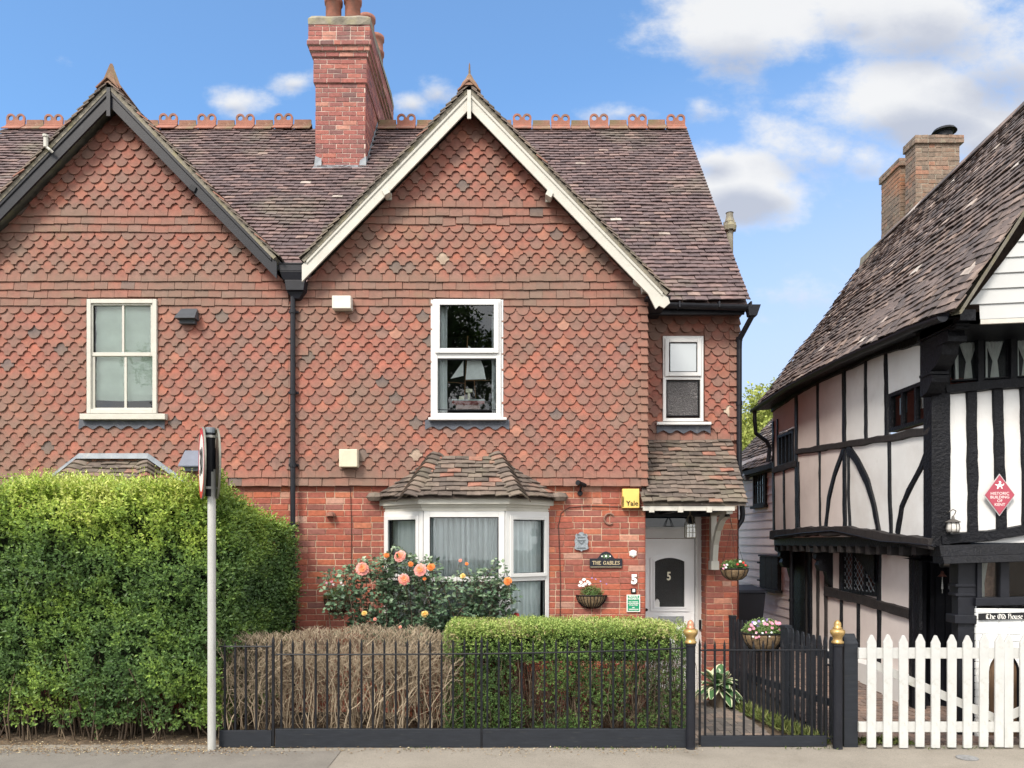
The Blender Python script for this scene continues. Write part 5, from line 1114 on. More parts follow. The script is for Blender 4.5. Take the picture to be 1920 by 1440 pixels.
# --- tall privet hedge
m_privet = mat('privet_leaf', ramp=[(0, (.03, .055, .025)), (.3, (.07, .135, .045)), (.5, (.12, .21, .06)), (.7, (.24, .36, .07)), (.88, (.42, .54, .10)), (1, (.58, .62, .18))], rough=.42, spec=.4, noise_amt=0, gvar=.3, trans=.30)
m_twig = mat('brown_twig', ramp=[(0, (.07, .05, .035)), (.3, (.15, .11, .075)), (.6, (.34, .265, .18)), (1, (.58, .48, .35))], rough=.9, noise_amt=.15, noise_scale=30)
hx0, hx1 = -7.2, -3.0
hedge = thing('privet_hedge', 'tall dense green privet hedge behind the road sign pole, at the left', 'hedge', (-4.8, 8.1, 0))
def hedge_pts():
    P_, Nn = [], []
    def add(n, fn):
        for _ in range(n):
            p, q = fn(); P_.append(p); Nn.append(q)
    rd = random.Random(3)
    yfn = lambda x, z: 7.68 + .16 * mnoise.noise(Vector((x * 1.1, z * 1.1, 0))) + .11 * mnoise.noise(Vector((x * 3.2, z * 3.2, 4))) + (.10 * max(0, z - 2.2) ** 2 if z > 2.2 else 0) + (.12 if z < .45 else 0)
    xside = lambda y, z: -3.06 + .22 * (y - 7.7) + .10 * mnoise.noise(Vector((y * 1.4, z * 1.2, 7))) + .06 * mnoise.noise(Vector((y * 3, z * 3, 1))) + (.10 * math.sin((z - .3) * 1.2)) - (.5 * max(0, z - 2.25) ** 1.5) - (.12 if z < .9 else 0)
    top = lambda x, y: 2.62 + .15 * mnoise.noise(Vector((x * 1.6, y * 1.3, 2))) + .12 * mnoise.noise(Vector((x * 4, y * 3, 2))) - .28 * max(0, y - 7.9) * max(0, min(1, (x + 4.2)))
    def front():
        z = rd.uniform(.12, 2.66); x = rd.uniform(hx0, -3.03); dpt = rd.random() ** 1.6 * .26
        return (x, yfn(x, z) + dpt, z), (0, -1, .15 + (.7 if z > 2.5 else 0))
    def side():
        y = rd.uniform(7.7, 8.98); z = rd.uniform(.15, 2.6 - .3 * (y - 7.7)); dpt = rd.random() ** 1.6 * .25
        return (xside(y, z) - dpt, y, z), (1, -.3, .15)
    def topf():
        x = rd.uniform(hx0, -3.1); y = rd.uniform(7.66, 8.9); dpt = rd.random() ** 1.7 * .2
        return (x, y, top(x, y) - dpt), (0, -.15, 1)
    add(12500, front); add(7500, side); add(4200, topf)
    return np.array(P_), np.array(Nn, dtype=float)
hp, hn = hedge_pts()
nz = fbm(hp, 1.6, 3); nz2 = fbm(hp, 5.0, 9)
keep = (nz2 + rng.normal(0, .20, len(hp)) > -.34) & ~((hp[:, 2] < .30 + .35 * nz) & (rng.random(len(hp)) < .6) & (hp[:, 1] < 8.6) & (hp[:, 0] < -3.3))
hp, hn, nz, nz2 = hp[keep], hn[keep], nz[keep], nz2[keep]
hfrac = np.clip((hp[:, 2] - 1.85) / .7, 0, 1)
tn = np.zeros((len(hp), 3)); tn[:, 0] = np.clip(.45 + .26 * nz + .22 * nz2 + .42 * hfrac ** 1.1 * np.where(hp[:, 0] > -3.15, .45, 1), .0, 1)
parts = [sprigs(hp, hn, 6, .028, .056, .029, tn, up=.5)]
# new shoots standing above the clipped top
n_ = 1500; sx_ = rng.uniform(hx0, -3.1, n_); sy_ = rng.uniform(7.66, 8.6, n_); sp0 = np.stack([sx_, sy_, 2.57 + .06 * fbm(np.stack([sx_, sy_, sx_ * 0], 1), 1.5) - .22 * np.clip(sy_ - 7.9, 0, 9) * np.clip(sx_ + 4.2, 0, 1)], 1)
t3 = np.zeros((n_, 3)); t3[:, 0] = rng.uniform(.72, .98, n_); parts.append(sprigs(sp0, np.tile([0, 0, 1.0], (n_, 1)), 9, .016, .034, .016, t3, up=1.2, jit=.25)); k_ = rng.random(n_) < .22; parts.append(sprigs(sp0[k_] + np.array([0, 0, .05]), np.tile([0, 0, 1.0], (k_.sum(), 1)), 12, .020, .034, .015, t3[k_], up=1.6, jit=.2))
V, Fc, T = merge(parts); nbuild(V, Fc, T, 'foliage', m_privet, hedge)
mb = MB()      # dark woody heart and bare stems at the foot
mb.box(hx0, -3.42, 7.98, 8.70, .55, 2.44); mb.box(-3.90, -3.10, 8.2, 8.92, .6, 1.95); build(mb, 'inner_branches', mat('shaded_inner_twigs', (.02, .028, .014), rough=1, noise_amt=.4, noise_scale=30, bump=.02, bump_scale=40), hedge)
n_ = 240; x = rng.uniform(hx0, -3.15, n_); p0 = np.stack([x, rng.uniform(7.8, 8.5, n_), np.full(n_, -.02)], 1); p1 = p0 + np.stack([rng.normal(0, .14, n_), rng.normal(-.05, .12, n_), rng.uniform(.5, 1.0, n_)], 1)
tt = np.zeros((n_, 3)); tt[:, 0] = rng.uniform(0, .5, n_); V, Fc, T = sticks(p0, p1, rng.uniform(.006, .018, n_), rng.uniform(.004, .008, n_), tt, .06); nbuild(V, Fc, T, 'stems', m_twig, hedge)

# --- dead brown hedge
dead = thing('dead_hedge', 'leafless brown clipped hedge of dry twigs behind the black railings', 'hedge', (-1.9, 7.95, 0))
def deadz(x): return 1.14 + .03 * np.sin(x * 3.1) + .02 * np.sin(x * 11) - .03 * (x < -2.55)
n_ = 120; x = rng.uniform(-3.12, -.62, n_); cl = np.round(x / .24) * .24 + rng.normal(0, .02, n_); y = rng.uniform(7.80, 8.05, n_)
p0 = np.stack([cl, y * 0 + 7.92 + rng.normal(0, .04, n_), np.full(n_, -.02)], 1); p1 = np.stack([x, y, rng.uniform(.5, .95, n_)], 1); tt = np.zeros((n_, 3)); tt[:, 0] = rng.uniform(.35, .8, n_)
pp = [sticks(p0, p1, rng.uniform(.004, .010, n_), rng.uniform(.003, .005, n_), tt, .10, 4)]
n_ = 800; x = rng.uniform(-3.12, -.62, n_); y = rng.uniform(7.74, 8.10, n_); z0 = rng.uniform(.12, 1.0, n_) ; p0 = np.stack([x, y, z0], 1)
tip = np.minimum(z0 + rng.uniform(.15, .4, n_), deadz(x) + rng.normal(0, .018, n_)); p1 = np.stack([x + rng.normal(0, .16, n_), np.clip(y + rng.normal(0, .04, n_), 7.72, 8.12), tip], 1)
tt = np.zeros((n_, 3)); tt[:, 0] = np.clip(rng.uniform(.45, 1, n_), 0, 1); pp.append(sticks(p0, p1, rng.uniform(.0018, .004, n_), rng.uniform(.001, .002, n_), tt, .12, 3))
n_ = 4200; x = rng.uniform(-3.12, -.62, n_); y = 7.74 + .36 * rng.random(n_); zt = deadz(x) + rng.normal(0, .020, n_); z0 = zt - .03 - .62 * rng.random(n_) ** 2.2; p0 = np.stack([x, y, z0], 1); dp_ = np.clip((zt - z0) / .35, 0, 1); p1 = np.stack([x + rng.normal(0, 1, n_) * (.018 + .07 * dp_), y + rng.normal(0, .02, n_), np.minimum(z0 + rng.uniform(.05, .13, n_) * (1 - 1.1 * dp_ * rng.random(n_)), zt)], 1)
tt = np.zeros((n_, 3)); tt[:, 0] = rng.uniform(.30, 1, n_); pp.append(sticks(p0, p1, rng.uniform(.0016, .0034, n_), rng.uniform(.0010, .0018, n_), tt, .05, 2))
n_ = 1300; x = rng.uniform(-3.12, -.62, n_); y = rng.uniform(7.76, 8.10, n_); p0 = np.stack([x, y, rng.uniform(.12, 1.0, n_)], 1); p1 = p0 + rng.normal(0, 1, (n_, 3)) * np.array([.10, .05, .06]); tt = np.zeros((n_, 3)); tt[:, 0] = rng.uniform(.3, .9, n_)
pp.append(sticks(p0, p1, rng.uniform(.001, .003, n_), rng.uniform(.001, .0015, n_), tt, .15, 3))
def forks(n, xa, xb, y0, y1, zmax, r0, t0, spread, bxr):      # thick forking branches
    A0, A1, q0, q1, out = [], [], [], [], []
    for k in range(n):
        b = Vector((bxr.uniform(xa, xb), bxr.uniform(y0, y1), -.02)); b.x = round(b.x / .30) * .30 + bxr.uniform(-.04, .04); todo = [(b, Vector((bxr.uniform(-spread, spread), bxr.uniform(-.08, .02), 1)).normalized(), .42, r0 * bxr.uniform(.6, 1.1), 0)]
        while todo:
            p, dr, L, r, lv = todo.pop(); e_ = p + dr * L * bxr.uniform(.7, 1.15)
            if e_.z > zmax: e_ = p.lerp(e_, max(.05, (zmax - p.z) / (e_.z - p.z)))
            A0.append(tuple(p)); A1.append(tuple(e_)); q0.append(r); q1.append(r * .72)
            if lv < 4 and e_.z < zmax - .03:
                for j in range(2 + (bxr.random() < .3)): todo.append((e_, (dr + Vector((bxr.uniform(-.75, .75), bxr.uniform(-.3, .2), bxr.uniform(-.1, .3)))).normalized(), L * .68, r * .66, lv + 1))
    m_ = len(A0); tt = np.zeros((m_, 3)); tt[:, 0] = np.clip(t0 + rng.normal(0, .12, m_), 0, 1); return sticks(np.array(A0), np.array(A1), np.array(q0), np.array(q1), tt, .05, 3)
pp.append(forks(26, -3.05, -.68, 7.76, 7.90, 1.13, .011, .85, .35, random.Random(77))); pp.append(forks(22, -3.05, -.68, 7.9, 8.05, 1.12, .011, .45, .35, random.Random(78)))
V, Fc, T = merge(pp); nbuild(V, Fc, T, 'twigs', m_twig, dead)

# --- green box hedge with bare patches low down
m_box = mat('box_hedge_leaf', ramp=[(0, (.03, .055, .025)), (.3, (.075, .14, .045)), (.55, (.16, .26, .065)), (.75, (.32, .43, .11)), (.92, (.46, .52, .17)), (1, (.48, .40, .22))], rough=.5, spec=.3, noise_amt=0, gvar=.3, trans=.18)
bxh = thing('box_hedge', 'clipped green hedge with bright top and bare patches behind the black railings', 'hedge', (.6, 8.0, 0)); rd = random.Random(8); bx0, bx1 = -.72, 1.86
def boxpts(n):
    out, nn = [], []
    while len(out) < n:
        k = rd.random(); x = rd.uniform(bx0, bx1); edge = .14 * max(0, 1 - (bx1 - x) / .18) ** 2 + .08 * max(0, 1 - (x - bx0) / .12) ** 2
        tz = 1.19 - edge * 1.3 + .02 * mnoise.noise(Vector((x * 2.5, 0, 0))) - .03 * max(0, (x - .9))
        if k < .38: y = rd.uniform(7.74, 8.40); p = (x, y, tz - rd.random() ** 2 * .10 - (.06 if y < 7.80 else 0) * rd.random()); q = (0, -.1, 1)
        else:
            z = rd.uniform(.05, tz - .03); s = 7.76 + .05 * mnoise.noise(Vector((x * 2.2, z * 2.2, 3))) + (.03 if z > .85 else .08 + .1 * mnoise.noise(Vector((x * 1.7, z * 2, 8)))); p = (x, s + rd.random() ** 1.5 * .22, z); q = (0, -1, .2)
            dens = 1.25 if z > .80 else mnoise.noise(Vector((x * 2.3 + 3.1, z * 2.6, 5.2))) * 1.6 + .80 - .50 * max(0, min(1, (x - .1) / 1.2)) * (1 - z) + (.5 if x < -.15 else 0) - .2 * (1 - z)
            if rd.random() > dens: continue
        if x > bx1 - .25 and rd.random() < .2: p = (bx1 + .04 * rd.random(), p[1] + .3 * rd.random(), p[2]); q = (1, -.2, .2)
        out.append(p); nn.append(q)
    return np.array(out), np.array(nn, dtype=float)
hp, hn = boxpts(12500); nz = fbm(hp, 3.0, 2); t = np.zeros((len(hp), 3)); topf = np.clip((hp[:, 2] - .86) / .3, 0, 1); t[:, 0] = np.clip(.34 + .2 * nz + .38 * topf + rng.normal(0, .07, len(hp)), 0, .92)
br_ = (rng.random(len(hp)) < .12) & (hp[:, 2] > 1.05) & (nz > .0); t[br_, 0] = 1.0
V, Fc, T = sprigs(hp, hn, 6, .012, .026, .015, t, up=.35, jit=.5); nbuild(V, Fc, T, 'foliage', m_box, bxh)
n_ = 620; x = rng.uniform(bx0, bx1 + .05, n_); cl = np.round(x / .22) * .22 + rng.normal(0, .02, n_); p0 = np.stack([cl, np.full(n_, 8.02) + rng.normal(0, .05, n_), rng.uniform(-.02, .3, n_)], 1); p1 = np.stack([x + rng.normal(0, .03, n_), rng.uniform(7.80, 8.3, n_), rng.uniform(.35, 1.08, n_)], 1)
tt = np.zeros((n_, 3)); tt[:, 0] = rng.uniform(0, .45, n_); pp = [sticks(p0, p1, rng.uniform(.003, .009, n_), rng.uniform(.0015, .003, n_), tt, .08, 4)]
n_ = 2600; x = rng.uniform(bx0 + .2, bx1 + .05, n_); x = np.where(rng.random(n_) < .4, rng.uniform(1.35, bx1 + .08, n_), x); p0 = np.stack([x, rng.uniform(7.8, 8.3, n_), rng.uniform(.12, .95, n_)], 1); p1 = p0 + rng.normal(0, 1, (n_, 3)) * np.array([.05, .04, .05]) + np.array([0, -.01, .04]); tt = np.zeros((n_, 3)); tt[:, 0] = rng.uniform(.05, .6, n_)
pp.append(sticks(p0, p1, rng.uniform(.001, .0025, n_), rng.uniform(.0008, .0015, n_), tt, .1, 3)); V, Fc, T = merge(pp); nbuild(V, Fc, T, 'branches', m_twig, bxh)
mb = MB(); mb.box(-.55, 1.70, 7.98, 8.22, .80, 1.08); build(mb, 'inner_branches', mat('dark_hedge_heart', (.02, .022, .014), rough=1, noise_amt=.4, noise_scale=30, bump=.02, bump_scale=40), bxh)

# --- rose bush
m_rleaf = mat('rose_leaf', ramp=[(0, (.04, .08, .045)), (.4, (.09, .16, .09)), (.75, (.18, .26, .15)), (1, (.30, .36, .25))], rough=.42, spec=.5, noise_amt=0, gvar=.35, trans=.12)
rose = thing('rose_bush', 'leafy rose bush with coral and orange blooms in front of the bay window', 'rose bush', (-1.2, 8.45, 0)); rd = random.Random(21); C1 = []
canes = []
for k in range(36):
    x0 = rd.choice((-1.75, -1.45, -1.05, -.75, -.45, -.25)) + rd.uniform(-.08, .08); x1 = rd.uniform(-2.05, .0); zt = 1.93 - .17 * ((x1 + 1.35) / .7) ** 2 if x1 < -.8 else 1.78 - .12 * ((x1 + .35) / .4) ** 2
    canes.append(((x0, 8.45 + rd.uniform(-.05, .05), 0), (x1, 8.38 + rd.uniform(-.17, .12), zt + rd.uniform(-.22, .04))))
p0 = np.array([c[0] for c in canes]); p1 = np.array([c[1] for c in canes]); tt = np.zeros((len(canes), 3)); tt[:, 0] = .12; pp = [sticks(p0, p1, np.full(len(canes), .010), np.full(len(canes), .004), tt, .04, 5)]
lp, ld = [], []; s0, s1 = [], []
for (a, b) in canes:
    a = Vector(a); b = Vector(b)
    for k in range(25):
        t = rd.uniform(.50, 1.0); c = a.lerp(b, t); dr = Vector((rd.uniform(-1, 1), rd.uniform(-.8, .5), rd.uniform(-.2, .7))).normalized(); e = c + dr * rd.uniform(.05, .20)
        if e.z < .98: continue
        s0.append(c); s1.append(e)
        for m_ in range(7):
            q = c.lerp(e, .3 + .7 * (m_ // 2) / 3); lat = dr.cross(Vector((rd.uniform(-.3, .3), rd.uniform(-.3, .3), 1))).normalized() * (1 if m_ % 2 else -1)
            lp.append(q + lat * .012); ld.append((dr * (.6 if m_ < 6 else 2) + lat * (1 if m_ < 6 else 0) + Vector((0, 0, rd.uniform(-.5, .3)))))
s0 = np.array([tuple(s) for s in s0]); s1 = np.array([tuple(s) for s in s1]); tt = np.zeros((len(s0), 3)); tt[:, 0] = .15; pp.append(sticks(s0, s1, np.full(len(s0), .0035), np.full(len(s0), .0015), tt, .05, 2)); V, Fc, T = merge(pp); nbuild(V, Fc, T, 'stems', m_twig, rose)
lp = np.array([tuple(s) for s in lp]); ld = np.array([tuple(s) for s in ld]); n_ = len(lp); tt = np.zeros((n_, 3)); tt[:, 0] = np.clip(.35 + .5 * (lp[:, 2] - 1.25) + rng.normal(0, .16, n_), 0, 1); tt[:, 1] = rng.random(n_)
nrm = unit(rng.normal(0, .45, (n_, 3)) + np.array([0, -.5, .8])); V, Fc, T = leafmesh(lp, ld, nrm, rng.uniform(.042, .072, n_), rng.uniform(.030, .048, n_), tt, .15); nbuild(V, Fc, T, 'foliage', m_rleaf, rose)
m_coral = mat('coral_petal', ramp=[(0, (.86, .36, .12)), (.35, (.87, .34, .18)), (.7, (.86, .33, .29)), (1, (.88, .50, .48))], rough=.6, noise_amt=.05, gvar=.12, trans=.25)
m_yel = mat('yellow_petal', ramp=[(0, (.75, .36, .05)), (1, (.84, .66, .26))], rough=.6, noise_amt=.05, gvar=.12, trans=.25)
m_orange = mat('orange_petal', ramp=[(0, (.8, .2, .03)), (1, (.86, .30, .09))], rough=.6, noise_amt=.05, gvar=.12, trans=.25)
bs0, bs1 = [], []
def bloom(px, py, rpx, m, d=8.25, seed=0, tilt=.4, sqz=1.0):
    c = P(px, py, d); r = rpx * .86 * d / F; rn = random.Random(seed); mb = MB(); ax = Vector((rn.uniform(-.3, .3), -1, tilt)).normalized(); u = ax.cross(ZA).normalized(); w = u.cross(ax)
    for ring__, (n_, rr, hgt, open_) in enumerate(((9, 1.0, .05, 1.0), (8, .78, .18, .75), (7, .55, .30, .5), (5, .32, .38, .25))):
        for k in range(n_):
            a = k * 6.283 / n_ + rn.uniform(-.2, .2) + ring__ * .4; dr = u * math.cos(a) + w * math.sin(a) * sqz; tg = ax.cross(dr).normalized(); R_ = r * rr * rn.uniform(.86, 1.1); t0 = .2 + .8 * rr + rn.uniform(-.15, .1) - .2; vs = []
            for j in range(4):
                s = j / 3; rad = R_ * (.12 + .88 * math.sin(s * 1.5708)); hh = r * (hgt + .32 * s * (1 - open_) + .10 * math.sin(s * 3.14) - (.10 * s * s if open_ > .7 else 0))
                for i in range(5):
                    q = (i - 2) / 2; wd = R_ * .62 * math.sin(.5 + 2.1 * s) * (1 if s < 1 else .8); vs.append(c + dr * rad * (1 - .10 * q * q * s) + tg * q * wd + ax * (hh + r * .06 * q * q + rn.uniform(-.02, .02) * r))
            mb.add(vs, [(j * 5 + i, j * 5 + i + 1, (j + 1) * 5 + i + 1, (j + 1) * 5 + i) for j in range(3) for i in range(4)], tint=(max(0, min(1, t0)), rn.random(), 0))
    build(mb, 'rose_bloom', m, rose, smooth=True); bs0.append(tuple(c)); bs1.append((c.x + rn.uniform(-.06, .06), c.y + .10, c.z - rn.uniform(.22, .38)))
for i, b in enumerate([(679, 1067, 15, m_coral), (750, 1043, 13, m_coral), (757, 1087, 13.5, m_coral), (788, 1069, 14, m_coral), (808, 1064, 9.5, m_orange), (725, 1041, 6.5, m_orange), (770, 1058, 6, m_orange), (952, 1090, 9, m_orange), (863, 1051, 4, m_coral), (875, 1057, 4, m_orange), (868, 1080, 6, m_yel), (797, 1151, 8, m_yel), (683, 1150, 6, m_yel), (703, 1161, 4, m_coral), (750, 1176, 4, m_coral), (796, 1085, 4, m_orange)]): bloom(*b, d=8.22, seed=i)

a_, b_ = np.array(bs0), np.array(bs1); tt = np.zeros((len(a_), 3)); tt[:, 0] = .2; [nbuild(*sticks(b_[i:i + 1], a_[i:i + 1], np.full(1, .004), np.full(1, .003), tt[:1], .05, 4), 'flower_stalk', m_twig, rose) for i in range(len(a_))]
k_ = np.repeat(np.arange(len(a_)), 6); tq = np.tile(np.linspace(.0, .82, 6), len(a_))[:, None]; p0 = b_[k_] * (1 - tq) + a_[k_] * tq; d_ = unit(rng.normal(0, .8, (len(k_), 3)) + np.array([0, -.2, .2])); tt = np.zeros((len(k_), 3)); tt[:, 0] = rng.uniform(.3, .8, len(k_)); tt[:, 1] = rng.random(len(k_)); V, Fc, T = leafmesh(p0, d_, unit(rng.normal(0, .4, (len(k_), 3)) + np.array([0, -.5, .8])), rng.uniform(.035, .06, len(k_)), rng.uniform(.024, .038, len(k_)), tt, .15); nbuild(V, Fc, T, 'upper_leaves', m_rleaf, rose)
# ------------------------------------------------------------------ railings, gate, posts
FD = 7.50; zg = .0
def spear(mb, x, y, z0, z1, w=.019):
    zt = z1 - .07
    mb.box(x - w / 2, x + w / 2, y - w / 2, y + w / 2, z0, zt)
    a = [(x - w * .62, y - w * .62, zt), (x + w * .62, y - w * .62, zt), (x + w * .62, y + w * .62, zt), (x - w * .62, y + w * .62, zt)]; mb.add(a + [(x, y, z1)], [(0, 1, 4), (1, 2, 4), (2, 3, 4), (3, 0, 4), (3, 2, 1, 0)])
def railing(label, px0, px1, ptop, prail, pboard, n, group=None, sag=0, y=FD, posts=(), name='iron_railing', cat='railing', flat=False, zrail1=None):
    x0, x1 = XP(px0, y), XP(px1, y); t = thing(name, label, cat, ((x0 + x1) / 2, y, 0), group); zb = ZP(pboard, y); zr_ = ZP(prail, y); ztp = ZP(ptop, y); o = None
    step = (x1 - x0) / n
    for k in range(n):
        x = x0 + step * (k + .5); mb = MB()
        if o is None: spear(mb, x, y, zb - .02, ztp); o = build(mb, 'rail_bar', m_iron, t); xx = x
        else: i_ = inst(o, (x - xx, random.uniform(-.002, .002), random.uniform(-.008, .006)))
    mb = MB(); zr1 = ZP(zrail1, y) if zrail1 else zr_; m_ = 16; pts = [(x0 + (x1 - x0) * i / m_, y - .008, zr_ + (zr1 - zr_) * (i / m_) ** 3) for i in range(m_ + 1)]; mb.tube(pts, .009, 6); build(mb, 'top_rail', m_iron, t)
    mb = MB(); zz = terrain(0, 0); mb.box(x0, x1, y - .02, y + .02, .005, zb); build(mb, 'base_board', m_board, t, bevel=.004)
    for px in posts:
        x = XP(px, y); mb = MB(); spear(mb, x, y - .01, -.02, ztp + .03, .024); build(mb, 'post', m_iron, t)
    return t
railing('short black railing left of the first iron post, behind the sign pole', 412, 510, 1201, 1212, 1369, 5, 'black iron railings along the pavement')
railing('long black spiked railing in front of the two hedges', 517, 1289, 1196, 1227, 1366, 36, 'black iron railings along the pavement', posts=(513, 903), zrail1=1215)
gt = railing('black iron garden gate with spiked bars before the front path', 1313, 1549, 1199, 1219, 1379, 13, name='garden_gate', cat='gate', y=7.53)
mb = MB()
for px, tp in ((1312, 1197), (1548, 1207)): spear(mb, XP(px, 7.53), 7.53, .005, ZP(tp, 7.53), .02); build(mb, 'gate_stile', m_iron, gt); mb = MB()
mb = MB()
for py in (1247, 1385): mb.tube([(XP(1548, 7.53), 7.52, ZP(py, 7.5)), (XP(1568, 7.53), 7.52, ZP(py, 7.5) - .01)], .012, 6); mb.tube([(XP(1557, 7.53), 7.505, ZP(py, 7.5) - .04), (XP(1557, 7.53), 7.505, ZP(py, 7.5) + .05)], .008, 6)
build(mb, 'hinge', m_iron, gt)
m_brass = mat('gilded_finial', (.46, .31, .12), rough=.35, metal=.55, noise_amt=.2, noise_scale=18, dirt=[((.25, .14, .06), 14, .5, .68, .5)]); m_copper = mat('coppery_tip', (.50, .24, .15), rough=.4, metal=.4, noise_amt=.15)
def gatepost(px, label, tipm):
    y = 7.46; x = XP(px, y); t = thing('gate_post', label, 'post', (x, y, 0), 'black gate posts with gilded finials'); mb = MB(); z1 = ZP(1207, y)
    mb.lathe((x, y, 0), [(.05, -.03), (.05, .0), (.047, .02), (.046, z1 - .03), (.052, z1 - .02), (.052, z1), (.03, z1)], 14); build(mb, 'shaft', m_black, t, smooth=False)
    mb = MB(); s = y / F; mb.lathe((x, y, z1), [(.035, 0), (.058, 1 * s), (.060, 4 * s), (.047, 6 * s), (.044, 10 * s), (.052, 14 * s), (.066, 18 * s), (.072, 21 * s), (.070, 25 * s), (.055, 27 * s), (.04, 29 * s), (.0, 29.5 * s)], 20); build(mb, 'finial', m_brass, t, smooth=True)
    mb = MB(); mb.lathe((x, y, z1 + 28.5 * s), [(.0, 0), (.046, .0), (.046, 2 * s), (.034, 3 * s), (.036, 8 * s), (.030, 12 * s), (.014, 15.5 * s), (.0, 16.5 * s)], 18); build(mb, 'finial_tip', tipm, t, smooth=True)
gatepost(1295, 'black post with gilded finial and copper tip left of the iron gate', m_copper); gatepost(1570.5, 'black post with all-gold finial right of the iron gate', m_brass)
y = 7.50; mb = MB(); x0, x1 = XP(1583, y), XP(1609, y); zt = ZP(1207, y)
mb.box(x0, x1, y, y + .13, 0, zt); xm = (x0 + x1) / 2; mb.hexa([(x0 - .002, y - .003, zt - .001), (x1 + .002, y - .003, zt - .001), (x1 + .002, y + .133, zt - .001), (x0 - .002, y + .133, zt - .001), (x0 + .01, y + .055, zt + .095), (x1 - .01, y + .055, zt + .095), (x1 - .01, y + .075, zt + .095), (x0 + .01, y + .075, zt + .095)])
build(mb, 'wooden_post', m_board, None, bevel=.004, label='thick dark grey wooden post between the gold-topped post and the white picket gate', cat='post')
# black picket fence running back to the house
A = Vector((XP(1366, 9.75), 9.75, 0)); B = Vector((XP(1577, 7.62), 7.62, 0)); D_ = (B - A); Ln = D_.length; D_.normalize(); Nf = Vector((D_.y, -D_.x, 0)).normalized()
if Nf.x > 0: Nf = -Nf
pf = thing('picket_fence', 'dark slatted picket fence running back from the gate to the porch', 'fence', (A + B) / 2); n_ = 23; o = None
def pk(mb, c, w, z1, t, u=D_, n=Nf, pt=.05): mb.prism(c - u * w / 2 + ZA * .03, u, ZA, n, [(0, 0), (w, 0), (w, z1 - pt), (w / 2 + .012, z1), (w / 2 - .012, z1), (0, z1 - pt)], t)
for k in range(n_):
    c = A + D_ * (Ln * (k + .5) / n_); mb = MB()
    if o is None: pk(mb, c, .056, 1.07, .014); o = build(mb, 'picket', m_board, pf); c0 = c
    else: inst(o, (c.x - c0.x, c.y - c0.y, random.uniform(-.012, .012) - .02 * k / n_))
mb = MB()
for z in (.35, .85): mb.obox(A - Nf * .045 + ZA * z, D_ * Ln, Nf * .04, ZA * .07); build(mb, 'rail', m_board, pf); mb = MB()
for f_ in (.02, .56):
    c = A + D_ * (Ln * f_); mb = MB(); mb.obox(c - D_ * .045 - Nf * .06, D_ * .09, Nf * .085, ZA * 1.09); mb.obox(c - D_ * .05 - Nf * .065 + ZA * 1.09, D_ * .10, Nf * .095, ZA * .03); build(mb, 'post', m_board, pf)
# white picket gates
m_pk = mat('white_painted_picket', (.50, .505, .49), rough=.5, noise_amt=.06, noise_scale=9, bump=.001, bump_scale=60, dirt=[((.36, .35, .30), 14, .58, .72, .5), ((.26, .28, .20), 3.5, .56, .75, .4)])
def wgate(label, px0, px1, centres, brace):
    y = 7.46; x0, x1 = XP(px0, y), XP(px1, y); t = thing('white_picket_gate', label, 'gate', ((x0 + x1) / 2, y, 0), 'pair of white picket gates'); o = None
    for px in centres:
        x = XP(px, y); mb = MB(); w = .092
        if o is None:
            zt = ZP(1190, y); zs = ZP(1204, y); mb.add([], []); mb.prism((x, y, .015), XA, ZA, FRONT, [(-w / 2 + .002, 0), (w / 2 - .004, 0), (w / 2, zs - .015), (.012, zt - .018), (.0, zt - .013), (-.012, zt - .018), (-w / 2, zs - .015)], .022); o = build(mb, 'picket', m_pk, t, bevel=.003); xx = x
        else: c_ = inst(o, (x - xx, random.uniform(-.002, .002), random.uniform(-.010, .004))); c_.rotation_euler = (0, random.uniform(-.004, .006), 0)
    for pa, pb in ((1215, 1235), (1354, 1373)):
        mb = MB(); mb.box(x0, x1, y + .002, y + .035, ZP(pb, y), ZP(pa, y)); build(mb, 'rail', m_pk, t, bevel=.003)
    mb = MB(); (a, b, c, d_) = brace; mb.beam((XP(a, y), y + .035, ZP(b, y)), (XP(c, y), y + .035, ZP(d_, y)), .085, -.025 + .05, (0, 1, 0)); build(mb, 'diagonal_brace', m_pk, t)
wgate('left leaf of the white picket gates, beside the thick dark post', 1611, 1880, [1633, 1663, 1693, 1723.5, 1753, 1783, 1813, 1843, 1872], (1632, 1243, 1872, 1349))
wgate('right leaf of the white picket gates, cut by the photo edge', 1882, 2152, [1889.5, 1919, 1949, 1979, 2009, 2039, 2069, 2099, 2129, 2146], (1886, 1349, 2140, 1243))

# ------------------------------------------------------------------ sign pole
y = 7.40; x = XP(397, y); sg = thing('road_sign', 'grey pole with two back to back round road signs seen edge-on', 'road sign', (x, y, 0)); mb = MB(); zt = ZP(803, y)
m_galv = mat('weathered_galvanised_steel', (.44, .44, .42), rough=.6, metal=.15, noise_amt=.12, noise_scale=8, stretch=(1, 1, .25), dirt=[((.28, .27, .23), 3, .5, .7, .5), ((.16, .14, .11), 22, .62, .74, .6)])
mb.tube([(x, y, -.05), (x, y, ZP(880, y))], .0395, 18); mb.tube([(x, y, ZP(1092, y) - .003), (x, y, ZP(1092, y) + .003)], .0405, 18); build(mb, 'pole', m_galv, sg)
mb = MB(); xs = x - .035; mb.tube([(xs + .02, y, ZP(931, y)), (xs + .02, y, ZP(812, y))], .046, 16); mb.tube([(xs + .02, y, ZP(885, y)), (xs + .02, y, ZP(840, y))], .052, 16); build(mb, 'pole_sleeve', m_black, sg)
mb = MB(); mb.tube([(xs + .02, y, ZP(812, y)), (xs + .02, y, zt + .005)], .047, 16); build(mb, 'pole_cap', m_lead, sg)
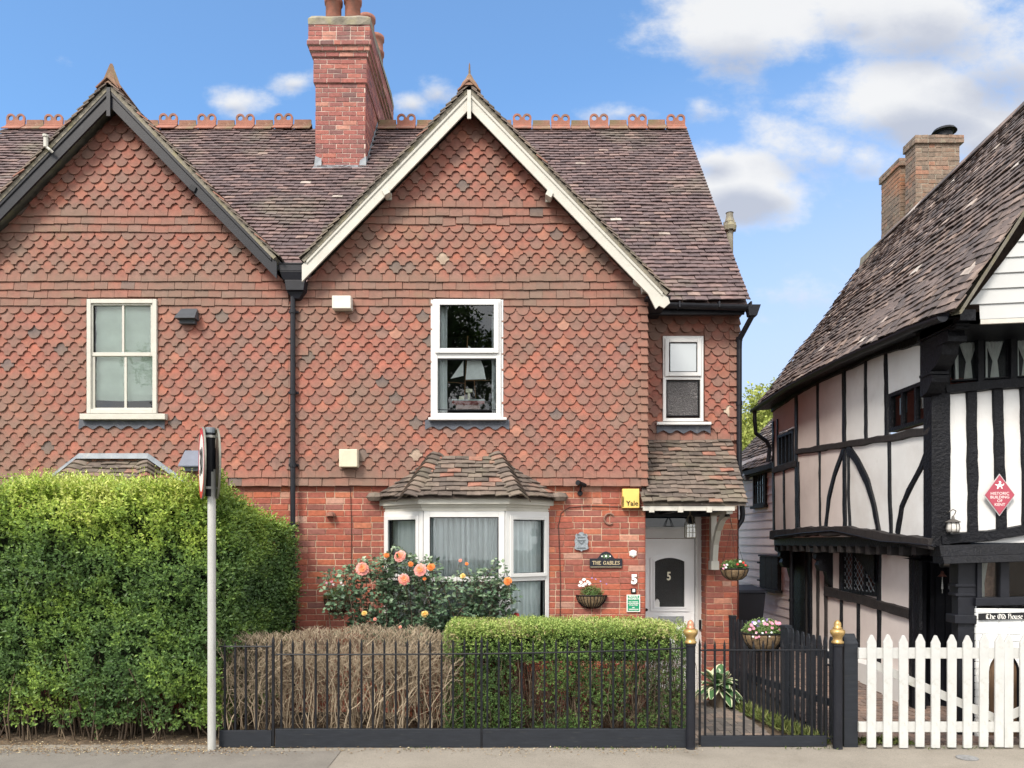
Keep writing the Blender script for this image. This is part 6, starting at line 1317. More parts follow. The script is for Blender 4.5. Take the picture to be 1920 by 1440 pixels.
phi = R(27); n1 = Vector((-math.cos(phi), -math.sin(phi), 0)); u1 = Vector((-n1.y, n1.x, 0)); 
if u1.x < 0: u1 = -u1
u1 = ZA.cross(n1)
m_signw = mat('sign_white', (.78, .78, .76), rough=.35, noise_amt=.05, dirt=[((.5, .5, .46), 8, .6, .8, .4)]); m_signr = mat('sign_red', (.52, .03, .05), rough=.35, noise_amt=.05); m_signb = mat('sign_back_grey', (.23, .225, .19), rough=.5, metal=.3, noise_amt=.2, dirt=[((.1, .1, .08), 8, .5, .7, .5)])
def disc(c, n, r, name, face):
    u = ZA.cross(n); mb = MB(); N_ = 48; prof = [(0, .0), (r, 0), (r, -.018), (r - .012, -.018), (r - .012, -.004), (0, -.004)]; vs = []
    for rr, h in prof: vs += [c + n * h + u * (rr * math.cos(2 * math.pi * i / N_)) + ZA * (rr * math.sin(2 * math.pi * i / N_)) for i in range(N_)]
    mb.add(vs, [(j * N_ + i, j * N_ + (i + 1) % N_, (j + 1) * N_ + (i + 1) % N_, (j + 1) * N_ + i) for j in range(5) for i in range(N_)]); o = build(mb, name, m_signb, sg)
    mb = MB()
    def ann(r0, r1, h):
        m2 = MB(); vs = []
        for rr in (r0, r1): vs += [c + n * h + u * (rr * math.cos(2 * math.pi * i / N_)) + ZA * (rr * math.sin(2 * math.pi * i / N_)) for i in range(N_)]
        m2.add(vs, [(i, (i + 1) % N_, N_ + (i + 1) % N_, N_ + i) for i in range(N_)]); return m2
    build(ann(0.001, r * .99, .001), 'white_face', m_signw, o); build(ann(r * .80, r * .985, .002), 'red_ring', m_signr, o)
    ang = math.atan2(-n.x, -n.y) ; rz = math.atan2(u.y, u.x); text_mesh('30', r * 1.05, c + n * .004, m_iron, 'numerals', o, ext=.0006, bold=.006, rot=rz)
c = Vector((XP(376, y), y + .02, ZP(868, y))); disc(c, n1, .36, 'sign_disc', True); c2 = Vector((XP(406.5, y + .03), y + .05, ZP(869, y))); disc(c2, -n1, .355, 'sign_disc', True)
mb = MB()
for py in (819, 915): zc_ = ZP(py, y); mb.tube([(xs - .045, y, zc_), (xs + .09, y + .03, zc_)], .008, 6); mb.lathe((xs + .02, y, zc_ - .012), [(.05, 0), (.056, 0), (.056, .024), (.05, .024)], 16); build(mb, 'clamp', m_galv, sg); mb = MB()

# ------------------------------------------------------------------ flower baskets, pots, plants
m_coir = mat('coconut_fibre_liner', (.17, .115, .065), rough=1, noise_amt=.35, noise_scale=30, bump=.01, bump_scale=60, dirt=[((.32, .24, .14), 20, .5, .65, .6)])
m_fl = {'w': mat('white_petals', (.82, .82, .80), rough=.7, noise_amt=.03, trans=.2), 'p': mat('pink_petals', (.80, .36, .48), rough=.7, noise_amt=.15, trans=.2), 'v': mat('violet_petals', (.38, .26, .62), rough=.7, noise_amt=.15, trans=.2), 'r': mat('red_petals', (.62, .05, .05), rough=.7, noise_amt=.1, trans=.2)}
m_bleaf = mat('bedding_leaf', ramp=[(0, (.03, .07, .02)), (.5, (.09, .17, .045)), (1, (.22, .32, .11))], rough=.6, noise_amt=0, gvar=.3, trans=.15)
def flower(parent, c, r, m, seed):
    mb = MB(); rn = random.Random(seed); ax = Vector((rn.uniform(-.4, .4), -1, rn.uniform(.1, .9))).normalized(); u = ax.cross(ZA).normalized(); w = u.cross(ax)
    for lay in range(2):
        for k in range(6):
            a = k * 1.047 + lay * .5 + rn.uniform(-.2, .2); d_ = u * math.cos(a) + w * math.sin(a); t = ax.cross(d_); rr = r * (1 - .3 * lay)
            mb.add([c + ax * r * .25 * lay, c + d_ * rr * .6 + t * rr * .38 + ax * r * .2, c + d_ * rr + ax * (r * (.1 + .25 * lay)), c + d_ * rr * .6 - t * rr * .38 + ax * r * .2], [(0, 1, 2, 3)])
    build(mb, 'flower', m, parent)
def greens(parent, c, rx, ry, rz, n, L=.03, W=.018, tl=.5, name='foliage', up=.8, low=0):
    p = rng.normal(0, 1, (n, 3)); p = unit(p) * (rng.random((n, 1)) ** .4) * np.array([rx, ry, rz]); p[:, 2] = np.abs(p[:, 2]) - low * rng.random(n); q = p + np.array(c); t = np.zeros((n, 3)); t[:, 0] = np.clip(tl + rng.normal(0, .18, n) + .3 * p[:, 2] / rz, 0, 1)
    V, Fc, T = sprigs(q, unit(p + 1e-6), 4, L * .3, L, W, t, up=up); nbuild(V, Fc, T, name, m_bleaf, parent)
def bars(parent, c, prof, seg, sx, sy, a0, a1, nb, r=.004, top=None):
    mb = MB()
    for k in range(nb):
        t = R(a0 + (a1 - a0) * k / (nb - 1)); mb.tube([Vector(c) + Vector((rr * sx * math.cos(t) * 1.03, rr * sy * math.sin(t) * 1.03, z)) for rr, z in prof], r, 5)
    rr, z = prof[-1]; mb.tube([Vector(c) + Vector((rr * sx * math.cos(R(a)) * 1.03, rr * sy * math.sin(R(a)) * 1.03, z)) for a in range(a0, a1 + 1, 10)], r * 1.5, 5); build(mb, 'basket_frame', m_iron, parent)
def wall_basket(px, py_top, d, wpx, hpx, label, group, nb=13, fl=(), seed=0, wc=None):
    c = P(px, py_top, d); t = thing('wall_basket', label, 'flower basket', P(px, py_top + hpx, d), group); R_ = wpx * d / F / 2; h = hpx * d / F
    prof = [(.30, -h), (.62, -h * .82), (.86, -h * .5), (.97, -h * .2), (1, 0)]; mb = MB(); mb.lathe(c, [(.02, -h)] + prof + [(.85, .0), (.0, -.02)], 24, sx=R_, sy=R_ * .62, a0=180, a1=360)
    build(mb, 'coir_liner', m_coir, t, smooth=True); bars(t, c, prof, 0, R_, R_ * .62, 180, 360, nb, r=.0045)
    return t, c, R_
t, c, R_ = wall_basket(1109, 1116, 9.04, 56, 24, 'half-round wall basket with white flowers right of the bay window', 'flower baskets on the house wall', 14)
greens(t, c + Vector((.0, -.05, 0)), .14, .07, .11, 360, .022, .007, .55, up=1)
for i, (px, py) in enumerate([(1089, 1092), (1095, 1087), (1102, 1091), (1097, 1095), (1105, 1094), (1087, 1098), (1093, 1098)]): flower(t, P(px, py, 8.98), .026, m_fl['w'], i)
for i, (px, py) in enumerate([(1117, 1086), (1126, 1090), (1137, 1095), (1110, 1084)]): flower(t, P(px, py, 8.98), .011, m_fl['v'], i)
t, c, R_ = wall_basket(633, 1123, 9.04, 50, 26, 'dark half-round wall basket behind the left end of the rose bush', 'flower baskets on the house wall', 12)
greens(t, c + Vector((0, -.05, 0)), .16, .08, .13, 420, .026, .008, .3, up=1)
for i, (px, py) in enumerate([(612, 1093), (622, 1091), (625, 1096), (643, 1098), (640, 1093)]): flower(t, P(px, py, 8.98), .02, m_fl['w' if i > 1 else 'p'], i)
# hanging basket by the porch bracket
d = 9.15; c = P(1377, 1066, d); t = thing('hanging_basket', 'round coir hanging basket beside the porch bracket', 'flower basket', P(1377, 1088, d)); R_ = .165; prof = [(.2, -.145), (.55, -.13), (.85, -.085), (.98, -.03), (1, 0)]
mb = MB(); mb.lathe(c, [(.02, -.148)] + prof + [(.8, 0), (0, -.02)], 24, sx=R_, sy=R_); build(mb, 'coir_liner', m_coir, t, smooth=True); bars(t, c, prof, 0, R_, R_, 0, 360, 13, r=.004)
mb = MB()
for a in (20, 140, 260): mb.tube([c + Vector((R_ * math.cos(R(a)), R_ * math.sin(R(a)), 0)), P(1372, 985, d)], .002, 4)
mb.tube([P(1372, 985, d), P(1368, 968, 9.0)], .004, 5); build(mb, 'chains', m_iron, t); greens(t, c, .15, .13, .09, 420, .03, .012, .35, up=.8)
for i, (px, py, k) in enumerate([(1358, 1060, 'p'), (1361, 1064, 'w'), (1356, 1066, 'p'), (1388, 1053, 'w'), (1394, 1055, 'r'), (1398, 1060, 'r'), (1363, 1059, 'w'), (1383, 1058, 'r')]): flower(t, P(px, py, d - .13), .018, m_fl[k], i)
# half basket on the picket fence
d = 8.72; c = P(1431, 1187, d); t = thing('fence_planter', 'coir planter with pink and violet flowers hung on the dark picket fence', 'flower basket', P(1431, 1222, d)); R_ = .245; prof = [(.25, -.22), (.6, -.19), (.88, -.11), (.98, -.04), (1, 0)]
mb = MB(); mb.lathe(c, [(.02, -.225)] + prof + [(.8, 0), (0, -.02)], 26, sx=R_, sy=R_ * .62); build(mb, 'coir_liner', m_coir, t, smooth=True); bars(t, c, prof, 0, R_, R_ * .62, 0, 360, 17, r=.005)
greens(t, c + Vector((0, 0, -.0)), .23, .14, .15, 900, .028, .014, .7, up=.8)
rn = random.Random(5)
for i in range(34): px = rn.uniform(1402, 1464); py = 1168 + abs(px - 1432) * .22 + rn.uniform(-7, 7); k = 'p' if px < 1412 or px > 1440 else rn.choice('vvpw'); k = 'w' if 1428 < px < 1437 and i % 2 else k; flower(t, P(px, py, d - .08 + rn.uniform(-.05, .08)), rn.uniform(.016, .026), m_fl[k], i)
for i in range(10): flower(t, P(rn.uniform(1400, 1466), rn.uniform(1182, 1196), d - .15), .015, m_fl[rn.choice('wwp')], i + 50)
# hosta in a pot
d = 9.35; t = thing('hosta_pot', 'variegated hosta in a clay pot by the front door step', 'potted plant', P(1346, G(d), d)); c = Vector((XP(1346, d), d, 0)); mb = MB()
mb.lathe(c, [(.0, .0), (.10, .0), (.125, .20), (.14, .20), (.14, .25), (.12, .25), (.11, .2), (0, .2)], 20); build(mb, 'pot', mat('weathered_clay_pot', (.20, .16, .12), rough=.9, noise_amt=.2), t, smooth=False)
mb = MB(); rn = random.Random(9); m_hosta = mat('hosta_leaf', ramp=[(0, (.05, .13, .05)), (.45, (.10, .21, .08)), (.55, (.62, .66, .42)), (1, (.7, .72, .5))], rough=.45, noise_amt=.08, trans=.15)
for k in range(58):
    a = rn.uniform(0, 6.283); el = rn.uniform(.15, 1.35); L = rn.uniform(.17, .25); W_ = L * .30; dh = Vector((math.cos(a), math.sin(a), 0)); s = ZA.cross(dh); b0 = c + ZA * .24 + dh * .02; stem = L * .9
    def pt(t_): r_ = stem * .4 + L * t_; return b0 + dh * (r_ * math.cos(el) ** .5 * (.75 + .25 * t_)) + ZA * (r_ * math.sin(el) * 1.05 - .55 * r_ * r_ / .25 * (1.25 - math.sin(el)))
    vs, ts = [], []
    for j in range(7):
        t_ = j / 6; w = W_ * math.sin(math.pi * (t_ * .92 + .04)) ** .8; p = pt(t_)
        for q, tt_ in ((-1, 1), (-.72, .95), (-.62, .1), (0, .25), (.62, .1), (.72, .95), (1, 1)): vs.append(p + s * (w * q) + ZA * (abs(q) * w * .3)); ts.append((tt_, .5, 0))
    mb.add(vs, [(j * 7 + i, j * 7 + i + 1, j * 7 + 8 + i, j * 7 + 7 + i) for j in range(6) for i in range(6)], tints=ts)
    mb.tube([b0, pt(0)], .004, 4, tint=(.3, .5, 0))
build(mb, 'leaves', m_hosta, t, smooth=True)
# strappy plants in the border beside the fence
n_ = 1500; s = rng.random(n_); ax = np.array([1.0, 0, 0]); px_ = A.x + (B.x - A.x) * s - .08 - .24 * rng.random(n_) * (.5 + s * .6); py_ = A.y + (B.y - A.y) * s; p0 = np.stack([px_, py_ - .05, np.full(n_, .0)], 1)
d_ = unit(np.stack([rng.normal(-.15, .55, n_), rng.normal(-.1, .5, n_), rng.uniform(.5, 1.2, n_)], 1)); tt = np.zeros((n_, 3)); tt[:, 0] = rng.uniform(.3, .8, n_); V, Fc, T = leafmesh(p0, d_, unit(rng.normal(0, 1, (n_, 3)) + np.array([0, -.4, 1])), rng.uniform(.06, .16, n_), rng.uniform(.010, .022, n_), tt)
m_border = mat('strap_leaf', ramp=[(0, (.05, .09, .02)), (.5, (.16, .22, .05)), (.8, (.36, .38, .14)), (1, (.5, .48, .25))], rough=.6, noise_amt=0, gvar=.3, trans=.15)
nbuild(V, Fc, T, 'border_plants', m_border, None, kind='stuff', label='pale green strappy ground cover along the foot of the dark fence', cat='ground cover')
mb = MB(); mb.lathe((XP(1811, 7.15), 7.13, .0), [(.0, .012), (.075, .012), (.09, .008), (.09, .0)], 20, sx=1.1); build(mb, 'utility_cover', mat('worn_cover_metal', (.20, .20, .20), rough=.7, noise_amt=.3, noise_scale=30), None, label='small round grey utility cover in the pavement before the white gates', cat='utility cover')
n_ = 500; x = rng.uniform(-2.9, 6, n_); p0 = np.stack([x, 7.43 + rng.normal(0, .02, n_), np.full(n_, .005)], 1); cl_ = fbm(p0, 2.5, 4) > .12; p0 = p0[cl_]; n_ = len(p0); d_ = unit(np.stack([rng.normal(0, .6, n_), rng.normal(-.2, .4, n_), rng.uniform(.3, 1, n_)], 1)); tt = np.zeros((n_, 3)); tt[:, 0] = rng.uniform(.1, .6, n_); V, Fc, T = leafmesh(p0, d_, unit(rng.normal(0, .6, (n_, 3)) + np.array([0, -.3, 1])), rng.uniform(.015, .045, n_), rng.uniform(.006, .012, n_), tt)
nbuild(V, Fc, T, 'pavement_weeds', m_border, None, kind='stuff', label='tiny weeds growing in the joint along the foot of the railings and gates', cat='weeds')
# litter and weeds along the foot of the hedges
n_ = 3800; x = rng.uniform(-7, 1.9, n_); x = np.where(rng.random(n_) < .6, rng.uniform(-7, -2.6, n_), x); y_ = 7.42 + np.abs(rng.normal(0, .10, n_)) * np.where(rng.random(n_) < .5, -1, 2); p0 = np.stack([x, y_, .006 + .012 * rng.random(n_)], 1); d_ = unit(rng.normal(0, 1, (n_, 3)) * np.array([1, 1, .12])); tt = np.zeros((n_, 3)); tt[:, 0] = rng.random(n_); tt[:, 1] = rng.random(n_)
V, Fc, T = leafmesh(p0, d_, unit(rng.normal(0, .2, (n_, 3)) + np.array([0, 0, 1])), rng.uniform(.012, .035, n_), rng.uniform(.006, .016, n_), tt)
nbuild(V, Fc, T, 'leaf_litter', mat('dry_leaf', ramp=[(0, (.12, .07, .04)), (.5, (.26, .17, .09)), (.85, (.42, .32, .18)), (1, (.6, .52, .36))], rough=.9, noise_amt=0, gvar=.2), None, kind='stuff', label='dry leaves and clippings strewn along the foot of the hedges', cat='leaf litter')
n_ = 2600; p0 = np.stack([rng.uniform(-2.4, 1.7, n_), rng.uniform(8.0, 9.0, n_), np.full(n_, .0)], 1); d_ = unit(rng.normal(0, 1, (n_, 3)) * np.array([1, 1, .5]) + np.array([0, 0, .3])); tt = np.zeros((n_, 3)); tt[:, 0] = rng.random(n_) ** 2; V, Fc, T = leafmesh(p0, d_, unit(rng.normal(0, .5, (n_, 3)) + np.array([0, 0, 1])), rng.uniform(.02, .06, n_), rng.uniform(.008, .02, n_), tt)
nbuild(V, Fc, T, 'garden_debris', bpy.data.materials['dry_leaf'], None, kind='stuff', label='pale clippings and stones on the soil behind the hedges', cat='ground litter')

# ------------------------------------------------------------------ wheelie bin in the alley
d = 12.0; gx = 3.72; bn = thing('wheelie_bin', 'black wheelie bin in the alley between the two houses', 'bin', (gx, d, terrain(gx, d))); g = terrain(gx, d); m_bin = mat('black_plastic', (.012, .014, .022), rough=.45, noise_amt=.1)
mb = MB(); mb.hexa([(gx - .22, d - .24, g + .03), (gx + .22, d - .24, g + .03), (gx + .22, d + .24, g + .03), (gx - .22, d + .24, g + .03), (gx - .29, d - .33, g + .98), (gx + .29, d - .33, g + .98), (gx + .29, d + .3, g + .98), (gx - .29, d + .3, g + .98)]); build(mb, 'bin_body', m_bin, bn, bevel=.02)
mb = MB(); mb.hexa([(gx - .31, d - .36, g + .98), (gx + .31, d - .36, g + .98), (gx + .31, d + .34, g + .98), (gx - .31, d + .34, g + .98), (gx - .29, d - .30, g + 1.02), (gx + .29, d - .30, g + 1.02), (gx + .29, d + .34, g + 1.07), (gx - .29, d + .34, g + 1.07)]); mb.tube([(gx - .25, d + .38, g + 1.0), (gx + .25, d + .38, g + 1.0)], .016, 8); build(mb, 'lid', m_bin, bn, bevel=.012)
for sx_ in (-1, 1): mb = MB(); mb.tube([(gx + sx_ * .21, d + .26, g + .10), (gx + sx_ * .27, d + .26, g + .10)], .10, 16); build(mb, 'wheel', m_iron, bn)

# ------------------------------------------------------------------ trees
m_tleaf = mat('tree_leaf', ramp=[(0, (.03, .07, .02)), (.4, (.09, .16, .03)), (.7, (.20, .28, .05)), (1, (.36, .40, .10))], rough=.6, noise_amt=0, gvar=.25, trans=.25)
m_bark = mat('tree_bark', (.09, .075, .06), rough=.95, noise_amt=.3, noise_scale=12, bump=.02, bump_scale=15)
def tree(x, y, gz, h, r, label, n=9000, leaf=.16, tl=.5, group=None, seed=0, sparse=0.0, cat='tree', crown_lo=.3):
    t = thing('tree', label, cat, (x, y, gz), group); rn = random.Random(seed); r2 = np.random.default_rng(seed + 5); mb = MB(); top = h * .62; base = Vector((x, y, gz))
    mb.tube([base - ZA * .2, base + Vector((.05, 0, h * .2)), base + Vector((-.05, .1, h * .42)), base + Vector((.1, 0, top))], [h * .028, h * .022, h * .017, h * .008], 10); cl = []
    for k in range(15):
        z = h * rn.uniform(crown_lo - .05, .6); a = rn.uniform(0, 6.283); e = base + Vector((math.cos(a) * r * rn.uniform(.4, .85), math.sin(a) * r * rn.uniform(.4, .85), min(h * .93, z + h * rn.uniform(.08, .3)))); s = base + ZA * z
        m_ = s.lerp(e, .5) + ZA * h * .03; mb.tube([s, m_, e], [h * .009, h * .006, h * .002], 6); cl.append(e); cl.append(m_ + Vector((rn.uniform(-1, 1), rn.uniform(-1, 1), .5)) * r * .2)
        for q in range(2): e2 = e + Vector((rn.uniform(-1, 1), rn.uniform(-1, 1), rn.uniform(-.3, .8))) * r * .3; mb.tube([m_.lerp(e, .4), e2], [h * .004, h * .001], 5); cl.append(e2)
    for k in range(5): cl.append(base + Vector((rn.uniform(-.3, .3) * r, rn.uniform(-.3, .3) * r, h * rn.uniform(.8, .93))))
    build(mb, 'trunk', m_bark, t); C_ = np.array([tuple(c) for c in cl]); idx = r2.integers(0, len(C_), n); q = unit(r2.normal(0, 1, (n, 3))) * (r2.random((n, 1)) ** .5) * np.array([r * .27, r * .27, r * .2]); p = C_[idx] + q; p = p[p[:, 2] > gz + h * crown_lo * .6]; nn = len(p)
    nz_ = fbm(p, 1.2, seed); tt = np.zeros((nn, 3)); tt[:, 0] = np.clip(tl + .3 * nz_ + .25 * (p[:, 2] - gz - h * .6) / (h * .4) + r2.normal(0, .06, nn), 0, 1); V, Fc, T = sprigs(p, unit(r2.normal(0, 1, (nn, 3))), 3, leaf * .4, leaf, leaf * .55, tt, r=r2); nbuild(V, Fc, T, 'crown', m_tleaf, t)
tree(10.3, 30, .1, 8.7, 3.0, 'yellow-green tree seen between the two houses', 9000, .20, .95, seed=3, crown_lo=.2)
tree(12.3, 36, .1, 8.2, 3.0, 'greener tree low behind the yellow-green one, in the gap', 7000, .22, .5, seed=6, crown_lo=.1)

n_ = 9000; x = rng.uniform(-60, 70, n_); p = np.stack([x, 52 + rng.normal(0, 2.0, n_), rng.random(n_) ** .8 * (4.2 + 1.6 * np.sin(x * .23) + 1.1 * np.sin(x * .71 + 1))], 1); tt = np.zeros((n_, 3)); tt[:, 0] = np.clip(.3 + .08 * p[:, 2] + rng.normal(0, .1, n_), 0, 1)
V, Fc, T = sprigs(p, unit(rng.normal(0, 1, (n_, 3))), 3, .25, .62, .4, tt); nbuild(V, Fc, T, 'distant_tree_belt', m_tleaf, None, kind='stuff', label='far belt of trees and bushes behind the houses', cat='trees')
# ------------------------------------------------------------------ the timber-framed old house on the right
XS = 4.557; XL = 4.86; TH8 = R(8); CF = Vector((XS, 8.0, 0)); uF = Vector((math.cos(TH8), -math.sin(TH8), 0)); nF = Vector((-math.sin(TH8), -math.cos(TH8), 0)); nS = Vector((-1, 0, 0))
def S(px, py, x=XS): d = x * F / (px - CX); return Vector((x, d, H + (HY - py) * d / F))
def onplane(px, py, c, n):
    r = Vector(((px - CX) / F, 1, (HY - py) / F)); o = Vector((0, 0, H)); return o + r * ((c - o).dot(n) / r.dot(n))
def FW(px, py, off=0): return onplane(px, py, CF + nF * off, nF)
old = thing('timber_framed_house', 'old black and white timber-framed house with a jettied upper floor at the right edge', 'house', (5.6, 10, 0))
yN, yFa = 8.0, 12.92
# plaster skins
mb = MB(); zb_, ztop = H + .06, H + 2.62; ysp = S(1584, 900).y
wA = (S(1490, 0).y, S(1460, 0).y, 0, 0)
def side_poly(mb, y0, y1, x, za, zb, holes, mi=0):
    sheet(mb, (x, y1, za), (0, -1, 0), (0, 0, 1), y1 - y0, zb - za, [(y1 - h[1], y1 - h[0], h[2] - za, h[3] - za) for h in holes], mi=mi)
hA = (S(1489, 0).y, S(1461, 0).y, S(1475, 873).z, S(1475, 805).z); hB = (S(1746, 0).y, S(1670, 0).y, S(1710, 803).z, S(1710, 722).z)
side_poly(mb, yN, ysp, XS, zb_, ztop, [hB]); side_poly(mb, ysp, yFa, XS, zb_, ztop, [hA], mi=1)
build(mb, 'plaster_wall', [m_plaster, m_pinkbounce], old)
Tm = MB(); T2 = MB()
def tim(mb, pts, w, t=.02, fn=S, n=nS, amp=.010, step=.10, base=None): mb.rough([fn(*p) for p in pts], w, t, n, seed=random.random() * 50, amp=amp, step=step)
# plate, mid rail, posts and braces of the side wall
tim(Tm, [(1449, 764), (1493, 733), (1534, 709), (1584, 687), (1624, 666), (1662, 651), (1750, 626)], .17, .035)
tim(T2, [(1494, 847), (1584, 834), (1660, 822), (1749, 806)], .095, .03); tim(T2, [(1450, 882), (1494, 869)], .12, .03)
tim(T2, [(1450, 1003), (1521, 996), (1597, 996), (1672, 1008), (1752, 1020)], (.16, .12), .07, amp=.014)
for px, ya, yb, w in ((1494, 735, 1000, .115), (1534, 712, 848, .07), (1584, 690, 990, .10), (1624, 668, 826, .07), (1662.5, 650, 820, .085), (1471, 876, 996, .07), (1498, 866, 992, .08), (1538, 842, 990, .055), (1592, 850, 992, .055), (1669, 818, 1004, .07), (1451, 790, 1000, .09), (1459, 786, 880, .05)):
    tim(Tm, [(px - .5, ya), (px, (ya + yb) / 2), (px + (3 if ya > 800 and px > 1580 else 1), yb)], w)
for pts, w in (([(1584, 839), (1566, 890), (1555, 935), (1549, 992)], .10), ([(1590, 838), (1610, 868), (1628, 905), (1640, 950), (1650, 1000)], (.13, .10)), ([(1748, 826), (1728, 876), (1705, 920), (1692, 950), (1684, 1000)], (.075, .09))): tim(Tm, pts, w, .022)
build(Tm, 'timber_frame', m_tar, old); build(T2, 'oak_rails', m_oak, old)
# side windows
def oldwin(px0, px1, pya, pyb, nm, fn, x, name='window', mull=3, lead=False, dk=None):
    a = fn(px0, pyb[0]); b = fn(px1, pyb[1]); mb = MB(); y0, y1 = b.y, a.y; z0 = (a.z + b.z) / 2; z1 = (fn(px0, pya[0]).z + fn(px1, pya[1]).z) / 2
    o = Vector((x, y1, z0)); u = Vector((0, -1, 0)); w = y1 - y0; h = z1 - z0; panel(o + nS * -.03, u, nS, w, h, .045, .055, mb)
    for i in range(1, mull): mb.obox(o + u * (w * i / mull - .018) + nS * -.03, u * .036, ZA * h, nS * .05)
    wo = build(mb, name, m_tar, old); pane(o, u, nS, w, h, -.01, 'window_pane', m_glass, wo)
    if lead:
        mb = MB(); g = .11
        for i in range(int((w + h) / g) + 1):
            for sg in (1, -1):
                a0 = i * g - h if sg == 1 else i * g
                p, q = (a0, 0), (a0 + sg * h, h)
                x0_, x1_ = (p, q) if sg == 1 else (q, p)
                t0 = max(0, -x0_[0]); t1 = min(h, w - x0_[0])
                if t1 - t0 < .02: continue
                A_ = (x0_[0] + t0, t0 if sg == 1 else h - t0); B_ = (x0_[0] + t1, t1 if sg == 1 else h - t1); mb.tube([o + u * A_[0] + ZA * A_[1], o + u * B_[0] + ZA * B_[1]], .0035, 4)
        build(mb, 'leading', m_lead, wo)
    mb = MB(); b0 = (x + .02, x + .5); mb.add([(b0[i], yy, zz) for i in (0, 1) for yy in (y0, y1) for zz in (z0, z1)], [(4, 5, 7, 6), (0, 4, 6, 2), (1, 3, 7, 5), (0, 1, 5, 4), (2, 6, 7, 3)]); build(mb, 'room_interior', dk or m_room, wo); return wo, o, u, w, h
m_redroom = mat('red_brown_interior', (.16, .055, .04), rough=.9, noise_amt=.2)
wa, *_ = oldwin(1461, 1489, (822, 800), (880, 866), 0, S, XS, mull=4)
wb, o, u, w, h = oldwin(1670, 1746, (735, 713), (805, 795), 0, S, XS, mull=3, dk=m_redroom)
mb = MB(); mb.obox(o + u * .10 + nS * -.06 + ZA * (h * .42), u * .16, ZA * h * .42, nS * .004); build(mb, 'sky_reflection_patch', mat('painted_sky_reflection', (.40, .52, .62), rough=.6), wb)  # pale blue panel behind the left pane, a painted reflection of the sky
curtain(w * .60, w * .70, 0, o.z + h * .4, o.z + h * .93, wb, m_lace, 2, .01, u=u, n=nS, o=o + nS * -.05 - ZA * o.z); curtain(w * .86, w * .99, 0, o.z + .03, o.z + h * .93, wb, m_lace, 2, .01, u=u, n=nS, o=o + nS * -.05 - ZA * o.z)
# front upper wall : window band over close studding
WF = 3.3
def fpt(s, z, off=0): return CF + uF * s + nF * off + ZA * z
zS = FW(1840, 728).z; zB = FW(1840, 1000).z; zT = H + 2.45
mb = MB(); mb.quad(fpt(0, zB - .1), fpt(WF, zB - .1), fpt(WF, zS), fpt(0, zS)); build(mb, 'plaster_wall', m_plaster, old)
def timF(pts, w, t=.03, amp=.007): Tm.rough([FW(*p) for p in pts], w, t, nF, seed=random.random() * 50, amp=amp, step=.08)
Tm = MB()
for pa, pb, w in (((1764, 590), (1766, 1010), .165), ((1820, 725), (1824, 1003), .112), ((1869, 722), (1877, 998), .112), ((1921, 718), (1926, 990), .112), ((1975, 715), (1980, 985), .112), ((2030, 712), (2035, 985), .112), ((2085, 708), (2090, 985), .112)): timF([pa, ((pa[0] + pb[0]) / 2 + 1, (pa[1] + pb[1]) / 2), pb], w)
timF([(1770, 731), (1850, 722), (1930, 718), (2140, 700)], .115, .06); timF([(1762, 1012), (1850, 1004), (1930, 994), (2140, 975)], .13, .06, .014)
timF([(1776, 612), (1930, 600), (2140, 590)], .26, .04)
for px in (1835.5, 1896.5, 1957, 2018, 2080): timF([(px, 625), (px, 722)], .082, .05, .004)
for px in (1787, 1846, 1888, 1906): timF([(px, 628), (px, 718)], .022, .02, .002)
timF([(1782, 632), (1930, 624), (2140, 615)], .03, .03, .003); timF([(1782, 715), (1930, 706), (2140, 692)], .035, .03, .003)
Tm.hexa([(XS - .03, 7.98, H - .06), (XS + .14, 7.93, H - .06), (XS + .14, 8.12, H - .06), (XS - .03, 8.14, H - .06), (XS - .03, 7.98, H + 2.45), (XS + .14, 7.93, H + 2.45), (XS + .14, 8.12, H + 2.45), (XS - .03, 8.14, H + 2.45)])
build(Tm, 'front_timber_frame', m_tar, old)
mb = MB(); a, b = FW(1780, 718), FW(2140, 700); c, e = FW(2140, 615), FW(1780, 632); mb.add([p - nF * .012 for p in (a, b, c, e)], [(0, 1, 2, 3)]); fw = build(mb, 'upper_front_window', glass('old_window_glass', .004), old)
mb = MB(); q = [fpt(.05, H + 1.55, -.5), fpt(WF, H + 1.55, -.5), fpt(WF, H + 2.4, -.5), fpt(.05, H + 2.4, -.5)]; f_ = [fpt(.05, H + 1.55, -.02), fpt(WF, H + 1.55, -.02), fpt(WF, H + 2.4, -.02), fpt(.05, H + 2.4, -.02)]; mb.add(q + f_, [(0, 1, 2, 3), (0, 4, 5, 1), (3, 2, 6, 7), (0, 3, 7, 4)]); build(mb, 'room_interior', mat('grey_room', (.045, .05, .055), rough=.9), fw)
def tied(cx_, ztop_, zbot, ztie, wt, wb_, parent):
    mb = MB(); N_ = 28; M_ = 16; vs = []
    for j in range(M_ + 1):
        z = zbot + (ztop_ - zbot) * j / M_; t = (z - ztie) / (ztop_ - ztie) if z > ztie else (ztie - z) / (ztie - zbot); w = .02 + ((wt if z > ztie else wb_) - .02) * max(0, t) ** .8
        for i in range(N_ + 1): q = i / N_ * 2 - 1; vs.append(fpt(cx_ + w * q, z, -.05 + .012 * math.sin(q * 16 + 1)))
    mb.add(vs, [(j * (N_ + 1) + i, j * (N_ + 1) + i + 1, (j + 1) * (N_ + 1) + i + 1, (j + 1) * (N_ + 1) + i) for j in range(M_) for i in range(N_)]); build(mb, 'lace_curtain', m_lace, parent, smooth=True)
for px in (1820, 1870, 1929, 1985): s_ = (FW(px, 680) - CF).dot(uF); tied(s_, H + 2.2, H + 1.74, H + 1.95, .105, .045, fw)
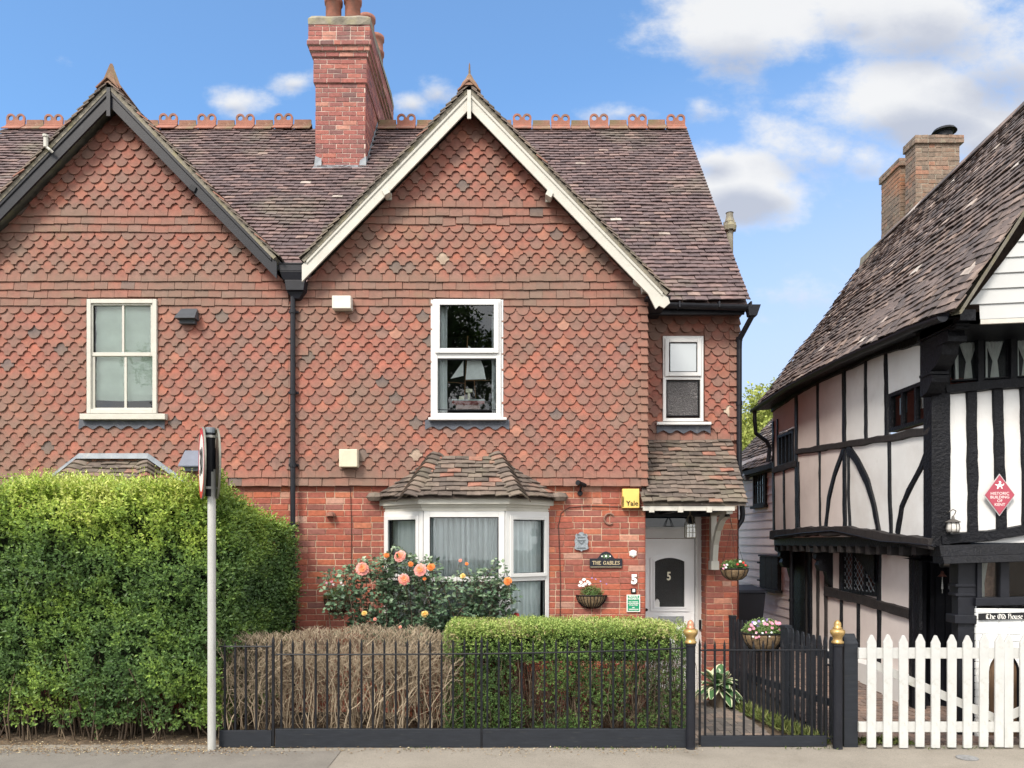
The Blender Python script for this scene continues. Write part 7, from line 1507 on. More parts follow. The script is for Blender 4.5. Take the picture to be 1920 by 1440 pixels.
for px in (1795, 1850, 1909): s_ = (FW(px, 680) - CF).dot(uF); mb = MB(); [mb.quad(fpt(s_ + i * .012, H + 1.72, -.04 - .01 * (i % 2)), fpt(s_ + (i + 1) * .012, H + 1.72, -.04 - .01 * ((i + 1) % 2)), fpt(s_ - .01 + (i + 1) * .012, H + 2.22, -.04 - .01 * ((i + 1) % 2)), fpt(s_ - .01 + i * .012, H + 2.22, -.04 - .01 * (i % 2))) for i in range(3)]; build(mb, 'lace_curtain', m_lace, fw)
# jettied gable with white weatherboards
GY = 7.35; GC = Vector((4.36, GY, 0)); EZ = lambda y: H + float(np.interp(y, [7.14, 7.6, 8.4, 8.8, 9.6, 11.3, 13.1], [2.235, 2.315, 2.34, 2.37, 2.40, 2.43, 2.36]))
mb = MB(); k = 0; z = H + 2.19
while z < H + 5.4:
    zt_ = z + .150; xl = 4.40 + max(0, (z - H - 2.17)) / 1.36; xl2 = 4.40 + (zt_ + .02 - H - 2.17) / 1.36; R_w = 3.2
    if k == 0: xl = xl2 = 4.62
    o = lambda x, zz, off: GC + uF * (x - 4.36) + nF * off + ZA * zz
    if xl < 7.3: mb.add([o(xl, z, .022), o(7.5, z + .012, .022), o(7.5, zt_ + .022, .004), o(xl2, zt_ + .01, .004), o(xl, z, .0), o(7.5, z + .012, .0)], [(0, 1, 2, 3), (0, 4, 5, 1)])
    z = zt_; k += 1
gb = build(mb, 'weatherboarded_gable', m_clap, old)
mb = MB(); o = lambda x, zz, off: GC + uF * (x - 4.36) + nF * off + ZA * zz
mb.add([o(4.62, H + 2.14, .03), o(7.5, H + 2.155, .03), o(7.5, H + 2.19, .03), o(4.62, H + 2.185, .03), o(4.62, H + 2.14, .0), o(7.5, H + 2.155, .0)], [(0, 1, 2, 3), (0, 4, 5, 1)]); build(mb, 'drip_board', m_cream, old)
mb = MB(); a, b = o(4.4, H + 2.15, 0), o(7.5, H + 2.15, 0); mb.add([a, b, b + Vector((0, .8, 0)), a + Vector((0, .8, 0))], [(0, 1, 2, 3)]); mb.add([a + ZA * .12, b + ZA * .12, b + Vector((0, .8, .12)), a + Vector((0, .8, .12))], [(0, 1, 2, 3)])
x0, x1 = XP(1797, 7.33), XP(1826, 7.33); mb.box(x0, x1, 7.30, 8.1, ZP(602, 7.33), ZP(582, 7.33)); mb.box(x0 + .01, x1 - .01, 7.38, 8.05, ZP(616, 7.4), ZP(601.5, 7.33))
cons = [(8.02, 603), (7.42, 606), (7.42, 622), (7.52, 628), (7.50, 640), (7.60, 652), (7.62, 668), (7.72, 684), (7.86, 694), (7.78, 700), (7.80, 712), (7.90, 730), (8.02, 734)]
pf_ = [(y, ZP(py, 7.7)) for y, py in cons]; n_ = len(pf_); vs = [(x0 + .0, y, z) for y, z in pf_] + [(x1 + .02, y, z) for y, z in pf_]; mb.add(vs, [tuple(range(n_)), tuple(reversed(range(n_, 2 * n_)))] + [(i, (i + 1) % n_, n_ + (i + 1) % n_, n_ + i) for i in range(n_)])
mb.box(x0 - .01, x1 + .03, 7.80, 8.02, ZP(701, 7.8), ZP(696, 7.8)); mb.box(x0 - .01, x1 + .03, 7.49, 7.7, ZP(640, 7.5), ZP(630, 7.5)); build(mb, 'carved_bracket', m_tar, old)
# roof
def warp(mb, x0=4.30):
    out = []
    for x, y, z in mb.v:
        t = (x - x0) / 2.2; q = (13 - y) / 5.85; dz = (EZ(y) - H - 2.39) * max(0, 1 - t) + .42 * q * t - .05 * math.sin(math.pi * min(1, max(0, q))) * max(0, .5 - abs(t - .5)) ; out.append((x, y, z + dz))
    mb.v = out
v_ = Vector((2.2, 0, 2.86)); LR = v_.length; v_.normalize(); n_r = Vector((-v_.z, 0, v_.x)); O = Vector((4.30, 7.15, H + 2.39))
mb = MB(); roof_tiles(mb, O, (0, 1, 0), v_, n_r, int(LR / .098) + 1, .098, lambda s: (0, 5.88), seed=91, wav=.03, rough=1.7, lift=.028); warp(mb); build(mb, 'roof_tiles', m_oldroof, old)
mb = MB(); N_ = 14
for i in range(N_):
    for j in range(6):
        y0, y1 = 7.2 + 5.75 * i / N_, 7.2 + 5.75 * (i + 1) / N_; s0, s1 = LR * j / 6, LR * (j + 1) / 6
        mb.add([O + v_ * s + n_r * -.012 + Vector((0, y - 7.15, 0)) for s, y in ((s0, y0), (s0, y1), (s1, y1), (s1, y0))], [(0, 1, 2, 3)])
mb.add([(6.5, 7.2, H + 5.24), (6.5, 13, H + 5.24), (8.8, 13, H + 2.3), (8.8, 7.2, H + 2.3)], [(0, 1, 2, 3)]); warp(mb); mb.v = [tuple(v) for v in mb.v]; build(mb, 'roof_deck', m_oldroof, old)
mb = MB()
for k in range(18): y0 = 7.15 + k * .325; [mb.obox((6.5, y0, H + 5.31), (0, .31, 0), (sx_ * .13, 0, -.15), (sx_ * .01, 0, .014), tint=(random.random(), .5, 0)) for sx_ in (-1, 1)]
warp(mb); build(mb, 'ridge_tiles', m_oldroof, old)
mb = MB(); e = []      # undercloak beneath the verge
for j in range(13): s = LR * j / 12; e += [O + v_ * s - n_r * .03 + Vector((0, .0, 0)), O + v_ * s - n_r * .075 + Vector((0, .02, 0)), O + v_ * s - n_r * .075 + Vector((0, .22, 0))]
mb.add(e, [(i * 3 + j, i * 3 + 3 + j, i * 3 + 4 + j, i * 3 + 1 + j) for i in range(12) for j in range(2)]); warp(mb); build(mb, 'verge_undercloak', m_cement, old)
mb = MB(); N_ = 8; vs = []; ys = [7.3 + 5.75 * i / 10 for i in range(11)]      # eaves gutter and soffit
for y in ys:
    c = Vector((4.25, y, EZ(y) - .045))
    for i in range(N_ + 1): a = math.pi + math.pi * i / N_; vs.append(c + Vector((.055 * math.cos(a), 0, .052 * math.sin(a))))
mb.add(vs, [(i * 9 + j, i * 9 + j + 1, i * 9 + 10 + j, i * 9 + 9 + j) for i in range(10) for j in range(8)] + [tuple(range(9)), tuple(90 + j for j in range(9))]); build(mb, 'gutter', m_black, old)
mb = MB()
for a, b in zip(ys, ys[1:]): za, zb2 = EZ(a) - .06, EZ(b) - .06; mb.quad((4.30, a, za), (4.30, b, zb2), (4.62, b, zb2 + .03), (4.62, a, za + .03)); mb.quad((4.31, a, za), (4.31, b, zb2), (4.31, b, zb2 + .07), (4.31, a, za + .07))
build(mb, 'soffit', m_tar, old)
mb = MB(); z_ = lambda p, d: ZP(p, d)
mb.tube([(4.25, 12.95, z_(766, 12.95)), (4.25, 12.95, z_(790, 12.95)), (4.28, 12.98, z_(812, 12.95)), (4.48, 13.02, z_(826, 12.95)), (4.53, 13.0, z_(840, 13)), (4.50, 13.0, z_(866, 13))], .036, 8); build(mb, 'swan_neck_pipe', m_black, old)
mb = MB(); mb.tube([S(1484, 1000, 4.72), S(1484, 1210, 4.72)], .038, 8); mb.tube([S(1484, 1123, 4.72), S(1484, 1128, 4.72)], .05, 8); build(mb, 'downpipe', m_black, old)
# chimney
mb = MB(); mo = MB()
def stack(x0, x1, y0, y1, z0, z1, sd):
    bricks(mb, (x0, y0, z0), XA, ZA, FRONT, x1 - x0, z1 - z0, seed=sd, bond='mixed', jit=2); bricks(mb, (x0, y1, z0), (0, -1, 0), ZA, nS, y1 - y0, z1 - z0, seed=sd + 1, bond='mixed', jit=2); mo.box(x0, x1, y0, y1, z0, z1)
zt1 = ZP(270, 12.4); stack(6.77, 7.50, 12.4, 12.72, H + 3.6, zt1, 200); stack(6.98, 7.4, 12.72, 13.1, H + 3.6, zt1 - .02, 204); stack(6.87, 7.45, 13.1, 13.75, H + 3.6, zt1 - .02, 207)
stack(6.74, 7.55, 12.36, 12.75, zt1 + .001, zt1 + .13, 210); stack(6.84, 7.50, 13.06, 13.79, zt1 - .019, zt1 + .11, 214)
oc = build(mb, 'chimney', m_oldbrick, old); build(mo, 'chimney_mortar', mat('grey_mortar', (.27, .24, .19), rough=.95, noise_amt=.2), oc)
mb = MB(); c = P(1770, 254, 12.6); mb.lathe(c, [(.13, -.05), (.13, .03), (.15, .03), (.15, .04)], 14); mb.lathe(c, [(.20, .045), (.17, .09), (.09, .12), (0, .13)], 16); build(mb, 'chimney_cowl', m_iron, oc)
mb = MB(); a = Vector((6.74, 12.35, H + 5.35)); mb.add([(6.60, 12.34, H + 5.30), (6.74, 12.34, H + 5.56), (7.5, 12.34, H + 6.15), (7.5, 12.36, H + 5.9), (6.90, 12.30, H + 5.30)], [(0, 1, 2, 3, 4)]); mb.hexa([(6.5, 12.35, H + 5.1), (6.72, 12.35, H + 5.1), (6.72, 13.9, H + 5.0), (6.5, 13.9, H + 5.0), (6.55, 12.38, H + 5.42), (6.73, 12.38, H + 5.55), (6.67, 13.8, H + 5.42), (6.5, 13.8, H + 5.28)]); build(mb, 'mortar_flashing', m_cement, oc)
# ground floor, side
def LWp(px, py): return S(px, py, XL)
mb = MB(); zg_ = lambda px: LWp(px, 1262 + (px - 1610) * .45).z
side_poly(mb, LWp(1706, 0).y, LWp(1549, 0).y, XL, .15, H - .02, [(LWp(1646, 0).y, LWp(1581, 0).y, LWp(1612, 1112).z, LWp(1612, 1028).z)]); side_poly(mb, LWp(1549, 0).y, 12.9, XL, .15, H - .02, [], mi=1); build(mb, 'ground_floor_plaster', [m_pinkbounce, m_pinkbounce], old)
Tm = MB(); T2 = MB(); fl = lambda px, py: LWp(px, py)
def tl(mb, pts, w, t=.03, amp=.008): tim(mb, pts, w, t, fl, nS, amp)
tl(T2, [(1549, 1108), (1625, 1127), (1708, 1152)], (.16, .13), .04)
for px, ya, yb, w, m_ in ((1550, 1000, 1290, .075, T2), (1535, 1000, 1290, .07, T2), (1520, 1000, 1290, .14, Tm), (1578, 1016, 1112, .06, Tm), (1579, 1110, 1290, .055, Tm), (1611, 1125, 1290, .06, Tm), (1650, 1018, 1300, .075, Tm), (1712, 1025, 1330, .10, Tm), (1724, 1025, 1330, .12, Tm)): tl(m_, [(px, ya), (px, (ya + yb) / 2), (px, yb)], w)
tl(Tm, [(1500, 1012), (1600, 1018), (1712, 1034)], .16, .05)
Tm.box(XL - .05, XL + .02, LWp(1515, 0).y, LWp(1491, 0).y, .2, ZP(1020, 12)); build(Tm, 'ground_floor_frame', m_tar, old); build(T2, 'ground_floor_rails', m_oak, old)
mb = MB(); mb.box(XL - .04, XL + .0, LWp(1517, 0).y + .03, LWp(1493, 0).y - .03, .25, ZP(1050, 12.2)); build(mb, 'boarded_door', m_oak, old)
oldwin(1581, 1646, (1036, 1020), (1106, 1122), 0, LWp, XL, mull=3, lead=True, dk=m_redroom)
mb = MB(); mb.add([(XL - .06, LWp(1646, 0).y - .02, H - .55), (XL - .06, LWp(1592, 0).y, H + .0), (XL - .06, LWp(1646, 0).y - .02, H + .0), (XL - .02, LWp(1646, 0).y - .02, H - .55), (XL - .02, LWp(1592, 0).y, H + .0)], [(0, 1, 2), (0, 3, 4, 1)]); build(mb, 'dark_corner_sheet', m_tar, old)  # dark triangular sheet across the upper right of the window
mb = MB()      # plinth, jetty underside, joist ends
vs = []
for px in (1560, 1600, 1640, 1680, 1712): a = LWp(px, 1205 + (px - 1560) * .72); vs += [(XL - .10, a.y, .05), (XL - .10, a.y, .43 + .02 * math.sin(px)), (XL + .02, a.y, .47)]
mb.add(vs, [(i * 3 + j, i * 3 + 3 + j, i * 3 + 4 + j, i * 3 + 1 + j) for i in range(4) for j in range(2)]); build(mb, 'plinth', m_plaster, old)
mb = MB(); mb.box(XS + .012, XS + .05, 8.05, 12.9, H - .07, H + .13); mb.box(XS + .05, XL + .4, 8.1, 12.9, H - .06, H - .03); build(mb, 'jetty_soffit', m_tar, old)
mb = MB()
for k in range(17): y0 = 8.35 + k * .275; mb = MB(); mb.box(XS + .0, XL, y0, y0 + .09, H - .15 - random.uniform(0, .02), H - .062); build(mb, 'joist_end', m_oak, old)
mb = MB(); br = [(4.56, 0), (4.86, 0), (4.86, -.62), (4.80, -.52), (4.76, -.36), (4.66, -.34), (4.63, -.26), (4.66, -.20), (4.60, -.16), (4.61, -.09), (4.56, -.06)]
for yy in (12.7, 11.2): mb = MB(); n_ = len(br); mb.add([(x, yy, H - .10 + z) for x, z in br] + [(x, yy + .13, H - .10 + z) for x, z in br], [tuple(reversed(range(n_))), tuple(range(n_, 2 * n_))] + [(i, (i + 1) % n_, n_ + (i + 1) % n_, n_ + i) for i in range(n_)]); build(mb, 'jetty_bracket', m_tar, old)
mb = MB(); mb.tube([S(px, py, XS - .08) for px, py in ((1452, 1006), (1500, 1000), (1560, 995), (1600, 1003), (1650, 1015), (1700, 1018), (1750, 1024))], .008, 5); build(mb, 'cable', m_iron, old)
# ground floor, front: door recess, canopy, white brick bay
mb = MB(); dd = 9.0; mb.quad((XL, dd, 0), (8.5, dd, 0), (8.5, dd, H + .1), (XL, dd, H + .1)); mb.box(XL - .02, XL + .10, 8.86, 9.02, 0, H); mb.box(5.05, 5.10, 8.93, 9.0, .2, H - .1); mb.box(5.10, 5.72, 8.95, 8.99, .2, H - .22)
for k in range(5): mb.box(5.115 + k * .122, 5.225 + k * .122, 8.935, 8.95, .25, H - .25)
mb.quad((XS, 8.0, H - .02), (8.4, 7.55, H - .02), (8.4, 9.0, H - .02), (XS, 9.0, H - .02)); build(mb, 'entrance', m_black, old)
mb = MB(); b0 = FW(1783, 1040, .02); s0 = (b0 - CF).dot(uF); zz = lambda s, c: c + .035 * s
for (o1, o2, za, zb2, r) in ((.03, .16, -.16, -.045, .0), (.10, .24, -.235, -.162, 0)):
    mb.hexa([fpt(-.02 + s0 * .2, H + za, o1 - .15), fpt(WF, H + za + .12, o1 - .15), fpt(WF, H + za + .12, o2), fpt(-.02 + s0 * .2, H + za, o2), fpt(-.02 + s0 * .2, H + zb2, o1 - .15), fpt(WF, H + zb2 + .12, o1 - .15), fpt(WF, H + zb2 + .12, o2 - .04), fpt(-.02 + s0 * .2, H + zb2, o2 - .04)])
mb.quad(fpt(0, H - .24, .2), fpt(WF, H - .12, .2), fpt(WF, H - .1, -.9), fpt(0, H - .2, -.9)); build(mb, 'front_canopy', m_tar, old)
bw0 = FW(1831, 1200, .05); sB = (bw0 - CF).dot(uF); zw1 = FW(1840, 1137, .05).z; zsill = FW(1840, 1121, .05).z; zhd = FW(1840, 1050, .05).z
mb = MB(); mo = MB(); pts = [fpt(sB, -.02, .05), fpt(WF, -.02, .05)]
m_whbrick = mat('whitewashed_brick', (.74, .75, .74), rough=.8, noise_amt=.05, noise_scale=9, bump=.003, bump_scale=30, dirt=[((.5, .5, .47), 6, .58, .8, .5)])
bricks(mb, pts[0], uF, ZA, nF, WF - sB, zw1, seed=300, bond='mixed', holes=[(.12, .42, -.1, .92)]); bricks(mb, fpt(sB, -.02, -.05), nF, ZA, -uF, .1, zw1, seed=303)
sheet(mo, pts[0], uF, ZA, WF - sB, zw1, [(.12, .42, .0, .90)]); mo.quad(fpt(sB, 0, -.05), fpt(sB, 0, .05), fpt(sB, zw1, .05), fpt(sB, zw1, -.05)); mo.quad(fpt(sB, zw1, .05), fpt(WF, zw1 + .05, .05), fpt(WF, zw1 + .05, -.3), fpt(sB, zw1, -.3))
mo.v = [tuple(Vector(v) - nF * .002) for v in mo.v]; build(mb, 'white_brick_wall', m_whbrick, old); build(mo, 'whitewashed_joints', m_whbrick, old)
mb = MB(); ar = [(.12, 0), (.42, 0), (.42, .70)] + [(.27 + .15 * math.cos(R(a)), .70 + .2 * math.sin(R(a))) for a in range(15, 180, 15)] + [(.12, .70)]; mb.add([fpt(sB + x, z, .0) for x, z in ar], [tuple(range(len(ar)))]); build(mb, 'cellar_hatch', mat('brown_boards', (.14, .085, .05), rough=.85, noise_amt=.3, noise_scale=6, stretch=(6, 6, 1)), old)
mb = MB(); mb.add([fpt(sB + .10, .66, .055), fpt(sB + .10, .93, .055)] + [fpt(sB + .27 + .15 * math.cos(R(a)), .70 + .2 * math.sin(R(a)), .055) for a in range(180, -1, -15)] + [fpt(sB + .44, .93, .055), fpt(sB + .44, .66, .055)], []); mb.f = []; mb2 = MB()
ya_ = [fpt(sB + .27 + .15 * math.cos(R(a)), .70 + .2 * math.sin(R(a)), .056) for a in range(180, -1, -15)]; yb_ = [Vector((p.x, p.y, .95)) for p in ya_]; vs = [q for p in zip(ya_, yb_) for q in p]; mb2.add(vs, [(2 * i, 2 * i + 2, 2 * i + 3, 2 * i + 1) for i in range(len(ya_) - 1)]); build(mb2, 'arch_infill', m_whbrick, old)
Tm = MB(); sb2 = sB - .17
def fb(s0, s1, z0, z1, o0=-.1, o1=.06, dz=0): Tm.hexa([fpt(s0, z0, o0), fpt(s1, z0 + dz, o0), fpt(s1, z0 + dz, o1), fpt(s0, z0, o1), fpt(s0, z1, o0), fpt(s1, z1 + dz, o0), fpt(s1, z1 + dz, o1), fpt(s0, z1, o1)])
fb(sB - .02, WF, zsill - .085, zsill, -.12, .08, .09); fb(sb2, sB + .01, 0, H - .15, -.14, .02); fb(sb2 - .05, sB + .0, .93 + .28, 1.30, -.16, .06); fb(sb2 - .03, sB - .0, 1.5, 1.53, -.16, .035); fb(sb2 - .03, sB, 1.60, 1.63, -.16, .035); fb(sB, WF, zhd - .01, H - .1, -.1, .04, .03)
for px in (1880, 1938, 1990, 2050): s_ = (FW(px, 1090) - CF).dot(uF); fb(s_ - .045, s_ + .045, zsill - .01, zhd + .05, -.08, .05)
s_ = (FW(1832, 1090) - CF).dot(uF); fb(s_ - .02, s_ + .03, zsill - .01, zhd + .05, -.08, .05); build(Tm, 'bay_frame', m_black, old, bevel=.006)
mb = MB(); mb.add([fpt(sB, zsill, .0), fpt(WF, zsill + .08, 0), fpt(WF, zhd + .05, 0), fpt(sB, zhd + .02, 0)], [(0, 1, 2, 3)]); gw = build(mb, 'ground_floor_window', m_glass, old)
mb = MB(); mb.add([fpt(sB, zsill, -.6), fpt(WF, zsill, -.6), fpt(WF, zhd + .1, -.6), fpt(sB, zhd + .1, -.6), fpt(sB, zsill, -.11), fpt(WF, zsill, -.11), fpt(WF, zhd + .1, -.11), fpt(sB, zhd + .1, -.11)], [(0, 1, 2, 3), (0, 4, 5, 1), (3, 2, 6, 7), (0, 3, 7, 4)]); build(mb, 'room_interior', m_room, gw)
m_tart = mat('plaid_curtain', (.26, .17, .14), rough=.9, noise_amt=.3, noise_scale=22); a0 = (FW(1836, 1090) - CF).dot(uF)
for k, (s0, s1, b0_, b1_, m_) in enumerate(((0, .055, .01, .075, m_lace), (.05, .12, .0, .05, m_lace), (.115, .235, .055, .235, m_tart))):
    mb = MB(); N_ = 10; vs = []
    for j in (0, 1):
        for i in range(N_ + 1): t = i / N_; s_ = (b0_ + (b1_ - b0_) * t) if j == 0 else (s0 + (s1 - s0) * t); vs.append(fpt(a0 + s_, (zsill, zhd + .04)[j], -.05 - .01 * k + .012 * math.sin(t * 14)))
    mb.add(vs, [(i, i + 1, N_ + 2 + i, N_ + 1 + i) for i in range(N_)]); build(mb, 'curtain', m_, gw)
# things on the old house
c = FW(1882, 1157, .068); W2, H2 = 44 * 7.9 / F, 6.2 * 7.9 / F; t = thing('house_name_sign', 'long black sign with white blackletter writing on the white brick wall', 'sign', c)
mb = MB(); mb.obox(c - uF * W2 - ZA * H2, uF * 2 * W2 + ZA * .02, ZA * H2 * 2, nF * .012); build(mb, 'board', mat('sign_black', (.008, .008, .01), rough=.4), t)
BL = {'T': ([[(.05, .8), (.2, 1), (.45, .88), (.7, 1)], [(.38, .9), (.3, .5), (.36, .12), (.55, .0), (.75, .15)], [(.12, .75), (.1, .3), (.25, .05)]], .72), 'h': ([[(.12, 1), (.12, 0)], [(.12, .55), (.3, .68), (.45, .55), (.45, .1), (.36, -.12)]], .55), 'e': ([[(.42, .45), (.28, .65), (.1, .5), (.1, .15), (.25, 0), (.45, .15)], [(.12, .3), (.42, .45)]], .52),
      'O': ([[(.35, 1), (.08, .75), (.08, .25), (.35, 0), (.65, .25), (.65, .75), (.38, .98)], [(.34, .85), (.34, .15)]], .74), 'l': ([[(.1, 1), (.1, .1), (.22, 0)]], .28), 'd': ([[(.05, .95), (.42, .5), (.42, .12), (.25, 0), (.1, .15), (.1, .5), (.25, .62)]], .52),
      'H': ([[(.05, .85), (.18, 1), (.18, .1), (.05, 0)], [(.18, .55), (.4, .7), (.62, .55), (.62, .15), (.5, -.1)], [(.18, .95), (.45, .98), (.6, .85)]], .74), 'o': ([[(.25, .66), (.08, .5), (.08, .15), (.25, 0), (.43, .15), (.43, .5), (.25, .66)]], .5), 'u': ([[(.08, .66), (.08, .12), (.22, 0), (.4, .12)], [(.4, .66), (.4, .05), (.5, 0)]], .54), 's': ([[(.4, .58), (.22, .66), (.1, .5), (.36, .3), (.36, .1), (.2, 0), (.05, .08)]], .45), ' ': ([], .3)}
word = 'The Old House'; tot = sum(BL[ch][1] for ch in word); S_ = 64 * 7.9 / F / tot; x = 0; mb = MB()
for ch in word: nib(mb, BL[ch][0], c + uF * (x - W2 + 12 * 7.9 / F) + ZA * (-.022 + .02 * x), S_, (.062, .05), 0, u=uF, n=nF); nib(mb, BL[ch][0], c + uF * (x - W2 + 12 * 7.9 / F) + ZA * (-.022 + .02 * x), S_, (.03, .0), .0003, u=uF, n=nF); x += BL[ch][1] * S_
mb.v = [tuple(Vector(v) + nF * .0135) for v in mb.v]; build(mb, 'lettering', m_num, t)
c = FW(1873.5, 928, .055); sc = 7.8 / F; t = thing('diamond_plaque', 'red diamond-shaped plaque with a white horse on the black and white front', 'plaque', c - ZA * 40 * sc)
def diam(k, off, m_, nm_): mb = MB(); mb.prism(c + nF * off, uF, ZA, nF, [(0, -40 * sc * k), (27.5 * sc * k, 0), (0, 40 * sc * k), (-27.5 * sc * k, 0)], .006); build(mb, nm_, m_, t)
diam(1, 0, mat('aluminium_edge', (.50, .47, .47), rough=.4, metal=.2), 'plate'); diam(.93, .0065, mat('faded_maroon', (.36, .06, .09), rough=.5, noise_amt=.08, noise_scale=5), 'red_field')
mb = MB(); hs_ = [(-6, -8), (-5, -4), (-7, -1), (-10, 0), (-9, 1.5), (-6, 1), (-3, 0), (-2, 3), (-1, 6), (-3, 8), (0, 8.5), (2, 8), (3, 5), (2, 2), (4, 0), (7, 1), (8, 3.5), (9, 1), (7, -2), (4, -2), (5, -6), (6, -9), (3.5, -8.5), (2, -4.5), (-1, -4), (-2, -7), (-4, -9.5)]
mb.prism(c + nF * .0125 + ZA * 19 * sc, uF, ZA, nF, [(x_ * sc * .85, z_2 * sc * .85) for x_, z_2 in hs_], .001); build(mb, 'horse_emblem', m_num, t)
rz8 = math.atan2(uF.y, uF.x)
for s_, sz, zz_, in (('HISTORIC', 6.6, 2.5), ('BUILDING', 6.6, -4.5), ('OF', 6.6, -11.5), ('KENT', 6.6, -18.5)): text_mesh(s_, sz * sc * 1.12, c + nF * .0135 + ZA * zz_ * sc, m_num, 'lettering', t, ext=.0005, bold=.0, rot=rz8)
c = FW(1787, 985, .12); t = thing('wall_lantern', 'old round lantern on a hook at the corner post above the canopy', 'lantern', c - ZA * .08); s = 7.85 / F; mb = MB()
mb.lathe(c, [(.0, 18 * s), (2 * s, 17 * s), (3 * s, 12 * s), (12.5 * s, 7 * s), (14 * s, 6 * s), (10 * s, 5 * s)], 14); mb.lathe(c, [(0, -14 * s), (9 * s, -14 * s), (11 * s, -12 * s), (9.5 * s, -12 * s)], 14)
for k in range(8): a = k * .785; mb.tube([c + Vector((rr * s * math.cos(a), rr * s * math.sin(a), zz * s)) for rr, zz in ((10, -12), (11.5, -6), (10.8, 0), (10, 5))], .004, 4)
mb.tube([c + ZA * 17 * s, c + ZA * 21 * s + uF * 3 * s, c + ZA * 27 * s + uF * 5 * s, c + ZA * 30 * s, c + ZA * 26 * s - uF * 6 * s, c + ZA * 24 * s - uF * 4 * s - nF * .1], .006, 6); build(mb, 'lantern_frame', mat('dark_pewter', (.13, .12, .11), rough=.5, metal=.4), t)
mb = MB(); mb.lathe(c, [(0, -12 * s), (9.3 * s, -12 * s), (11 * s, -6 * s), (10.2 * s, 0), (9.5 * s, 5 * s), (0, 5 * s)], 16); build(mb, 'lantern_glass', mat('milky_glass', (.62, .60, .56), rough=.2), t, smooth=True)
c = Vector((XP(1765, 8.9), 8.88, ZP(1078, 8.9))); s = 8.9 / F; t = thing('door_bell', 'small copper bell hanging in the dark entrance of the old house', 'bell', c - ZA * .3); mb = MB(); mb.lathe(c, [(0, 8 * s), (2 * s, 7.5 * s), (3.5 * s, 2 * s), (8 * s, -3 * s), (7 * s, -3 * s)], 14); build(mb, 'bell', mat('dull_copper', (.22, .10, .08), rough=.45, metal=.5), t, smooth=True)
mb = MB(); mb.tube([c, c - ZA * 34 * s], .004, 5); mb.tube([c - ZA * 8 * s, c - ZA * 26 * s], [.004, .012], 6); build(mb, 'pull_rope', m_num, t)
c = Vector((XP(1777, 8.75), 8.75, ZP(1056, 8.75))); mb = MB(); s = 8.75 / F; mb.tube([c - XA * 12 * s, c + XA * 12 * s], 8 * s, 14); build(mb, 'mail_tube', m_steel, None, smooth=True, label='short shiny metal cylinder in the dark entrance above the bell', cat='metal tube')
c = Vector((XP(1793, 8.7), 8.7, ZP(1101, 8.7))); mb = MB(); mb.box(c.x - .085, c.x + .085, 8.66, 8.72, c.z - .025, c.z + .025); build(mb, 'metal_tray', m_steel, None, bevel=.006, label='small bright metal shelf beside the door bell in the dark entrance', cat='shelf')

# ------------------------------------------------------------------ weatherboarded cottage behind
cot = thing('weatherboarded_cottage', 'pinkish weatherboarded cottage seen down the alley behind the timber-framed house', 'cottage', (5.6, 14.8, .3)); XC = 4.9; mb = MB(); z = .1; rn = random.Random(4)
y0c, y1c = 12.9, 16.6
while z < H + 1.55:
    a = rn.uniform(-.004, .004); mb.add([(XC - .022, y1c, z + a), (XC - .022, y0c, z), (XC - .003, y0c, z + .168), (XC - .003, y1c, z + .168), (XC, y1c, z + a), (XC, y0c, z)], [(0, 1, 2, 3), (0, 4, 5, 1)]); z += .16
mb.quad((XC, y1c, 0), (8, y1c, 0), (8, y1c, H + 1.5), (XC, y1c, H + 1.5)); build(mb, 'weatherboard_wall', m_clappink, cot)
mb = MB(); v2 = Vector((1, 0, 1.15)).normalized(); n2 = Vector((-v2.z, 0, v2.x)); roof_tiles(mb, (XC - .16, 12.95, H + 1.42), (0, 1, 0), v2, n2, 26, .098, lambda s: (0, 3.9), seed=95, wav=.03, rough=1.6)
mb.quad((XC - .15, 12.95, H + 1.40), (XC - .15, 16.8, H + 1.40), (XC + 1.6, 16.8, H + 3.38), (XC + 1.6, 12.95, H + 3.38), tint=(.2, .5, 0)); build(mb, 'roof_tiles', m_oldroof, cot)
mb = MB(); mb.box(XC - .15, XC, 12.95, 16.8, H + 1.31, H + 1.36); mb.box(XC - .2, XC - .14, 12.95, 16.8, H + 1.33, H + 1.42); build(mb, 'eaves_board', m_oak, cot)
def SC_(px, py): return S(px, py, XC)
a, b = SC_(1417, 0).y, SC_(1440, 0).y; z0, z1 = SC_(1428, 948).z, SC_(1428, 884).z; mb = MB(); panel((XC - .01, a, z0), Vector((0, -1, 0)), nS, a - b, z1 - z0, .05, .05, mb)
for k in range(1, 5): y_ = a + (b - a) * k / 5; mb.box(XC - .045, XC - .025, y_ - .015, y_ + .015, z0, z1)
mb.box(XC - .04, XC - .02, b, a, (z0 + z1) / 2 + .05, (z0 + z1) / 2 + .08); mb.box(XC - .10, XC - .01, b - .04, a + .06, z0 - .05, z0); cw = build(mb, 'window', m_oak, cot); pane((XC - .03, a, z0), Vector((0, -1, 0)), nS, a - b, z1 - z0, 0, 'window_pane', m_glass, cw); mb = MB(); mb.quad((XC - .024, a, z0), (XC - .024, b, z0), (XC - .024, b, z1), (XC - .024, a, z1)); build(mb, 'dark_interior', m_room, cw)
a, b = SC_(1432, 0).y, SC_(1467, 0).y; z0, z1 = SC_(1450, 1104).z, SC_(1450, 1044).z; mb = MB(); mb.box(XC - .07, XC - .02, b, a, z0, z1)
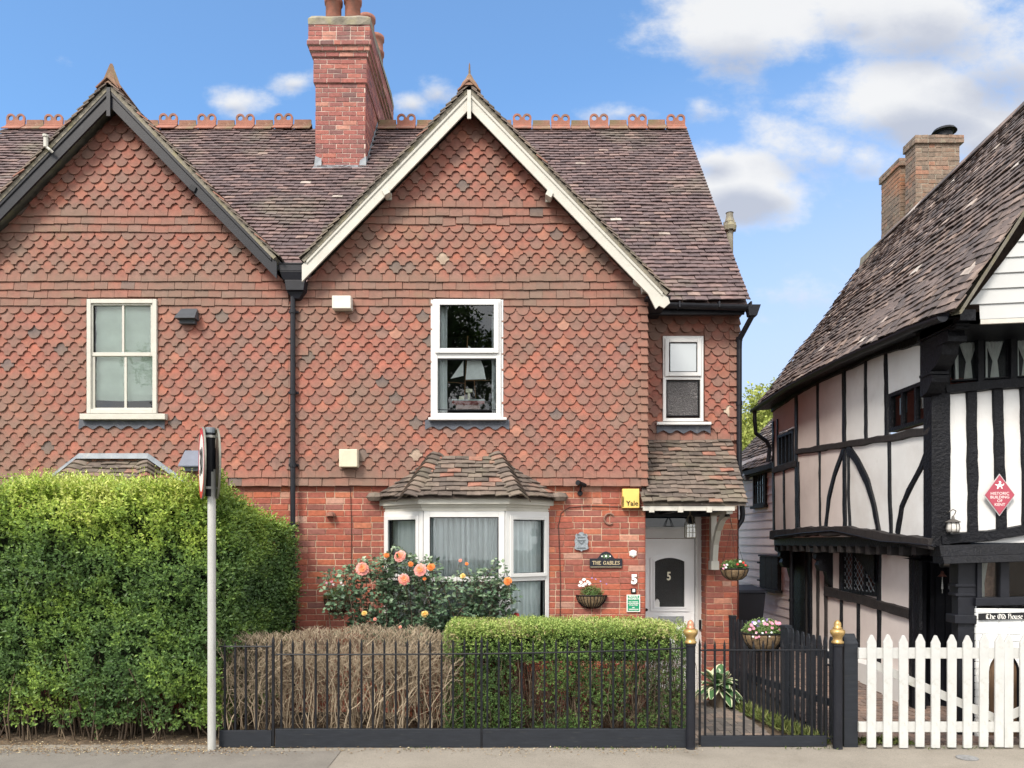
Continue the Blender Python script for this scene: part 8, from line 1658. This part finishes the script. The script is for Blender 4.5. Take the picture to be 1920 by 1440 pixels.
for k in range(3): w_ = (a - b) / 3; mb.box(XC - .085, XC - .07, b + k * w_ + .01, b + (k + 1) * w_ - .01, z0 + .01, z1 - .01)
mb.box(XC - .16, XC - .02, b - .06, a + .08, z0 - .05, z0 - .002); mb.box(XC - .10, XC - .02, b - .04, a + .04, z1, z1 + .03)
for z_h in (z0 + .12, z1 - .14): mb.box(XC - .10, XC - .086, a - .03, a + .10, z_h, z_h + .03); mb.box(XC - .10, XC - .086, b - .05, b + .10, z_h, z_h + .03)
build(mb, 'shuttered_window', m_oak, cot)
c = SC_(1412, 895); t = thing('alley_floodlight', 'small grey floodlight under the eaves of the weatherboarded cottage', 'floodlight', c - ZA * .1); mb = MB(); mb.lathe(c + Vector((-.16, 0, 0)), [(0, .09), (.07, .08), (.085, .0), (0, -.02)], 12, ax='Y'); mb.tube([c + Vector((-.14, 0, -.06)), c + Vector((0, 0, -.06))], .015, 6); build(mb, 'lamp_housing', m_lead, t)
# low planting beside the picket gates
n_ = 260; p0 = np.stack([rng.uniform(3.45, 4.1, n_), rng.uniform(7.55, 7.75, n_), np.full(n_, .01)], 1); d_ = unit(np.stack([rng.normal(0, .6, n_), rng.normal(-.2, .4, n_), rng.uniform(.4, 1, n_)], 1)); tt = np.zeros((n_, 3)); tt[:, 0] = rng.uniform(.2, .7, n_); V, Fc, T = leafmesh(p0, d_, unit(rng.normal(0, .6, (n_, 3)) + np.array([0, -.3, 1])), rng.uniform(.04, .10, n_), rng.uniform(.012, .025, n_), tt)
nbuild(V, Fc, T, 'weeds', m_border, None, kind='stuff', label='green weeds at the foot of the white picket gates', cat='weeds')

# ------------------------------------------------------------------ trees across the road, mirrored in the window panes
tree(-3.6, -13, -.1, 15.5, 5.4, 'broad tree across the road, mirrored in the upper window', 10000, .26, .35, group='trees across the road', seed=11, crown_lo=.14)
tree(2.6, -17, -.1, 13.5, 4.6, 'tree across the road right of the broad one, seen only as a reflection', 5000, .22, .35, group='trees across the road', seed=12)
tree(-12, -15, -.1, 14, 5, 'leftmost tree across the road, seen only as a reflection', 6000, .22, .35, group='trees across the road', seed=13)
